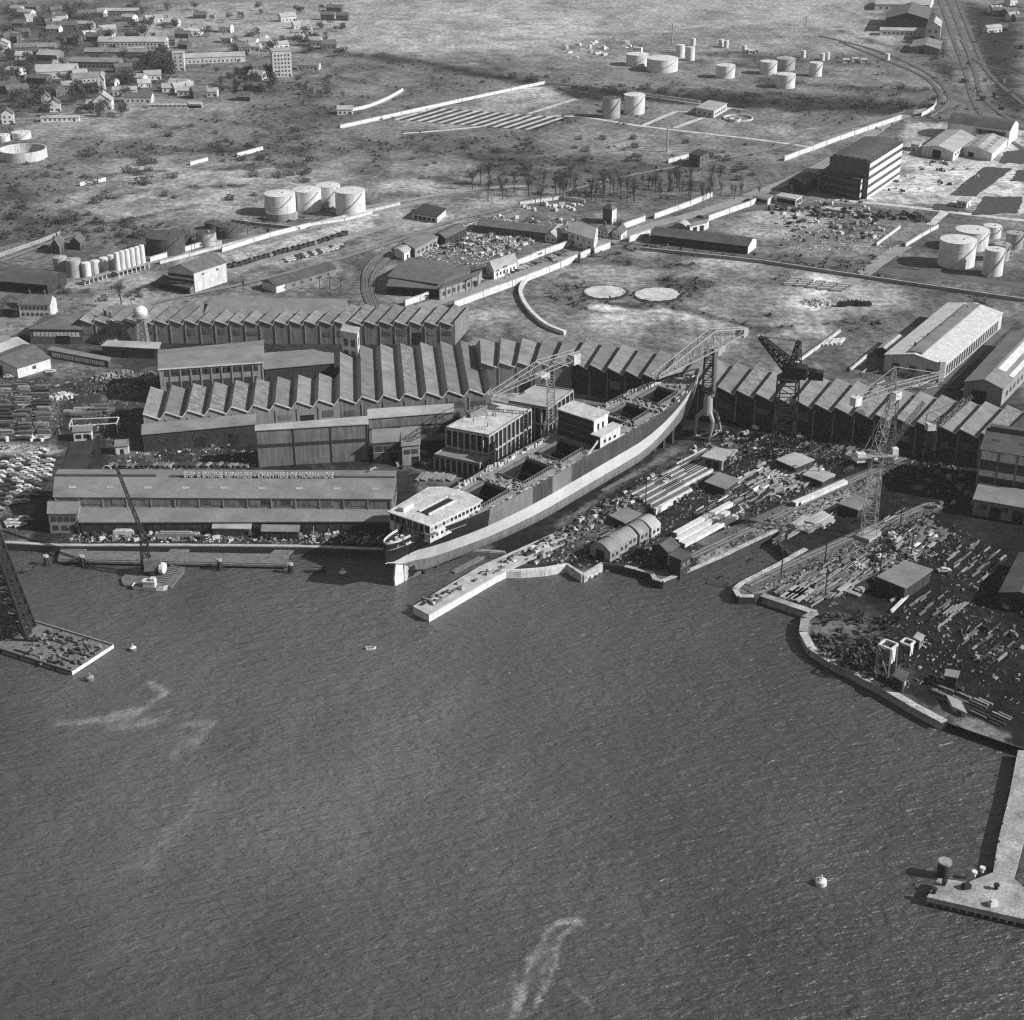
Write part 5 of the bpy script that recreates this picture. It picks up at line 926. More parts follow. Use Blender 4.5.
# keel blocks and slipway ways
blocks = 0
for k in range(26):
    s = 8 + k * 5.6; mb = MB(); p = X(s, 0, 0); mb.obox(p, nS, 3.2, 1.3, -3.5, p.z + .05); o = mb.build('keel_block', 'timberd', None, (p.x, p.y, 0)); tag(o, 'dark timber keel block under the ship bottom', 'keel block', 'keel blocks under the ship')
mb = MB()
for b in (-8, 8): mb.hexa([X(14, b - .9, -1.9), X(14, b + .9, -1.9), X(110, b + .9, -6), X(110, b - .9, -6)], [X(14, b - .9, -.6), X(14, b + .9, -.6), X(110, b + .9, -4.4), X(110, b - .9, -4.4)])
o = mb.build('launching_way', 'timber', None, tuple(X(14, 0, -2))); tag(o, 'pair of long timber launching ways under the ship', 'slipway')
# slipway side pier and slip floor
def deckpoly(name, px, z0, z1, m, label, cat, side=None):
    q = [P(u, v, z1) for u, v in px]; t = thing(name, label, cat, (q[0].x, q[0].y, z1)); mb = MB(); mb.prism([(p.x, p.y) for p in q], z0, z1 - .45); mb.build('wall', side or m, t)
    mb = MB(); c_ = sum(q, Vector()) / len(q); mb.prism([(p.x + (p.x - c_.x) * .004, p.y + (p.y - c_.y) * .004) for p in q], z1 - .45, z1); mb.build('deck', m, t); return t, q
t, q = deckpoly('slip_pier', [(413, 606), (429, 614.5), (497, 575), (570, 541), (556, 532), (480, 566)], WZ - 3, .5, 'conc', 'long narrow pier with a bright side running out beside the ship stern', 'pier', 'white')
for k in range(60):
    t_ = R(); a = P(418 + 130 * t_, 604 - 66 * t_, .5); b = P(426 + 128 * t_, 610 - 68 * t_, .5); p = a.lerp(b, U(.05, .95)); big = R() < .35
    mb = MB(); mb.obox(p, dS if R() < .8 else nS, U(1.5, 4.5) if big else U(.4, 1.4), U(.3, .9), .5, .5 + U(.2, 1.0)); o = mb.build('timber_baulk' if big else 'crate', random.choice(['timber', 'wallp', 'steel', 'steelm', 'cream']), None, (p.x, p.y, .5)); tag(o, 'loose baulk lying on the narrow pier beside the ship' if big else 'small crate or fitting standing on the narrow pier beside the ship', 'baulk' if big else 'crate', 'gear on the slip pier' + (' baulks' if big else ''))
mb = MB(); mb.hexa([X(12, -13, -4), X(12, 13, -4), X(60, 13, -4), X(60, -13, -4)], [X(12, -13, -2.6), X(12, 13, -2.6), X(60, 13, -2.0), X(60, -13, -2.0)]); tag(mb.build('slipway', 'earth'), kind='structure')
# ================================================================ QUAYS, FLOATING PLANT, JETTIES
def quay(i0, i1, label, m='quay', top=.55, wd=1.0, name='quay_wall', bz=WZ - 2.5, batter=0.0, fm=None):
    q = [shore[i] for i in range(i0, i1 + 1)]; t = thing(name, label, 'quay', (q[0].x, q[0].y, 0)); mb = MB(); cb = MB(); c2 = MB()
    for a, b in zip(q[:-1], q[1:]):
        d = b - a; L_ = d.length; d.normalize(); n = Vector((d.y, -d.x, 0)); k = max(1, int(L_ / 7))
        if batter:
            for j in range(k):
                p, r = a.lerp(b, j / k), a.lerp(b, (j + 1) / k - .012); mb.hexa([p + n * batter + Vector((0, 0, bz)), r + n * batter + Vector((0, 0, bz)), r - n * 1 + Vector((0, 0, bz)), p - n * 1 + Vector((0, 0, bz))], [p + n * .3 + Vector((0, 0, top - .3)), r + n * .3 + Vector((0, 0, top - .3)), r - n * 1 + Vector((0, 0, top - .3)), p - n * 1 + Vector((0, 0, top - .3))])
        else: mb.obox((a + b) / 2 + n * .2, d, L_ + .6, 1.2, bz, top - .3)
        for j in range(k): p = a.lerp(b, (j + .5) / k); st_ = batter and R() < .3; c2 = MB() if st_ else c2; (c2 if st_ else cb).obox(p + n * (.05 if not batter else .3), d, L_ / k - (.06 if not batter else .3), wd, top - .3, top + U(-.06, .06)); (c2.build('coping_stone', 'concd', t) if st_ else None)
    mb.build('face', fm or m, t); cb.build('coping', m, t); return t
quay(0, 5, 'long low quay edge before the repair shed', 'conc', wd=1.4, fm='timberd'); quay(5, 7, 'dark quay edge under the ship stern', 'concd'); quay(8, 11, 'bright quay edge between the slip pier and the small platform', 'white'); quay(11, 13, 'short bright quay nose before the round roofed sheds', 'quay'); quay(13, 14, 'dark recessed quay between the round roofed sheds and the stone nose', 'timberd')
quay(14, 21, 'bright stone quay rounding the nose and running up the inlet', 'quay', wd=1.5, fm='brickd'); quay(21, 24, 'dark quay at the head of the inlet', 'timberd'); quay(24, 29, 'bright rounded pier head on the right of the inlet', 'quay', wd=1.7, fm='brickd'); quay(29, 30, 'dark timber quay front between the pier head and the stone bank', 'timberd'); quay(30, 39, 'long curved sloping stone bank round the right hand yard', 'quay', .4, 2.5, 'stone_revetment', WZ - 1, 1.6, 'concd')
# comb shaped timber jetty
t = thing('timber_jetty', 'dark comb shaped timber jetty enclosing two pools before the repair shed', 'jetty', tuple(P(60, 561)))
def jl(px, z=-.7, m='timberd', name='deck', z0=None):
    q = [P(u, v, z) for u, v in px]; mb = MB(); mb.prism([(p.x, p.y) for p in q], z - .7 if z0 is None else z0, z); return mb.build(name, m, t)
jl([(58, 560.5), (287, 565.5), (289, 554), (60, 550.2)], m='timber'); jl([(60, 550), (84, 550.4), (96, 543.5), (72, 543)], m='timber'); jl([(168, 551.8), (186, 552.1), (196, 543), (177, 542.8)], m='timber'); jl([(270, 553.4), (289, 553.8), (298, 546), (280, 545.5)], m='timber')
jl([(86, 550.6), (167, 551.9), (176.5, 543.6), (96.5, 543.4)], -1.6, 'hulld', 'pool_shade_sheet'); jl([(187, 552.3), (269, 553.5), (279.5, 546), (196.5, 544)], -1.6, 'hulld', 'pool_shade_sheet')  # black sheets added in the open pools to paint them dark
a, b = P(58, 560, -1), P(287, 565, -1); mb = MB(); mb.obox((a + b) / 2, b - a, (b - a).length, .35, -1, -.7); mb.build('fender_rail', 'wallp', t)
mb = MB(); mb.obox((a + b) / 2 + Vector((0, .7, 0)), b - a, (b - a).length, .5, -5, -1.8); mb.build('fender', 'timberd', t)
for k in range(26):
    for o_ in (0, 1): p = a.lerp(b, k / 25) + Vector((0, .4 + o_ * 6.5, 0)); mb = MB(); mb.tube((p.x, p.y, -6), (p.x, p.y, -1.6), .28); mb.build('pile', 'timberd', t)
# crane barge with its jib
t = thing('crane_barge', 'dark barge carrying a crane with a long thin jib and a round white cab', 'crane barge', tuple(P(150, 578, WZ)))
q = [P(121, 578, -1.5), P(135, 567, -1.5), P(184.5, 566.5, -1.5), P(184, 571, -1.5), P(171, 587, -1.5), P(123, 585, -1.5)]; mb = MB(); mb.prism([(p.x, p.y) for p in q][::-1], WZ - .6, -1.5); mb.build('hull', 'steelm', t)
mb = MB()
for k in range(9): a, b = P(166 + k * 1.9, 583 - k * 1.9, -1.5), P(155 + k * 1.9, 581 - k * 1.9, -1.5); mb.obox((a + b) / 2, b - a, (b - a).length, .5, -1.5, -1.3)
mb.build('deck_planks', 'timber', t)
base = P(152, 573, -1.5); mb = MB(); mb.cyl(base, 2.4, -1.5, .2, 16); mb.build('turntable', 'steel', t)
mb = MB(); mb.obox(base + Vector((.5, 0, 0)), (1, .2), 5.4, 4, .2, 4.2); mb.build('engine_house', 'steelm', t); mb = MB(); mb.tube(base + Vector((3.2, -.6, 2.2)), base + Vector((4.4, -.9, 2.2)), 1.9, 1.75, 14); mb.build('cab', 'white', t); mb = MB(); mb.tube(base + Vector((0, 0, 4)), base + Vector((0, 0, 6.5)), .35, .3, 8); mb.build('funnel', 'steel', t)
m0 = base + Vector((-1.6, 0, .5)); m1 = Vector((m0.x, m0.y + .5, 12.0)); mb = MB(); mb.lattice(m0, m1, 2.8, 1.8, 6, .26); mb.build('mast', 'steel', t)
tip = P(120, 471.5, 26); j0 = P(146.5, 527, 9.5); tip = Vector((j0.x - 9.2, j0.y + 6, 28.5)); mb = MB(); mb.lattice(m1 + Vector((0, 0, -.3)), tip, 1.0, .6, 16, .24); mb.build('jib', 'steel', t)
mb = MB(); mb.tube(tip, base + Vector((2, 0, 4.5)), .05, n=4); mb.build('luffing_cable', 'steel', t); mb = MB(); mb.tube(tip + Vector((0, 0, -1)), tip + Vector((0, 0, 1)), .6, .6, 8); mb.build('sheave_block', 'steelm', t)
# white work boat
def boat(u, v, L_, w_, a, m, label, cabin=True, name='workboat', cat='boat', group=None, h=1.4):
    p = P(u, v, WZ); d = Vector((math.cos(a), math.sin(a), 0)); n = Vector((-d.y, d.x, 0)); t = thing(name, label, cat, (p.x, p.y, WZ), group); mb = MB(); out = [(-.5, .75), (-.5, -.75), (-.1, -1), (.2, -.9), (.4, -.5), (.5, 0), (.4, .5), (.2, .9), (-.1, 1)]
    lo = [p + d * L_ * x * .9 + n * w_ / 2 * y * .7 for x, y in out]; hi = [p + d * L_ * x + n * w_ / 2 * y for x, y in out]; k = len(out)
    zz = lambda x: h + (.35 * h if x > .3 else 0); mb.idx([(q.x, q.y, WZ - .4) for q in lo] + [(q.x, q.y, WZ + zz(o_[0])) for q, o_ in zip(hi, out)], [(i, (i + 1) % k, k + (i + 1) % k, k + i) for i in range(k)]); mb.build('hull', m, t)
    mb = MB(); mb.face([(q.x * .97 + p.x * .03, q.y * .97 + p.y * .03, WZ + h * .72) for q in hi]); mb.build('deck', 'timber' if m != 'steel' else 'timberd', t)
    if cabin:
        c_ = p - d * L_ * .02; mb = MB(); mb.obox(c_, d, L_ * .34, w_ * .6, WZ + h * .7, WZ + h + 1.5); mb.build('cabin', 'white', t); mb = MB(); mb.obox(c_, d, L_ * .38, w_ * .7, WZ + h + 1.5, WZ + h + 1.7); mb.build('cabin_roof', 'white', t)
        c2 = c_ + d * L_ * .1; mb = MB(); mb.obox(c2, d, L_ * .12, w_ * .5, WZ + h + 1.7, WZ + h + 2.7); mb.build('wheelhouse', 'white', t); mb = MB(); mb.tube(p + d * L_ * .25 + Vector((0, 0, h)), p + d * L_ * .25 + Vector((0, 0, h + 4)), .08); mb.build('mast', 'steelm', t)
    else:
        for x in (-.2, .1): mb = MB(); mb.obox(p + d * L_ * x, n, w_ * .9, .3, WZ + h * .7, WZ + h * .8); mb.build('thwart', 'timber', t)
    return t
boat(151, 589, 11.5, 3.4, -.12, 'white', 'small white work boat moored against the crane barge'); boat(318, 572, 5.6, 1.7, .1, 'timberd', 'dark rowing boat off the right end of the timber jetty', False, 'rowing_boat'); boat(30, 572, 4.6, 1.5, .5, 'timberd', 'dark skiff near the lattice tower at the left', False, 'rowing_boat'); boat(371, 649, 3.2, 1.2, .2, 'white', 'tiny pale skiff drifting below the rudder', False, 'rowing_boat', h=.7)
t = thing('timber_float', 'dark empty timber float in the mouth of the inlet', 'float', tuple(P(717, 585, WZ))); q = [P(706, 583.5, -2.3), P(708, 580, -2.3), P(728, 584, -2.3), P(726.5, 588, -2.3)]; mb = MB()
for i in range(4): a, b = q[i], q[(i + 1) % 4]; mb.obox((a + b) / 2, b - a, (b - a).length + .6, .7, WZ - .4, -2.1)
mb.build('frame', 'timberd', t); mb = MB(); mb.prism([(p.x, p.y) for p in q], WZ - .3, WZ + .15); mb.build('deck', 'timberd', t)
for k in range(5): p = q[3].lerp(q[2], k / 4); mb = MB(); mb.tube((p.x, p.y, -2.2), (p.x, p.y, -1.2), .14); mb.build('post', 'timberd', t)
# buoys and dolphins
def buoy(u, v, s_, label, m='steelm', top='white'):
    p = P(u, v, WZ); t = thing('mooring_buoy', label, 'buoy', (p.x, p.y, WZ)); mb = MB(); mb.cyl(p, s_, WZ - .5, WZ + s_ * .8, 16); mb.build('drum', m, t); mb = MB(); mb.cyl(p, s_ * .95, WZ + s_ * .8, WZ + s_ * 1.15, 16, r1=s_ * .45); mb.build('cap', top, t); mb = MB(); mb.tube(p + Vector((0, 0, s_)), p + Vector((0, 0, s_ * 1.9)), .16 * s_); mb.build('ring_post', top, t); return t
buoy(821, 884, 1.35, 'bright white mooring buoy alone in the middle of the lower river', 'white'); buoy(133, 650, 1.1, 'mooring buoy with a pale top off the corner of the big pontoon'); buoy(90, 680, 1.3, 'grey mooring buoy nearest the lower edge of the big pontoon', 'steelm', 'wallp'); buoy(343, 575, 1.3, 'mooring buoy with a pale top between the jetty and the ship stern')
def dolphin(u, v, h, label):
    p = P(u, v, WZ); t = thing('mooring_dolphin', label, 'dolphin', (p.x, p.y, WZ))
    for k in range(4): a = k * 1.57 + .4; e = Vector((math.cos(a), math.sin(a), 0)); mb = MB(); mb.tube(p + e * 1.1 - Vector((0, 0, 2)), p + e * .4 + Vector((0, 0, h)), .28, .24); mb.build('pile', 'timberd', t)
    mb = MB(); mb.cyl(p, .9, WZ + h - .6, WZ + h, 10); mb.build('cap', 'conc', t)
dolphin(47, 565, 3.6, 'timber mooring dolphin with a pale cap left of the timber jetty'); dolphin(83, 566.5, 4.2, 'timber mooring dolphin in front of the left end of the timber jetty'); dolphin(220, 570, 4, 'timber mooring dolphin in front of the middle of the timber jetty'); dolphin(291, 573, 3.6, 'timber mooring dolphin at the right corner of the timber jetty')
# big pontoon with sheer legs, left edge
t = thing('sheer_leg_pontoon', 'huge flat pontoon with a bright end and dark lattice tower at the left edge', 'floating crane', tuple(P(40, 650, WZ)))
e0, e1 = P(71.5, 672.5, -1.2), P(113, 645.5, -1.2); dr = (P(27, 619.5, -1.2) - e1).normalized(); L_ = 62; q = [e0 + dr * L_, e0, e1, e1 + dr * L_]
mb = MB(); mb.prism([(p.x, p.y) for p in q], WZ - 1, -1.5); mb.build('hull', 'concd', t); mb = MB(); mb.prism([(p.x, p.y) for p in q], -1.5, -1.2); mb.build('deck', 'timber', t)
mb = MB(); dd_ = (e1 - e0).normalized(); mb.obox((e0 + e1) / 2 - dr * .16, dd_, (e1 - e0).length, .3, WZ + .2, -.9); mb.build('end_plate', 'white', t)
for s_, (a, b) in enumerate(((e1, q[3]), (e0, q[0]))): mb = MB(); mb.obox((a + b) / 2, b - a, L_, .4, -1.2, -.7); mb.build('deck_coaming', 'wallp' if not s_ else 'timberd', t)
mb = MB()
for k in range(8): p = e0 + dr * (6 + k * 7); mb.obox(p - dd_ * .15, dr, .8, .3, WZ, -1.3)
mb.build('fender', 'timberd', t)
ctr = (e0 + e1) / 2 + dr * 25; base = P(-6, 640, -1.2); tw, th_ = 20.0, 34.0; tc = [(-1, -1), (1, -1), (1, 1), (-1, 1)]
tp_ = lambda i, z: Vector((base.x - 3.6 * z / th_ + tc[i % 4][0] * (tw / 2) * (1 - .28 * z / th_), base.y + 4 + tc[i % 4][1] * 4.5 * (1 - .3 * z / th_), z - 1.2))
for i in range(4): mb = MB(); mb.bar(tp_(i, 0), tp_(i, th_), .8); mb.build('tower_leg', 'steel', t)
for k in range(9):
    z0, z1 = th_ * k / 9, th_ * (k + 1) / 9; mb = MB()
    for i in range(4): mb.bar(tp_(i, z0), tp_(i + 1, z1), .42); mb.bar(tp_(i + 1, z0), tp_(i, z1), .42); mb.bar(tp_(i, z1), tp_(i + 1, z1), .5); m0_, m1_ = tp_(i, z0).lerp(tp_(i + 1, z0), .5), tp_(i, z1).lerp(tp_(i + 1, z1), .5); mb.bar(m0_, m1_, .34); mb.bar(m0_, tp_(i, z1), .3); mb.bar(m0_, tp_(i + 1, z1), .3)
    mb.build('cross_brace', 'steel', t)
mb = MB(); mb.obox(Vector((base.x, base.y + 4, 0)), dr, 9, 6, -1.2, 4); mb.build('winch_house', 'steel', t)
for k in range(110):
    p = e0.lerp(e1, U(.08, .92)) + dr * U(1, 23); mb = MB(); c_ = random.choice(['crate', 'bollard', 'drum', 'timber_baulk'])
    if c_ == 'drum': mb.cyl(p, U(.35, .6), -1.2, -1.2 + U(.7, 1.1), 10)
    elif c_ == 'bollard': mb.cyl(p, .25, -1.2, -.4, 8); mb.cyl(p, .4, -.4, -.2, 8)
    elif c_ == 'crate': mb.obox(p, (R() - .5, R() - .5), U(.6, 1.6), U(.4, .8), -1.2, -1.2 + U(.3, .8), .97)
    else: mb.obox(p, dr if R() < .6 else dd_, U(3, 6), U(.4, .7), -1.2, -.85)
    tag(mb.build(c_, random.choice(['timber', 'wallp', 'steel', 'steel', 'steelm', 'timberd', 'steelm']), None, (p.x, p.y, -1.2)), {'crate': 'wooden crate lying among the deck gear of the big left pontoon', 'bollard': 'iron bollard on the deck of the big left pontoon', 'drum': 'steel drum standing on the deck of the big left pontoon', 'timber_baulk': 'timber baulk lying on the deck of the big left pontoon'}[c_], {'timber_baulk': 'baulk'}.get(c_, c_), 'pontoon ' + c_.replace('_', ' ') + 's')
# T shaped concrete jetty lower right
t = thing('concrete_jetty', 'long pale concrete jetty with a T shaped head at the lower right edge', 'jetty', tuple(P(1000, 860)))
def jl2(px, name, m, z0, z1):
    q = [P(u, v, z1) for u, v in px]; mb = MB(); mb.prism([(p.x, p.y) for p in q], z0, z1); return mb.build(name, m, t)
jl2([(1018, 750), (1009, 796), (998, 841), (993, 872), (1014, 878), (1024, 841), (1036, 796), (1046, 752)], 'causeway', 'jetty', -1.2, .2); jl2([(938, 878), (927, 897), (1024, 919), (1120, 940), (1120, 905), (1030, 893), (1014, 878.2), (993, 872.2), (968, 882)][::-1], 'head_deck', 'jetty', -1.2, .2)
for k in range(12):
    p = P(929 + k * 8, 897.5 + k * 1.85, .2); mb = MB(); mb.tube((p.x, p.y + .8, -6), (p.x, p.y + .8, -1.2), .4); mb.build('pile', 'concd', t); mb = MB(); mb.bar((p.x, p.y + .2, -4), (p.x + 1.6, p.y + .2, -.6), .25); mb.build('fender', 'timberd', t)
for k in range(6): p = P(1014 - k * 3.6, 770 + k * 18, .2); mb = MB(); mb.tube((p.x - .2, p.y, -5), (p.x - .2, p.y, .6), .3); mb.build('pile', 'timberd', t)
p = P(944, 869, 0); td = thing('mooring_dolphin', 'round capped dark dolphin at the tip of the T shaped jetty head', 'dolphin', (p.x, p.y, WZ)); mb = MB(); mb.cyl(p, 1.5, -6, 1.9, 20); mb.build('body', 'timberd', td); mb = MB(); mb.cyl(p, 1.65, 1.9, 2.4, 20); mb.build('cap', 'concd', td)
for u, v, l in ((934, 893, 'dark bollard at the left corner of the jetty head'), (944, 885, 'dark bollard just inside the jetty head tip'), (974, 876, 'pale bollard at the neck of the jetty head'), (982, 872, 'white bollard near the causeway on the jetty head'), (996, 889, 'bollard in the middle of the jetty head')):
    p = P(u, v, .2); mb = MB(); mb.cyl(p, .45, .2, 1.2, 10); mb.cyl(p, .7, 1.2, 1.6, 10); tag(mb.build('bollard', 'white' if 'white' in l or 'pale' in l else 'steel', None, (p.x, p.y, .2)), l, 'bollard')
for u, v, l in ((993, 905, 'pale crate at the front edge of the jetty head'), (966, 888, 'dark low winch box on the jetty head')):
    p = P(u, v, .2); mb = MB(); mb.obox(p, (1, .3), 2, 1.4, .2, 1.3, .95); mb.obox(p, (1, .3), 1.2, .8, 1.3, 1.6); tag(mb.build('box', 'white' if 'pale' in l else 'steel', None, (p.x, p.y, .2)), l, 'box')
# ================================================================ CRANES AND TOWERS
def gnd(p): return Vector((p[0], p[1], 0))
def truss(name, p, q, w0, w1, n, bw, m, t, **k): mb = MB(); mb.lattice(p, q, w0, w1, n, bw, **k); return mb.build(name, m, t)
# hammerhead crane with a white tripod column, at the bow
pv = P(711, 353, 35); g = gnd(pv); t = thing('tripod_crane', 'tall white crane on a curved tripod by the ship bow, jib over the hull', 'crane', tuple(g))
for a, b in (((695, 437.5), 0), ((709, 441), 0), ((720.5, 431), 0)):
    f = P(*a); top = Vector((g.x, g.y, 13)); mid = f.lerp(top, .55) + (f - g).normalized() * 2.2; mid.z = 8.6; mb = MB(); mb.tube(f, mid, .55, .8, 8); mb.tube(mid, top, .8, 1.2, 8); mb.build('leg', 'steelw', t)
for i in range(3): fs = [P(695, 437.5), P(709, 441), P(720.5, 431)]; mb = MB(); mb.bar(fs[i] + Vector((0, 0, .6)), fs[(i + 1) % 3] + Vector((0, 0, .6)), .5); mb.build('sill_beam', 'steelw', t)
mb = MB(); mb.tube((g.x, g.y, 10.5), (g.x, g.y, 20), 1.9, 1.5, 14); mb.build('column', 'steelw', t); mb = MB(); mb.cyl(g, 2.6, 19.5, 20.4, 16); mb.build('turntable', 'steel', t)
truss('tower', (g.x - .6, g.y, 20.4), (g.x - .6, g.y, 36), 3.6, 3.0, 7, .35, 'steel', t); mb = MB(); mb.box(g.x + 1.0, g.x + 2.3, g.y - 1.4, g.y + 1.4, 18, 36); mb.build('ladder_casing', 'steelw', t)
tl = P(655, 378, 36); tr = P(744, 331.5, 36); d = (tr - tl).normalized(); pk = Vector((g.x, g.y, 44)); n = Vector((-d.y, d.x, 0))
def girder(name, p, q, wd, hp, hq, nb, bw, m):
    mb = MB()
    for s_ in (-1, 1):
        o = n * wd / 2 * s_; mb.bar(p + o, q + o, bw); mb.bar(p + o + Vector((0, 0, hp)), q + o + Vector((0, 0, hq)), bw)
        for k in range(nb):
            a, b = p.lerp(q, k / nb) + o, p.lerp(q, (k + 1) / nb) + o; ha = hp + (hq - hp) * k / nb; hb_ = hp + (hq - hp) * (k + 1) / nb
            mb.bar(a + Vector((0, 0, ha)) if k % 2 else a, b if k % 2 else b + Vector((0, 0, hb_)), bw * .6); mb.bar(b, b + Vector((0, 0, hb_)), bw * .6)
    for k in range(nb + 1): a = p.lerp(q, k / nb); mb.bar(a - n * wd / 2, a + n * wd / 2, bw * .6); h = hp + (hq - hp) * k / nb; mb.bar(a - n * wd / 2 + Vector((0, 0, h)), a + n * wd / 2 + Vector((0, 0, h)), bw * .5)
    return mb.build(name, m, t)
pj = Vector((g.x, g.y, 36)); girder('jib', pj, tl, 3.0, 8, .9, 15, .32, 'steelw'); girder('counter_jib', pj, tr, 3.0, 8, 1.4, 6, .32, 'steelw'); mb = MB(); mb.obox(tr - d * 1.5, d, 3.4, 3.6, 34.6, 37.8); mb.build('counterweight', 'steelw', t); mb = MB(); mb.obox(pj + d * 5, d, 5, 3.4, 33.2, 35.8); mb.build('machinery_house', 'steelw', t)
q = tl.lerp(pj, .35); mb = MB(); mb.tube(q, (q.x, q.y, 24), .07, n=4); mb.obox(q, d, 1.4, 1.2, 23, 24.2); mb.build('hook_block', 'steel', t)
# lattice crane standing by the concrete blocks
pv = P(551, 374, 30); g = gnd(pv); t = thing('lattice_crane', 'pale lattice crane straddling the gap between ship bridge and concrete blocks', 'crane', tuple(g))
for a in ((-3, -3), (3, -3), (3, 3), (-3, 3)): mb = MB(); mb.bar((g.x + a[0], g.y + a[1], 0), (g.x + a[0] * .6, g.y + a[1] * .6, 12), .5); mb.build('leg', 'steelw', t)
truss('tower', (g.x, g.y, 11), (g.x, g.y, 29), 3.2, 2.4, 8, .26, 'steelw', t)
lo = P(490, 396, 29); hi = P(577, 357.5, 29); d = (hi - lo).normalized(); n = Vector((-d.y, d.x, 0)); pj = Vector((g.x, g.y, 29)); k_ = (pj - lo).dot(d); pj = lo + d * k_
girder('jib', pj, lo, 2.6, 5, .7, 13, .24, 'steelw'); girder('counter_jib', pj, hi, 2.6, 5, 3, 5, .24, 'steelw'); mb = MB(); mb.obox(hi - d * 2, d, 4, 3.4, 27.2, 31); mb.build('counterweight', 'cream', t); mb = MB(); mb.obox(pj + d * 1, d, 5, 3.2, 26, 28.6); mb.build('machinery_house', 'cream', t); mb = MB(); mb.obox(pj - n * 2.4, d, 1.8, 1.6, 25.4, 28); mb.build('cab', 'cream', t)
# black crane against the long hall
pv = P(789, 374, 28); g = gnd(pv); t = thing('lattice_crane', 'black lattice tower crane with a thick raised jib against the long hall', 'crane', tuple(g))
truss('tower', (g.x, g.y, 0), (g.x, g.y, 26), 7.5, 7, 6, .5, 'steel', t); mb = MB(); mb.cyl(g, 4.4, 26, 27, 16); mb.build('turntable', 'steel', t); mb = MB(); mb.obox(g + Vector((2, -.5, 0)), (1, -.3), 9, 5, 27, 31.5); mb.build('machinery_house', 'steel', t)
tip = P(760, 336.5, 41); mb = MB(); a = Vector((g.x, g.y, 31)); mb.lattice(a, tip, 4.4, 1.4, 11, .42, br=.75); mb.build('jib', 'steel', t); apex = Vector((g.x + 2.5, g.y - .5, 41)); mb = MB(); mb.lattice(a + Vector((2, 0, 0)), apex, 3.4, 1.2, 5, .36, br=.75); mb.build('a_frame', 'steel', t); mb = MB(); mb.tube(apex, tip, .14, n=4); mb.build('luffing_cable', 'steel', t)
cw = P(816, 375, 28); mb = MB(); mb.lattice(Vector((g.x + 3, g.y, 29)), Vector((cw.x, cw.y, 28.5)), 3, 2.4, 3, .36); mb.build('counter_jib', 'steel', t); mb = MB(); mb.obox(cw, (1, -.2), 5.4, 3.4, 26.4, 29.6); mb.build('counterweight', 'steel', t); mb = MB(); q = tip + Vector((0, 0, -.4)); mb.obox(q, (1, .3), 2.4, 1, tip.z - .6, tip.z + .6); mb.build('jib_head', 'steelw', t)
# nearest lattice crane, on the pier
b0 = P(868, 537); g = gnd(b0); t = thing('lattice_crane', 'nearest slim lattice crane on the right hand pier with two white cabins', 'crane', tuple(g))
mb = MB(); mb.obox(g + Vector((0, 0, 0)), dS, 8, 5.4, 0, 1.4); mb.build('base_frame', 'steelw', t)
for a in ((-2.5, -2), (2.5, -2), (2.5, 2), (-2.5, 2)): mb = MB(); mb.obox(g + dS * a[0] + nS * a[1], dS, 1.4, .7, 0, .9); mb.build('bogie', 'steel', t)
truss('tower', (g.x, g.y, 1.4), (g.x, g.y, 30), 4.4, 3.6, 10, .21, 'steelw', t)
d = Vector((1, .16, 0)).normalized(); n = Vector((-d.y, d.x, 0)); mb = MB(); mb.obox(g, d, 14, 3.4, 29.6, 30.1); mb.build('platform', 'steelw', t); mb = MB(); mb.obox(g - d * 5.6, d, 2.8, 2.4, 28, 31.2); mb.build('counterweight_cabin', 'white', t); mb = MB(); mb.obox(g + d * 6, d, 2, 2, 28.4, 32); mb.build('operator_cabin', 'white', t)
j1 = P(924, 402, 48); truss('jib', Vector((g.x + 2, g.y, 30.5)), j1, 2.2, .8, 14, .14, 'steelm', t); ap = Vector((g.x + 3.5, g.y + 2, 50)); truss('mast', (g.x, g.y, 30), ap, 3.4, 1.2, 8, .18, 'steelw', t); mb = MB(); mb.tube(ap, j1, .1, n=4); mb.tube(ap, g - d * 5 + Vector((0, 0, 31)), .12, n=4); mb.build('stay_cable', 'steelw', t)
# crane behind it with the long straight jib
pv = P(894, 391, 30); g = gnd(pv); t = thing('lattice_crane', 'lattice crane before the long hall with a straight white jib and a box counterweight', 'crane', tuple(g))
truss('tower', (g.x, g.y, 0), (g.x, g.y, 30), 4.4, 3.2, 10, .28, 'steelm', t); lo = P(856, 401.5, 30); hi = P(944, 374.5, 30); d = (hi - lo).normalized(); n = Vector((-d.y, d.x, 0)); pj = lo + d * (Vector((g.x, g.y, 30)) - lo).dot(d)
girder('jib', pj, hi, 2.2, 2.2, 1, 12, .22, 'steelw'); girder('counter_jib', pj, lo, 2.2, 2.2, 1.4, 7, .22, 'steelw'); mb = MB(); mb.obox(lo, d, 3.4, 2.8, 28.6, 31.8); mb.build('counterweight', 'white', t); mb = MB(); mb.obox(pj - n * 2.2, d, 3, 2.2, 27.4, 30); mb.build('cab', 'white', t); truss('apex_frame', pj, pj + Vector((0, 0, 9)), 2.4, .6, 4, .24, 'steelw', t); mb = MB(); mb.tube(pj + Vector((0, 0, 9)), lo.lerp(hi, .95) + Vector((0, 0, 1)), .12, n=4); mb.tube(pj + Vector((0, 0, 9)), lo + Vector((0, 0, 2)), .12, n=4); mb.build('stay_cable', 'steelw', t)
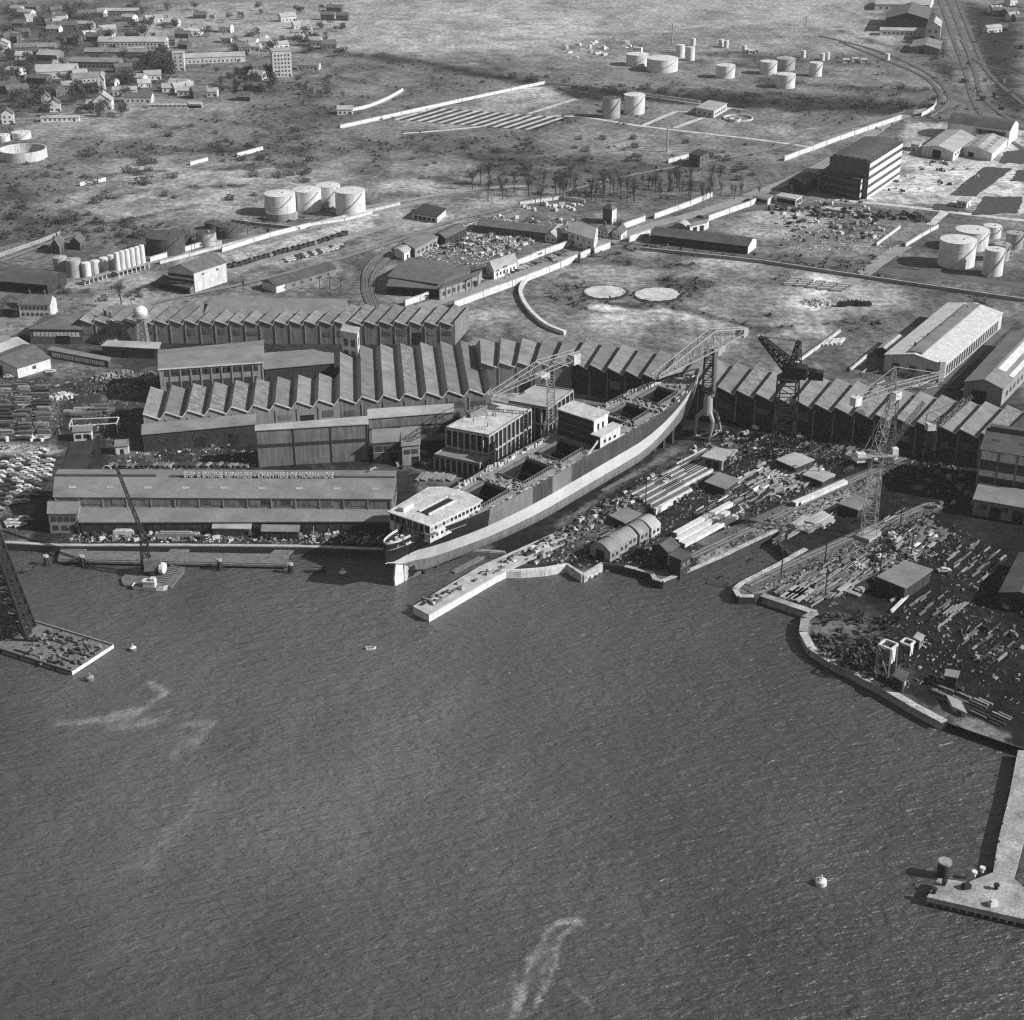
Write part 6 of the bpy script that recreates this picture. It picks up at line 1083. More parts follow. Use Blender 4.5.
pv = P(931, 427, 17); g = gnd(pv); t = thing('lattice_crane', 'small dark lattice crane with a pale cab on the roof line of the long hall', 'crane', tuple(g)); truss('tower', (g.x, g.y, 0), (g.x, g.y, 16), 3.6, 3, 6, .26, 'steel', t); mb = MB(); mb.obox(g, (1, .2), 3.6, 2.6, 16, 18.6); mb.build('cab', 'cream', t); tip = P(972, 396, 29); truss('jib', Vector((g.x + 2, g.y, 18)), tip, 2.4, 1, 11, .26, 'steelm', t); mb = MB(); mb.tube((g.x - 2, g.y, 22), tip, .1, n=4); mb.bar((g.x - 2, g.y, 19.4), (g.x - 2, g.y, 22), .3); mb.build('stay_cable', 'steelm', t)
# water tower
g = P(144, 346); t = thing('water_tower', 'white round water tower on four lattice legs before the furthest sawtooth hall', 'water tower', tuple(g))
for a in ((-1, -1), (1, -1), (1, 1), (-1, 1)): mb = MB(); mb.bar((g.x + a[0] * 2.2, g.y + a[1] * 2.2, 0), (g.x + a[0] * 1.5, g.y + a[1] * 1.5, 13), .36); mb.build('leg', 'steelw', t)
mb = MB()
for k in range(5):
    z0, z1 = k * 2.6, (k + 1) * 2.6; w0, w1 = 2.2 - .7 * z0 / 13, 2.2 - .7 * z1 / 13; c0 = [(-w0, -w0), (w0, -w0), (w0, w0), (-w0, w0)]; c1 = [(-w1, -w1), (w1, -w1), (w1, w1), (-w1, w1)]
    for i in range(4): j = (i + 1) % 4; mb.bar((g.x + c0[i][0], g.y + c0[i][1], z0), (g.x + c1[j][0], g.y + c1[j][1], z1), .2); mb.bar((g.x + c0[j][0], g.y + c0[j][1], z0), (g.x + c1[i][0], g.y + c1[i][1], z1), .2); mb.bar((g.x + c1[i][0], g.y + c1[i][1], z1), (g.x + c1[j][0], g.y + c1[j][1], z1), .24)
mb.build('bracing', 'steelw', t); mb = MB(); pr = (1.2, 12.6)
for k in range(1, 9): a = -math.pi / 2 + math.pi * k / 8; cur = (3.1 * math.cos(a) + .05, 15.6 + 2.9 * math.sin(a)); mb.cyl(g, pr[0], pr[1], cur[1], 20, r1=cur[0], cap=False); pr = cur
mb.build('tank', 'white', t, smooth=True); mb = MB(); mb.cyl(g, 3.8, 13.6, 14, 20); mb.build('gallery', 'steelw', t); mb = MB(); mb.cyl(g, .3, 18.4, 20, 8); mb.build('vent', 'steelw', t)
mb = MB(); h = P(112, 341); mb.cyl(h, 6, 0, 3.6, 18, r1=.8); tag(mb.build('spoil_heap', 'pale', None, tuple(h)), 'pale conical heap beside the water tower', 'heap')
for u, v, hh, l, m in ((108, 338, 13, 'slim dark chimney left of the pale conical heap', 'brickd'), (113, 338, 12, 'slim chimney right beside the dark one at the pale heap', 'brick')): p = P(u, v); mb = MB(); mb.cyl(p, .8, 0, hh, 12, r1=.55); t = thing('chimney_stack', l, 'chimney', tuple(p)); mb.build('shaft', m, t); mb = MB(); mb.cyl(p, .75, hh, hh + .5, 12); mb.build('crown', 'concd', t)
# masts and poles
def mast(u, v, hpx, label, m='steel', arms=0, name='lamp_mast', cat='mast', group=None, r=.16):
    p = P(u, v); h = hpx * PV(v); t = thing(name, label, cat, tuple(p), group); mb = MB(); mb.tube(p, p + Vector((0, 0, h)), r * 1.4, r, 6); mb.build('pole', m, t); mb = MB(); mb.obox(p, dS, 2.6, .3, h - .4, h); mb.obox(p + dS * 1.2, dS, .7, .6, h - .7, h - .3); mb.obox(p - dS * 1.2, dS, .7, .6, h - .7, h - .3); mb.build('lamp_head', m, t)
for u, v, h, l in ((781, 578, 30, 'tall lamp mast nearest the rounded pier head'), (825, 562, 38, 'tall lamp mast on the middle of the pier by the inlet'), (900, 526, 27, 'lamp mast standing right of the nearest crane'), (911, 556, 27, 'lamp mast among the stacks right of the nearest crane'), (880, 573, 28, 'lamp mast beside the grey yard roof'), (825, 597, 32, 'lamp mast at the front of the bar stacks near the stone bank'), (645, 517, 42, 'tall thin mast beside the round roofed sheds'), (818, 478, 25, 'lamp mast beside the pale plate platforms'), (374, 500, 32, 'pale forked lamp mast at the right end of the repair shed')): mast(u, v, h, l, 'steelw' if 'pale forked' in l else 'steel')
for u, v, h, l in ((667, 152, 24, 'tall pale mast with a wide head standing in the rough field'), (672, 44, 20, 'tall pale distillation mast behind the far tank farm'), (806, 26, 10, 'slim pale tower on the far open plain')): mast(u, v, h, l, 'steelw', name='mast', r=.5)
for k, (u, v) in enumerate(((195, 250), (222, 243), (248, 236), (275, 229), (320, 290), (330, 290), (341, 290), (362, 281), (440, 300), (470, 291), (505, 279), (540, 266))): mast(u, v, 13, 'plain roadside pole along the lanes behind the sawtooth halls', 'timberd', name='telegraph_pole', cat='pole', group='poles along the lanes', r=.14)
# gantry frame in the stockyard
t = thing('gantry_frame', 'thin white gantry frame over the stacks in the dark stockyard', 'gantry', tuple(P(70, 436))); c = [P(70.5, 437), P(118, 434), P(120, 428), (P(73, 430))]
for p in c: mb = MB(); mb.bar(p, p + Vector((0, 0, 4.5)), .3); mb.build('post', 'white', t)
for i in range(4): a, b = c[i], c[(i + 1) % 4]; mb = MB(); mb.bar(a + Vector((0, 0, 4.5)), b + Vector((0, 0, 4.5)), .3); mb.build('beam', 'white', t)
# hopper towers in the right yard
def hopper(u, v, w_, h, label, m):
    g = P(u, v); t = thing('hopper_tower', label, 'hopper', tuple(g)); c = [g + dS * a * w_ / 2 + nS * b * w_ / 2 for a, b in ((-1, -1), (1, -1), (1, 1), (-1, 1))]
    for p in c: mb = MB(); mb.bar(p, p.lerp(g, .12) + Vector((0, 0, h)), .32); mb.build('leg', m, t)
    tp = [p.lerp(g, .12) + Vector((0, 0, h)) for p in c]
    for i in range(4): mb = MB(); mb.bar(tp[i], tp[(i + 1) % 4], .5); mb.build('rim_beam', 'white', t); mb = MB(); mb.bar(c[i], tp[(i + 1) % 4], .18); mb.build('brace', m, t)
    mb = MB(); k = [p.lerp(g, .3) for p in c]; mb.hexa([q.lerp(g, .5) + Vector((0, 0, h * .45)) for q in k], [q + Vector((0, 0, h * .9)) for q in k]); mb.build('bin', 'steelm', t); mb = MB(); mb.obox(g + nS * w_ * .42, dS, w_ * .5, .3, h * .45, h * .95); mb.build('chute', 'white', t)
hopper(885, 673, 4.4, 9.4, 'white topped square hopper tower on the stone bank yard', 'steelw'); hopper(905, 663, 3.4, 7, 'smaller dark hopper frame right behind the white topped one', 'steel')
# ================================================================ YARD GOODS, VEHICLES, TREES
def item(name, mb, m, p, label, cat, group): return tag(mb.build(name, m, None, (p[0], p[1], p[2] if len(p) > 2 else 0)), label, cat, group)
def beam(p, d, L_, w_, h, m, label, group, name='steel_beam', cat='beam', z=0.06):
    """I section: two flanges and a web"""
    mb = MB(); mb.obox(p, d, L_, w_, z, z + h * .25); mb.obox(p, d, L_ * .998, w_ * .45, z + h * .25, z + h * .75); mb.obox(p, d, L_, w_, z + h * .75, z + h); return item(name, mb, m, p, label, cat, group)
def stack(p, d, L_, w_, n, th, m, label, group, name='plate_stack', cat='stack'):
    mb = MB(); z = .08; nn = Vector((-d.y, d.x, 0))
    for s_ in (-.35, .35): mb.obox(p + d * L_ * s_, nn, w_, .3, 0, .1)
    for k in range(n): q = p + d * U(-.3, .3) + nn * U(-.2, .2); a = U(-.03, .03); mb.obox(q, (d.x - d.y * a, d.y + d.x * a), L_ * U(.9, 1), w_ * U(.92, 1), z, z + th); z += th + .02
    return item(name, mb, m, p, label, cat, group)
def heap(p, r, h, m, label, group=None, name='scrap_heap', cat='heap', n=70):
    mb = MB(); seg = 11
    for k in range(n):
        a, q = U(0, 6.28), R() ** .6; c_ = Vector((p.x + math.cos(a) * r * q, p.y + math.sin(a) * r * q * .8, 0)); z = h * (1 - q) ** .8 * U(.6, 1); s_ = U(.3, 1) * min(1.2, r * .25); d = (U(-1, 1), U(-1, 1)); mb.obox(c_, d, s_ * U(.8, 2.6), s_ * U(.3, .9), -.05, max(.15, z + U(0, .4)), U(.5, .95))
    return item(name, mb, m, p, label, cat, group)
def para(o, a, b, s, t): return P(o[0] + (a[0] - o[0]) * s + (b[0] - o[0]) * t, o[1] + (a[1] - o[1]) * s + (b[1] - o[1]) * t)
def dirpx(a, b): d = P(*b) - P(*a); return d.normalized()
random.seed(5)
# beam racks beside the slip
for blk, (o, a, b, nr, lab) in enumerate((((655, 513), (690, 490), (632, 497), 14, 'dark steel beam lying in the near rack between slipway and white girders'), ((668, 497), (712, 471), (650, 484), 14, 'dark steel beam lying in the middle rack between slipway and flat sheds'), ((690, 478), (720, 459), (676, 468), 10, 'dark steel beam lying in the furthest rack by the tripod crane'))):
    for k in range(nr):
        p = para(o, a, b, .5, k / (nr - 1) + 0.0); L_ = (P(*a) - P(*o)).length; beam(p, dS, L_ * U(.85, 1), .6, 1.1, 'steelm' if k % 3 else 'cream', lab, 'beams in rack %s the slip' % ('nearest', 'middle along', 'furthest along')[blk])
        q = p + nS * -.7
        if R() < .7: beam(q, dS, L_ * U(.7, .95), .6, .7, 'steel', lab, 'beams in rack %s the slip' % ('nearest', 'middle along', 'furthest along')[blk])
for k, (a, b, l) in enumerate((((674, 537.5), (731, 506), 'uppermost of three long white girders lying by the inlet'), ((676, 544), (728, 515), 'middle one of three long white girders lying by the inlet'), ((682, 548), (736, 519), 'lowest of three long white girders lying by the inlet'), ((793, 507), (846, 484), 'single long white girder lying on the track by the inlet head'))):
    pa, pb = P(*a), P(*b); d = (pb - pa).normalized(); t = thing('box_girder', l, 'girder', tuple(pa)); mb = MB(); mb.obox((pa + pb) / 2, d, (pb - pa).length, 2.0, .3, 1.7); mb.build('body', 'white', t)
    for e in (pa, pb): mb = MB(); mb.obox(e, d, .3, 2.3, .2, 1.85); mb.build('end_plate', 'steelm', t)
pa, pb = P(655, 514.5), P(672, 505); d = (pb - pa).normalized(); mb = MB(); mb.obox((pa + pb) / 2, d, (pb - pa).length, .8, 0, 2); mb.obox((pa + pb) / 2, d, (pb - pa).length, 1.2, 2, 2.3); item('plate_girder', mb, 'white', pa, 'short bright plate girder at the end of the near beam rack', 'girder', None)
# round roofed sheds
c0, c1 = P(600, 558.5), P(651, 529); d = (c1 - c0).normalized(); n = Vector((-d.y, d.x, 0)); L_ = (c1 - c0).length; NL = ['nearest the water of the round roofed yard shed sections', 'second from the water of the round roofed yard shed sections', 'middle one of the round roofed yard shed sections', 'fourth from the water of the round roofed yard shed sections', 'furthest inland and brightest of the round roofed yard shed sections']
for k in range(5):
    a = c0 + d * L_ * k / 5 + n * (0, .6, 1.0, .4, 0)[k]; b = a + d * (L_ / 5 - .5); w_ = (8.2, 8.2, 7.6, 7.8, 8.4)[k]; h = (3.4, 3.4, 2.8, 3.2, 3.4)[k]
    bb = Bld('round_roofed_shed', NL[k], 'shed', None, h, 'wallp' if k != 4 else 'cream', 'roofm' if k < 4 else 'roofl', 'arch', 2.2, 'a', .1, None, [a - n * w_ / 2, b - n * w_ / 2, b + n * w_ / 2, a + n * w_ / 2]); bb.door(3, .5, 3.4, 3); bb.wins(0, 2, 1.3, 1.2, 1.2)
for px, h, l, wl_ in (([(703, 456.5), (722, 461), (735, 452), (716, 448)], 4, 'flat pale yard shed nearest the tripod crane', 'concd'), ([(706, 482), (725, 489), (738, 480), (719, 473)], 2.6, 'flat grey platform shed below the one at the tripod crane', 'brickd'), ([(777.5, 460), (795, 467.5), (813, 460), (795, 453)], 3.4, 'flat pale shed at the head of the inlet yard', 'brickd'), ([(804, 475), (822, 481.5), (834, 475), (814, 468)], 2.4, 'flat platform shed right below the pale one at the inlet yard', 'brickd'), ([(611, 516), (625, 523), (640, 514), (626, 508)], 2.2, 'flat grey platform beside the round roofed sheds', 'timberd'), ([(878, 577), (905, 588), (931, 570), (906, 562)], 4.5, 'wide grey flat roof on posts beside the dark yard', 'brickd'), ([(840, 504), (858, 510), (872, 502), (856, 496)], 3, 'flat grey shed behind the nearest crane', 'brickd')):
    bb = Bld('yard_shed', l, 'shed', px, h, wl_, 'roofm' if 'grey' in l else 'roofl', 'flat', 1, 'b', .5); bb.door(0, .3, 2.4, h * .8); bb.door(0, .7, 2.4, h * .8); bb.wins(1, 3, h * .35, 1.6, h * .35)
b = Bld('hut', 'dark box shaped hut of two storeys on the stone quay nose', 'hut', [(669, 555), (681, 560), (691, 554), (679, 549)], 6.4, 'brickd', 'roofd', 'flat'); b.wins(1, 2, 3.6, 1.4, 1.2, 'wallg'); b.wins(1, 2, 1, 1.4, 1.2); b.door(0, .5, 1.2, 2.1); b.band(1, 3.1, 3.3, 'string_course', 'wallg')
b = Bld('hut', 'dark gabled shed behind the two storey hut on the quay nose', 'hut', [(652, 545), (668, 552), (679, 545), (662, 538)], 5, 'brickd', 'roofd', 'gable', 1.6, 'b'); b.door(0, .5, 3, 3)
# plate racks
for (o, a, b, n1, n2, L_, w_, m, lab, grp) in (((792, 525), (812, 536), (815, 512), 5, 2, 12, 2.2, 'roofl', 'pale plate stack in the racks at the inlet head', 'plates at the inlet head'), ((755, 465), (790, 490), (800, 455), 11, 6, 7, 1.0, 'concd', 'grey plate stack behind the white single girder', 'plates behind the single girder'), ((830, 445), (855, 462), (866, 440), 9, 6, 6, 1.0, 'steelm', 'dark plate stack in the shadowed yard before the long hall', 'plates before the long hall'),
        ((600, 540), (590, 560), (640, 520), 6, 3, 8, 1.2, 'concd', 'timber stack on the slip side of the round roofed sheds', 'timber beside the round roofed sheds'), ((890, 545), (915, 560), (925, 520), 9, 7, 6, 1.0, 'steelm', 'plate stack in the yard right of the nearest crane', 'plates right of the nearest crane'), ((835, 590), (850, 598), (858, 582), 3, 2, 7, 2, 'concd', 'slab stack beside the stone bank corner', 'slabs at the stone bank corner'), ((735, 480), (765, 500), (775, 462), 11, 6, 6, .7, 'wallp', 'pale angle bar stack left of the single white girder', 'bars left of the single girder')):
    for i in range(n1):
        for j in range(n2):
            if R() < .88: stack(para(o, a, b, (i + U(.2, .8)) / n1, (j + .5) / n2), dS if R() < .9 else nS, L_ * U(.6, 1), w_ * U(.7, 1), random.randint(1, 5), .22, m if R() < .7 else random.choice(['roofl', 'steel', 'concd', 'brightm']), lab, grp)
# tight rows of section steel filling the yard between the slip and the inlet
for (o, a, b, rows, per, lab, grp, ms) in (((706, 532), (745, 512), (690, 512), 10, 3, 'thin section bar in the rows above the three white girders', 'section rows above the girders', ['steelm', 'steel', 'cream', 'timber']), ((738, 508), (795, 480), (715, 492), 12, 5, 'thin section bar in the rows below the flat grey platform', 'section rows below the platform', ['steelm', 'steel', 'wallp', 'cream', 'timberd']), ((800, 452), (850, 475), (825, 440), 9, 4, 'thin section bar in the shadowed rows before the long hall', 'shadowed section rows', ['steel', 'steelm', 'timberd']), ((742, 500), (790, 478), (752, 507), 5, 4, 'thin section bar along the track by the single white girder', 'section rows along the track', ['wallp', 'steel', 'timber']), ((612, 545), (640, 528), (600, 535), 7, 3, 'thin timber length in the rows behind the round roofed sheds', 'timber rows behind the round roofed sheds', ['timber', 'steel', 'wallp']), ((775, 545), (845, 512), (770, 540), 4, 5, 'thin bar along the quay edge of the inlet', 'bars along the inlet quay', ['wallp', 'steel', 'timber']), ((855, 535), (905, 505), (870, 545), 6, 4, 'thin bar beside the track right of the nearest crane', 'bars right of the nearest crane', ['cream', 'steel', 'steelm', 'timber'])):
    for i in range(rows):
        for j in range(per):
            for q in range(2):
                if R() < .85: p = para(o, a, b, (j + U(.3, .7)) / per, (i + U(.1, .9)) / rows); L_ = (P(*a) - P(*o)).length / per; beam(p, (dS + nS * U(-.05, .05)).normalized(), L_ * U(.5, .98), U(.15, .38), U(.2, .7), random.choice(ms + ['steel']), lab, grp, 'section_bar', 'bar')
# ordered goods of the far right yard
for (o, a, b, rows, per, lab, grp, ms, dd_) in (((905, 606), (945, 628), (925, 588), 6, 4, 'dark plate bar in the rows below the long diagonal beam', 'rows below the diagonal beam', ['steelm', 'steel', 'timber', 'concd'], None), ((940, 560), (985, 585), (965, 535), 8, 5, 'dark section in the rows between the grey yard roof and the tall works', 'rows by the tall works', ['steelm', 'steel', 'timber', 'wallp'], None), ((958, 640), (998, 668), (985, 615), 6, 4, 'dark section in the rows of the far right yard', 'rows of the far right yard', ['steelm', 'steel', 'timberd', 'concd'], None), ((925, 690), (1002, 730), (940, 676), 6, 4, 'long timber laid parallel to the stone bank', 'timbers along the stone bank', ['timber', 'concd', 'steelm', 'timberd'], 'bank'), ((835, 662), (880, 684), (842, 655), 3, 4, 'timber laid inside the bend of the stone bank', 'timbers inside the bank bend', ['timber', 'steelm', 'timberd'], 'bank')):
    dv = dirpx((880, 684), (1005, 742)) if dd_ else dS
    for i in range(rows):
        for j in range(per):
            if R() < .85: p = para(o, a, b, (j + U(.3, .7)) / per, (i + U(.2, .8)) / rows); L_ = (P(*a) - P(*o)).length / per; beam(p, dv, (L_ if dd_ else 6) * U(.6, .98), U(.3, .9), U(.2, .6), random.choice(ms), lab, grp, 'timber_length' if 'timber' in lab else 'steel_section', 'timber' if 'timber' in lab else 'section')
for px, h, l, wl_, rf_ in (([(914, 638), (920, 641), (924, 636), (918, 633)], 3, 'small pale roofed cube hut behind the hopper frames', 'wallp', 'roofl'), ([(945, 676), (957, 678), (959, 672), (947, 670)], 3.4, 'dark flat hut in the middle of the far right yard', 'brickd', 'roofm'), ([(893, 676), (903, 682), (908, 674), (899, 669)], 4, 'dark machine house with a bright corner at the foot of the hoppers', 'brickd', 'roofd'), ([(953, 707), (966, 713), (960, 702), (947, 696)], 1.4, 'low pale slab roof beside the timbers along the stone bank', 'concd', 'roofl')):
    bb = Bld('hut', l, 'hut', px, h, wl_, rf_, 'flat', 1, 'b', .3); bb.door(0, .5, 1.2, h * .7); bb.wins(1, 1, h * .4, 1.2, h * .3, 'white' if 'bright corner' in l else 'glass')
for k in range(4): q = P(948 + k * 4, 612 - k * 1.2); mb = MB(); mb.obox(q, dS, 7, .5, 0, .9); mb.obox(q + nS * 1, dS, 7, .3, .9, 1.2); item('pale_frame', mb, 'wallp', q, 'pale frame leaning in the set behind the diagonal beam', 'frame', 'pale frames behind the diagonal beam')
# bar yard on the right pier
for k in range(270):
    p = para((775, 590), (822, 605), (858, 548), R(), R()); pale = R() < .45
    beam(p, (dS + nS * U(-.07, .07)).normalized(), U(3, 8), U(.15, .5), U(.2, .6), 'wallp' if pale else 'steelm', 'pale bar bundle lying in the bar yard of the right hand pier' if pale else 'dark bar bundle lying in the bar yard of the right hand pier', 'bar yard bundles ' + ('pale' if pale else 'dark'), 'bar_bundle', 'bars')
for k in range(70):
    p = para((845, 565), (880, 585), (890, 535), R(), R()); s_ = U(.5, 1.5); mb = MB(); mb.obox(p, (R() - .5, R() - .5), s_ * 2, s_, 0, s_ * U(.5, 1), .9); mb.obox(p + Vector((s_ * .4, .2, 0)), (R() - .5, R()), s_ * .8, s_ * .7, s_ * .4, s_ * 1.2, .9); item('casting', mb, random.choice(['steel', 'wallp', 'steelm', 'cream']), p, 'rough casting lying in the heap beside the grey flat yard roof', 'casting', 'castings by the grey yard roof')
for k in range(8): p = para((782, 598), (800, 601), (795, 588), (k % 4) / 4 + .1, (k // 4) / 2 + .2); stack(p, dS, 5.5, 2.2, 3, .25, 'roofl', 'bright slab stack at the water edge of the bar yard', 'bright slabs at the bar yard edge')
pa, pb = P(891, 613), P(914, 590); beam((pa + pb) / 2, (pb - pa).normalized(), (pb - pa).length, .9, .8, 'white', 'long bright beam lying diagonally in the right hand yard', None)
pa, pb = P(896, 603), P(912, 592); beam((pa + pb) / 2 + nS * -1.6, (pb - pa).normalized(), 11, .7, .6, 'wallp', 'second pale beam beside the long bright diagonal one', None)
# clutter strip along the slip and other rough ground
def clutter(o, a, b, n, lab, cat, name, grp, ms, s0=.4, s1=1.4, dirs=None, hmax=1.2):
    for k in range(n):
        p = para(o, a, b, R(), R()); s_ = U(s0, s1); d = (dirs or Vector((U(-1, 1), U(-1, 1), 0))) ; d = Vector((d[0] + U(-.2, .2), d[1] + U(-.2, .2), 0)).normalized(); mb = MB(); h = s_ * U(.3, hmax); mb.obox(p, d, s_ * U(1, 2.6), s_, 0, h, U(.75, 1)); 
        if R() < .6: mb.obox(p + d * s_ * .5, (-d.y, d.x), s_ * 1.1, s_ * .45, h * .6, h * 1.35, .9)
        i = random.randrange(len(ms)); item(name, mb, ms[i], p, lab, cat, grp)
clutter((515, 560), (530, 568), (725, 432), 260, 'small tool box or fitting along the lit side of the slipway', 'fitting', 'slip_fitting', 'fittings along the slipway', ['wallp', 'steel', 'cream', 'timber', 'steelm'], dirs=dS)
clutter((525, 552), (560, 566), (615, 520), 40, 'timber baulk in the dark corner before the round roofed sheds', 'baulk', 'timber_baulk', 'baulks before the round roofed sheds', ['timber', 'wallp', 'timberd'], .4, .9, dS)
clutter((640, 500), (655, 515), (700, 470), 60, 'offcut lying between the beam racks and the slipway', 'offcut', 'steel_offcut', 'offcuts between racks and slipway', ['cream', 'steel', 'wallp', 'timber'], .3, .9)
clutter((700, 520), (740, 540), (800, 470), 90, 'loose fitting scattered over the inlet yard between girders and track', 'fitting', 'yard_fitting', 'fittings of the inlet yard', ['cream', 'steel', 'wallp', 'timber', 'steelm'], .3, .9)
clutter((560, 562), (600, 575), (640, 530), 50, 'timber offcut by the small platform before the round roofed sheds', 'offcut', 'timber_offcut', 'timber offcuts by the small platform', ['timber', 'wallp', 'steel'], .3, .8)
clutter((690, 440), (700, 460), (765, 440), 30, 'plate cutting lying round the foot of the tripod crane', 'plate', 'plate_offcut', 'offcuts at the tripod crane', ['cream', 'steel', 'steelm'])
clutter((890, 640), (940, 700), (960, 610), 70, 'piece of debris strewn over the dark right hand yard', 'debris', 'debris_piece', 'debris in the right yard', ['steel', 'steel', 'timber', 'wallp', 'timberd'], .25, .8)
clutter((930, 560), (980, 690), (1015, 560), 60, 'weathered crate in the dark far right yard', 'crate', 'crate', 'crates in the far right yard', ['timberd', 'timber', 'steel', 'wallp'], .3, 1.2)
clutter((85, 533), (85, 541), (380, 533), 230, 'small fitting standing on the quay before the repair shed', 'fitting', 'quay_fitting', 'fittings on the repair quay', ['steel', 'cream', 'timber', 'steelm', 'timberd', 'wallp'], .35, 1.2)
for u, v, w_, m, l in ((112, 533, 6, 'white', 'white flat wagon load left of the crane jib on the repair quay'), (124, 534, 7, 'white', 'second white wagon load beneath the crane jib on the repair quay'), (163, 530, 4, 'white', 'bright round boiler end on the repair quay'), (176, 537, 14, 'wallp', 'long pale pipe lying on the repair quay edge')): p = P(u, v); mb = MB(); mb.obox(p, (1, 0), w_, 1.8, .3, 1.6, .96); mb.obox(p, (1, 0), w_ * .8, 1.2, 1.6, 2.1, .9); item('wagon_load', mb, m, p, l, 'load', None)
for k in range(13):
    p = P(U(310, 380), U(535, 543)); mb = MB(); mb.tube(p, p + Vector((U(-.3, .3), 0, U(2.5, 5))), .14, .1); mb.obox(p, (1, 0), 1.2, 1, 0, 1); item('mooring_post', mb, random.choice(['cream', 'steel', 'timberd']), p, 'post standing in the crowded right end of the repair quay', 'post', 'posts at the right end of the repair quay')
# left stockyard
for k in range(17):
    v = 386 + k * 3.4
    for j in range(3):
        if R() < .85: p = P(4 + j * 19 + U(-3, 3), v + U(-.6, .6)); stack(p, Vector((1, U(-.02, .06), 0)).normalized(), U(5, 8), U(1, 1.6), random.randint(2, 5), .3, random.choice(['timberd', 'timber', 'steelm', 'concd']), 'long timber stack in the rows at the left edge stockyard', 'timber rows at the left edge', 'timber_stack')
clutter((0, 436), (0, 441), (50, 436), 14, 'white sack heap in a row at the edge of the left stockyard', 'sacks', 'sack_heap', 'sack heaps at the left stockyard', ['white', 'cream', 'timber'], .8, 1.4)
for k in range(16): p = para((72, 418), (118, 416), (72, 408), R(), R()); stack(p, Vector((1, .05, 0)).normalized(), U(5, 9), 1.6, random.randint(2, 5), .3, random.choice(['concd', 'timber', 'steelm']), 'plate stack behind the white gantry frame', 'stacks behind the gantry frame')
for u, v, r, m, l in ((105, 378, 6, 'scrap', 'pale scrap heap left of centre behind the gantry frame'), (120, 375, 6.5, 'scrap', 'pale scrap heap nearest the two-toned workshop'), (100, 391, 6, 'scrapd', 'dark scrap heap in the front left of the gantry yard'), (122, 389, 7, 'scrap', 'speckled scrap heap in the front right of the gantry yard'), (140, 386, 6, 'scrapd', 'dark scrap heap against the nine bay hall'), (110, 384, 5, 'scrapd', 'low dark scrap heap in the middle of the gantry yard'), (150, 377, 5, 'scrap', 'small pale scrap heap at the corner of the two-toned workshop'), (62, 397, 5, 'pale', 'pale block heap at the end of the left timber rows'), (15, 340, 5, 'scrapd', 'dark heap above the broad grey shed at the left edge'), (26, 339, 5, 'scrapd', 'second dark heap above the broad grey shed at the left edge')): heap(P(u, v), r, 2.4, m, l)
for k in range(26): p = P(112 + k * 5.4, 466 + U(-.6, .6)); stack(p, Vector((.35, 1, 0)).normalized(), 3.6, 1.3, 3, .25, random.choice(['wallg', 'steelm', 'concd', 'timberd']), 'slanted sheet pack in the row behind the repair shed', 'sheet packs behind the repair shed', 'sheet_pack')
p = P(107, 470, 0); mb = MB(); pr = None
for k in range(13): a = math.pi * k / 12; cur = Vector((p.x + 1.6 * math.cos(a), p.y, 1.8 * math.sin(a))); (mb.tube(pr, cur, .16, n=6) if pr else None); pr = cur
item('hoop_frame', mb, 'white', p, 'small white hoop standing behind the ridge of the repair shed', 'hoop', None)
# scrap yard
for k in range(34):
    p = para((405, 252), (480, 262), (485, 213), U(.05, .9), U(.05, .95)); pale = R() < .55; heap(p, U(2.5, 5.5), U(1.2, 2.6), 'scrap' if pale else 'scrapd', 'pale speckled heap in the scrap yard beside the curved railway' if pale else 'dark heap in the scrap yard beside the curved railway', 'scrap yard heaps ' + ('pale' if pale else 'dark'), n=34)
clutter((410, 252), (500, 258), (500, 215), 290, 'bright scrap piece in the scrap yard beside the curved railway', 'scrap', 'scrap_piece', 'scrap yard pieces', ['white', 'cream', 'steel', 'wallp', 'steelm'], .5, 1.5)
clutter((515, 205), (530, 212), (580, 203), 22, 'bright block of the broken wall above the scrap yard', 'block', 'stone_block', 'blocks above the scrap yard', ['white', 'cream'], .8, 1.8)
clutter((770, 206), (800, 245), (860, 198), 110, 'pale rubble piece on the cleared plots by the upper lane', 'rubble', 'rubble_piece', 'rubble on the cleared plots', ['cream', 'steel', 'wallp', 'timberd'], .6, 2)
clutter((770, 207), (770, 214), (930, 216), 60, 'dark shrub like pile along the upper lane', 'pile', 'brushwood_pile', 'brushwood piles along the upper lane', ['scrub', 'leaf'], 1, 2.4)
for i in range(4):
    for j in range(5): p = para((783, 284), (843, 292), (793, 277), (j + .5) / 5, i / 4); stack(p, Vector((1, -.12, 0)).normalized(), 5.4, 1.8, 2, .5, 'roofl', 'pale sheeted stack in the block behind the white mound', 'sheeted stacks by the white mound', 'sheeted_stack')
heap(P(817, 303), 8, 2.6, 'pale', 'white chalk mound in the waste ground', None, 'chalk_mound', n=110); 
for k in range(8): p = P(840 + k * 4, 306 + U(-1, 1)); mb = MB(); mb.obox(p, (1, .1), 3, 1.6, .4, 1.8); mb.obox(p, (1, .1), 1.2, 1.5, 1.8, 2.6); item('tip_truck', mb, 'steel', p, 'small dark tip truck in the row right of the white chalk mound', 'truck', 'tip trucks by the chalk mound')
for k in range(5): p = P(824 + k * 4.2, 344 - k * .4); stack(p, Vector((.5, 1, 0)).normalized(), 8, 1.8, 2, .5, 'white', 'bright board stack behind the long hall', 'board stacks behind the long hall', 'board_stack')
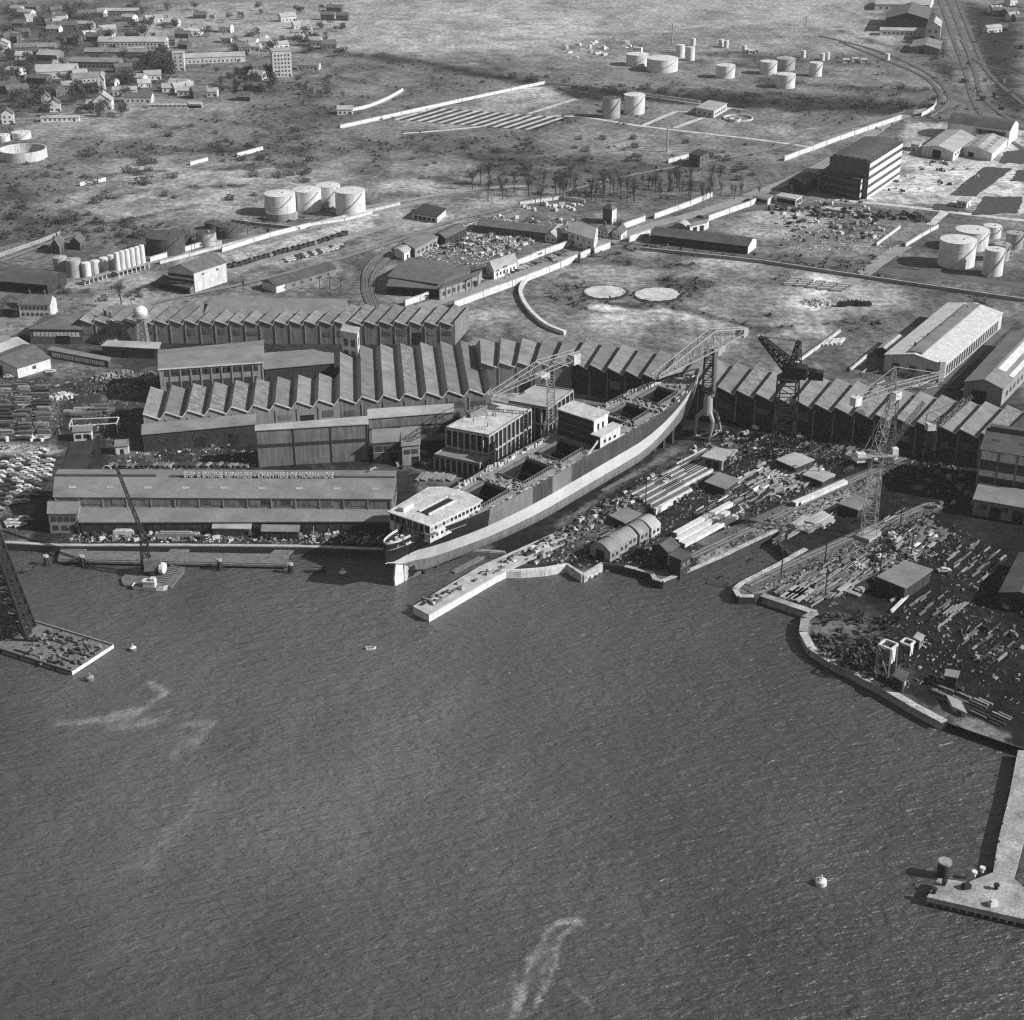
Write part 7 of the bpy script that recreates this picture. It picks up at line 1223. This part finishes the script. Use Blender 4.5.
for k in range(90):
    p = para((855, 372), (875, 392), (925, 368), R(), R()); L_ = U(2, 7); d = Vector((U(.5, 1), U(-.6, .8), 0)).normalized(); mb = MB(); mb.bar((p.x, p.y, .3), (p.x + d.x * L_, p.y + d.y * L_, U(.3, 1.6)), U(.15, .3)); item('pole', mb, random.choice(['cream', 'white', 'steelm', 'wallp']), p, 'loose pole in the tangle behind the long hall', 'pole', 'tangle of poles behind the long hall')
clutter((735, 425), (745, 450), (870, 440), 46, 'iron fitting lying in the shadow before the long hall', 'fitting', 'iron_fitting', 'fittings before the long hall', ['steel', 'steelm', 'cream', 'steel'], .5, 1.6)
clutter((900, 470), (925, 510), (965, 465), 46, 'dark machine part in the shadow left of the tall works', 'machine part', 'machine_part', 'machine parts beside the tall works', ['steel', 'steelm', 'concd'], .5, 1.6)
clutter((200, 440), (150, 452), (250, 445), 18, 'crate in the alley before the lean-to of the nine bay hall', 'crate', 'crate', 'crates before the nine bay lean-to', ['steel', 'timber', 'wallp'], .4, 1.1)
clutter((385, 455), (400, 470), (430, 450), 30, 'crate in the alley left of the concrete blocks', 'crate', 'crate', 'crates left of the concrete blocks', ['steel', 'cream', 'concd'], .5, 1.3)
for k in range(9): p = P(420 + k * 4.2, 478 - (k % 2)); stack(p, Vector((.4, 1, 0)).normalized(), 7, 1.2, 2, .3, 'wallp', 'ribbed pale panel in the pack beside the ship deckhouse', 'panel pack beside the deckhouse', 'panel_pack')
clutter((560, 45), (575, 58), (625, 40), 24, 'pale hut sized block in the works left of the far tank farm', 'block', 'block', 'blocks left of the far tank farm', ['white', 'cream'], 1.6, 4)
clutter((960, 30), (985, 130), (1024, 30), 24, 'dark wagon in the far rail yard', 'wagon', 'railway_wagon', 'wagons in the far rail yard', ['steel', 'brickd', 'steelm'], 1.8, 2.6, Vector((.35, -1, 0)))
clutter((880, 190), (940, 200), (930, 160), 40, 'small dark object on the chalky lot', 'crate', 'crate', 'crates on the chalky lot', ['steel', 'steelm', 'cream'], .6, 1.5)
# ---------------- vehicles
def car_proto(m, label, grp, lorry=False, wheels=True):
    t = thing('parked_lorry' if lorry else 'parked_car', label, 'lorry' if lorry else 'car', (0, 0, 0), grp); mb = MB()
    if lorry:
        mb.box(-3.2, 1.2, -1.1, 1.1, .9, 1.15); mb.box(-3.2, 1.2, -1.1, -1.0, 1.15, 1.9); mb.box(-3.2, 1.2, 1.0, 1.1, 1.15, 1.9); mb.box(-3.2, -3.1, -1, 1, 1.15, 1.9); mb.build('load_bed', 'timberd', t); mb = MB(); mb.box(1.35, 2.6, -1.05, 1.05, .6, 2.3); mb.box(2.6, 3.5, -.8, .8, .6, 1.5); mb.build('cab', m, t); mb = MB(); mb.box(1.3, 2.64, -.9, .9, 1.6, 2.1); mb.build('window', 'glass', t); ws = [(-2.2, -1), (-2.2, 1), (2.5, -1), (2.5, 1)]
    else:
        prof = [(-2.1, .35), (2.1, .35), (2.15, .8), (1.2, .95), (.6, 1.42), (-.9, 1.45), (-1.6, 1.0), (-2.15, .85)]; n = len(prof); mb.idx([(x, -.8, z) for x, z in prof] + [(x, .8, z) for x, z in prof], [tuple(range(n)), tuple(range(2 * n - 1, n - 1, -1))] + [(i, n + i, n + (i + 1) % n, (i + 1) % n) for i in range(n)]); mb.build('body', m, t)
        mb = MB(); wp = [(.98, 1.02), (.56, 1.36), (-.86, 1.39), (-1.4, 1.03)]; mb.idx([(x, -.82, z) for x, z in wp] + [(x, .82, z) for x, z in wp], [(0, 1, 2, 3), (7, 6, 5, 4), (0, 4, 5, 1), (2, 6, 7, 3)]); mb.build('window', 'glass', t); ws = [(-1.35, -.72), (-1.35, .72), (1.35, -.72), (1.35, .72)]
    if wheels:
        for x, y in ws: mb = MB(); mb.tube((x, y - .12, .34), (x, y + .12, .34), .36, n=10); mb.build('wheel', 'tyre', t)
    return t
random.seed(9); CP = {}
def put_car(u, v, a, kind, label, grp, lorry=False, wheels=True):
    key = (kind, lorry, wheels); p = P(u, v); p.z = .12
    if key not in CP: CP[key] = car_proto(kind, label, grp, lorry, wheels); r = CP[key]; r.location = p; r.rotation_euler = (0, 0, a); return r
    return dup(CP[key], p, a, label, grp)
lotc = [(14, 453), (34, 452), (58, 467), (52, 476), (36, 494), (26, 505), (-4, 512), (-4, 466)]
for i in range(9):
    for j in range(12):
        u = 60 - i * 7.9 - j * 1.2 + U(-.7, .7); v = 452 + j * 4.75 + i * 1.1 + U(-.4, .4)
        if pin(lotc, np.array([u]), np.array([v]))[0] and R() < .93:
            k = random.choices(['carw', 'carg', 'card'], [.42, .33, .25])[0]; put_car(u, v, U(-.12, .12) + math.pi * (R() < .5) + .12, k, {'carw': 'pale car parked in the crowded lot left of the repair shed', 'carg': 'grey car parked in the crowded lot left of the repair shed', 'card': 'black car parked in the crowded lot left of the repair shed'}[k], {'carw': 'pale', 'carg': 'grey', 'card': 'black'}[k] + ' cars in the crowded lot')
for k in range(8): put_car(8 + k * 2.6 + U(-1, 1), 520 + (k % 3) * 3.2, .6, random.choice(['carw', 'card']), 'car parked in the smaller dark bay below the crowded lot', 'cars below the crowded lot')
for k in range(25):
    t_ = k / 24; u, v = 228 + t_ * 118 + U(-1.2, 1.2), 269 - t_ * 33.5; dk_ = R() < .75; put_car(u, v + U(-.8, .8), U(.75, 1.15), 'card' if dk_ else 'carg', 'lorry standing in the long slanted row behind the warehouse', 'lorries in the slanted row', True, False)
for k in range(26):
    t_ = k / 25; u, v = 288 + t_ * 54, 259.5 - t_ * 14; put_car(u, v + (k % 2) * 2.6, 1.0, random.choice(['carw', 'carw', 'card']), 'car parked in front of the slanted row of lorries', 'cars before the lorry row', False, False)
for k in range(12): t_ = k / 11; put_car(506 + t_ * 51, 275 - t_ * 19, .25, random.choice(['card', 'carg', 'carw']), 'car parked along the white wall on the scrap yard road', 'cars along the scrap yard road', False, True)
for u, v, k, l in ((479, 281, 'carw', 'pale car at the corner of the sunlit panel walled shed'), (486, 278, 'carg', 'grey car beside the pale one at the panel walled shed'), (9, 378, 'carw', 'pale van like car before the broad grey shed at the left edge'), (51, 373, 'carw', 'single pale car right of the broad grey shed at the left edge'), (43, 452, 'carw', 'lone pale car above the crowded lot'), (966, 392, 'carw', 'pale car by the gable of the striped roof shed'), (985, 396, 'carw', 'second pale car by the gable of the striped roof shed'), (975, 394.5, 'card', 'dark car between the two pale ones at the striped shed'), (933, 163, 'card', 'dark car alone on the chalky lot'), (945, 164, 'carg', 'grey car alone on the chalky lot'), (700, 218, 'card', 'dark car on the upper road by the white walled store'), (610, 245, 'card', 'dark car on the road between the roadside bushes'), (944, 572, 'carw', 'pale car in the dark right yard beside the grey roof'), (820, 176, 'card', 'dark car on the upper road left of the five storey block')): put_car(u, v, U(-.3, .6), k, l, None)
# ---------------- trees
random.seed(14)
def bare_tree(label, grp, h=11, seed=0, dens=1.0):
    random.seed(seed); t = thing('bare_tree', label, 'tree', (0, 0, 0), grp); mb = MB(); top = Vector((U(-.3, .3), U(-.3, .3), h * .55)); mb.tube((0, 0, -.2), top, h * .026, h * .014, 6); limbs = []
    for k in range(9):
        z = h * U(.25, .55); a = U(0, 6.28); s_ = Vector((0, 0, z)).lerp(Vector((top.x, top.y, z)), .8); e = s_ + Vector((math.cos(a) * h * U(.08, .17), math.sin(a) * h * U(.08, .17), h * U(.25, .46))); mb.tube(s_, e, h * .011, h * .004, 4, False); limbs.append((s_, e))
    limbs.append((top, top + Vector((0, 0, h * .4)))); mb.tube(*limbs[-1], h * .013, h * .004, 4, False); mb.build('trunk', 'bark', t); mb = MB()
    for k in range(int(190 * dens)):
        s_, e = random.choice(limbs); p = s_.lerp(e, U(.25, 1)); d = Vector((U(-1, 1), U(-1, 1), U(-.1, 1.2))).normalized() * h * U(.06, .17); w_ = Vector((U(-1, 1), U(-1, 1), U(-1, 1))).normalized() * .042; q = p + d; mb.face([p - w_, p + w_, q + w_ * .4, q - w_ * .4])
        for j in range(2): r_ = p.lerp(q, U(.4, 1)); e2 = r_ + Vector((U(-1, 1), U(-1, 1), U(-.3, 1))) * h * .06; mb.face([r_ - w_ * .6, r_ + w_ * .6, e2])
    mb.build('crown', 'twig', t); return t
def leafy(name, label, grp, h, w_, m, seed, n=420, trunk=True, cat='tree'):
    random.seed(seed); t = thing(name, label, cat, (0, 0, 0), grp)
    if trunk: mb = MB(); mb.tube((0, 0, -.2), (0, 0, h * .6), h * .03, h * .012, 6); mb.build('trunk', 'bark', t)
    mb = MB(); cl = [(Vector((U(-1, 1) * w_ * .33, U(-1, 1) * w_ * .33, h * U(.3, .85) if trunk else h * U(.2, .7))), w_ * U(.16, .3)) for k in range(9)]
    for k in range(n):
        c_, r = random.choice(cl); d = Vector((random.gauss(0, 1), random.gauss(0, 1), random.gauss(0, 1))).normalized() * r * U(.55, 1.1); p = c_ + d; p.z = max(p.z, .05); a = Vector((U(-1, 1), U(-1, 1), U(-1, 1))).normalized() * U(.25, .55); b = Vector((U(-1, 1), U(-1, 1), U(-1, 1))).normalized() * U(.25, .5); mb.face([p - a, p - b, p + a, p + b])
    mb.build('crown' if trunk else 'foliage', m, t); return t
TL = {'row': ('tall bare tree in the loose grove above the upper road wall', 'bare trees in the grove'), 'town': ('dark leafless tree among the far town gardens', 'dark trees of the far town'), 'wood': ('dense dark tree in the wood behind the bright low farmhouse', 'trees of the far dark wood'), 'field': ('low dark thicket in the rough left field', 'thickets in the left field')}
bt = [bare_tree(*TL['row'], 13, s) for s in (1, 2, 3)]; dt = [leafy('dark_tree', *TL['town'], 8, 8, 'scrub', s) for s in (4, 5)]; wt = [leafy('dark_tree', *TL['wood'], 9, 8, 'leaf', s) for s in (6, 7)]; th = [leafy('thicket', *TL['field'], 3, 9, 'scrub', s, 260, False, 'thicket') for s in (8, 9)]
used = {}
def plant(pool, u, v, label, grp, sc=1.0):
    p = P(u, v)
    for o in pool:
        if o.name not in used: used[o.name] = 1; o.location = p; o.rotation_euler = (0, 0, U(0, 6)); o.scale = (sc,) * 3; o['label'] = label; o['group'] = grp; return o
    return dup(random.choice(pool), p, U(0, 6.28), label, grp, sc)
random.seed(33)
for k in range(52): u = U(470, 722); plant(bt, u, 200 + U(-14, 6) - abs(u - 600) * .03, *TL['row'], sc=U(.7, 1.25))
for k in range(20): plant(bt, U(560, 800), U(195, 202) - 0, *TL['row'], sc=U(.5, .8))
for (u0, u1, v0, v1, n, pool, key, s0, s1) in ((0, 140, 8, 118, 150, dt, 'town', .6, 1.3), (140, 345, 10, 60, 70, dt, 'town', .6, 1.2), (145, 176, 62, 78, 26, wt, 'wood', .9, 1.5), (200, 275, 72, 96, 34, wt, 'wood', .5, 1.1), (285, 345, 80, 100, 14, dt, 'town', .4, .8), (0, 150, 150, 240, 34, th, 'field', .5, 1.5), (150, 345, 120, 200, 30, th, 'field', .4, 1.1)):
    for k in range(n): plant(pool, U(u0, u1), U(v0, v1), *TL[key], sc=U(s0, s1))
for k in range(60): t_ = R(); u = 480 + t_ * 455; v = 82 + t_ * 28 + U(-4, 4) if t_ > .15 else 80 + U(-3, 3); plant(th, u, v, 'dark bush on the long embankment in front of the far tank farm', 'bushes on the embankment', U(.5, 1.2))
for k in range(60): plant(th, U(400, 760), U(138, 180), 'low bush in the rough field below the walled depot', 'bushes below the depot', U(.35, 1.0))
for k in range(26): plant(th, U(880, 1020), U(10, 110), 'dark bush between the tracks of the far rail yard', 'bushes of the rail yard', U(.5, 1.2))
for u, v, l, s_ in ((578.5, 261, 'roadside bush filling the first gap of the white wall', .6), (592, 256.5, 'roadside bush filling the second gap of the white wall', .7), (645, 237, 'roadside bush at the left end of the dark barrack', .6), (102, 301, 'round dark shrub beside the large bare tree', .7), (977, 305, 'dark bushy growth right behind the pale roofed warehouse', 1.2), (620, 225, 'bush behind the low gabled white fronted house', .9), (668, 280, 'dark bush patch in the field of pale rings', .7), (50, 375, 'dark bush right of the broad grey shed', .4)): plant(th, u, v, l, None, s_)
o = dup(bt[0], P(122, 308), .3, 'large spreading bare tree above the furthest sawtooth hall', None, 1.15); o = dup(bt[1], P(244, 292), 1.3, 'crooked bare tree below the stepped warehouse', None, .6)
for k in range(26): plant(th, U(60, 160), U(225, 250) if k % 2 else U(285, 300), 'low bush on the banks round the silos', 'bushes round the silos', U(.3, .7))
# rough scrub: leaf clumps scattered over the winter fields (nobody could count them)
random.seed(77); mb = MB()
zones = [(0, 345, 105, 240, 2600), (345, 700, 20, 200, 2600), (700, 1000, 20, 150, 1300), (540, 880, 245, 335, 1500), (820, 900, 615, 690, 500), (150, 345, 60, 110, 700)]
for (u0, u1, v0, v1, n) in zones:
    us = np.array([U(u0, u1) for _ in range(n)]); vs = np.array([U(v0, v1) for _ in range(n)]); ps = [P(a, b) for a, b in zip(us, vs)]; tn = tone(us, vs, np.array([p.x for p in ps]), np.array([p.y for p in ps]))
    for p, g_, v_ in zip(ps, tn, vs):
        if g_ > .11 or R() < .45: continue
        for k in range(5):
            c_ = p + Vector((U(-1, 1), U(-1, 1), U(.1, .9))) * 1.1; a = Vector((U(-1, 1), U(-1, 1), U(-.6, 1))).normalized() * U(.4, 1.1); b = Vector((U(-1, 1), U(-1, 1), U(-.3, 1))).normalized() * U(.4, 1.1); c_.z = max(.1, abs(c_.z)); mb.face([c_ - a, c_ - b, c_ + a, c_ + b])
tag(mb.build('scrub', 'scrub'), 'low winter scrub dotted over the rough fields', 'scrub', None, 'stuff')
# fine litter of the working ground: shavings, short ends, bolts, dunnage (nobody could count it)
random.seed(101)
for nm, ms, zs in (('yard_litter', ['steel', 'steelm', 'timber', 'timberd', 'steel', 'wallp', 'steelm', 'timberd', 'concd'], (((505, 560), (560, 566), (720, 430), 900), ((590, 560), (690, 568), (740, 440), 1500), ((690, 520), (800, 500), (780, 440), 900), ((760, 590), (830, 608), (900, 520), 900), ((870, 550), (950, 600), (930, 510), 300), ((700, 548), (712, 556), (890, 468), 500), ((748, 586), (760, 592), (930, 508), 500), ((840, 625), (905, 690), (960, 590), 260), ((930, 620), (1000, 720), (1012, 600), 120), ((735, 430), (740, 450), (960, 460), 700), ((380, 450), (400, 470), (450, 445), 200))), ('quay_litter', ['steel', 'cream', 'timber', 'steelm'], (((70, 532), (70, 542), (385, 534), 900), ((110, 440), (110, 466), (255, 452), 350))), ('stockyard_litter', ['timber', 'steel', 'wallp', 'timberd'], (((0, 380), (0, 450), (62, 380), 500), ((66, 370), (70, 440), (155, 372), 700))), ('scrap_litter', ['steel', 'cream', 'white', 'steelm', 'wallp'], (((402, 255), (480, 268), (478, 214), 1500), ((760, 200), (790, 250), (870, 200), 700)))):
    mb = MB()
    for o, a, b, n in zs:
        for k in range(n):
            p = para(o, a, b, R(), R()); mb.cur = random.randrange(len(ms)); L_ = U(.3, 2.2) if R() < .5 else U(.2, .8); d = dS if R() < .55 else Vector((U(-1, 1), U(-1, 1), 0)); mb.obox(p, (d[0] + U(-.1, .1) + 1e-4, d[1] + U(-.1, .1)), L_, U(.1, .45), 0, U(.08, .45))
    tag(mb.build(nm, ms), {'yard_litter': 'fine litter of short ends strewn over the slip and pier yards', 'quay_litter': 'fine litter strewn along the repair quay and the alley behind', 'stockyard_litter': 'fine litter between the stacks of the left stockyard', 'scrap_litter': 'small scrap strewn over the scrap yard and cleared plots'}[nm], 'litter', None, 'stuff')
# ---------------- the air: one even haze over the whole estuary
m = bpy.data.materials.new('river_haze'); m.use_nodes = True; nt = m.node_tree; nt.nodes.remove(nt.nodes['Principled BSDF']); pv_ = nt.nodes.new('ShaderNodeVolumePrincipled'); pv_.inputs['Color'].default_value = (.9, .9, .9, 1); pv_.inputs['Density'].default_value = HAZE; pv_.inputs['Anisotropy'].default_value = 0.0; nt.links.new(pv_.outputs[0], nt.nodes['Material Output'].inputs['Volume'])
MATS['haze'] = m; M['haze'] = lambda: m; mb = MB(); mb.box(-1520, 1520, -270, 3020, WZ - 3.5, 260); hz = tag(mb.build('haze', 'haze'), 'pale winter haze over the river and fields', 'haze', None, 'stuff')
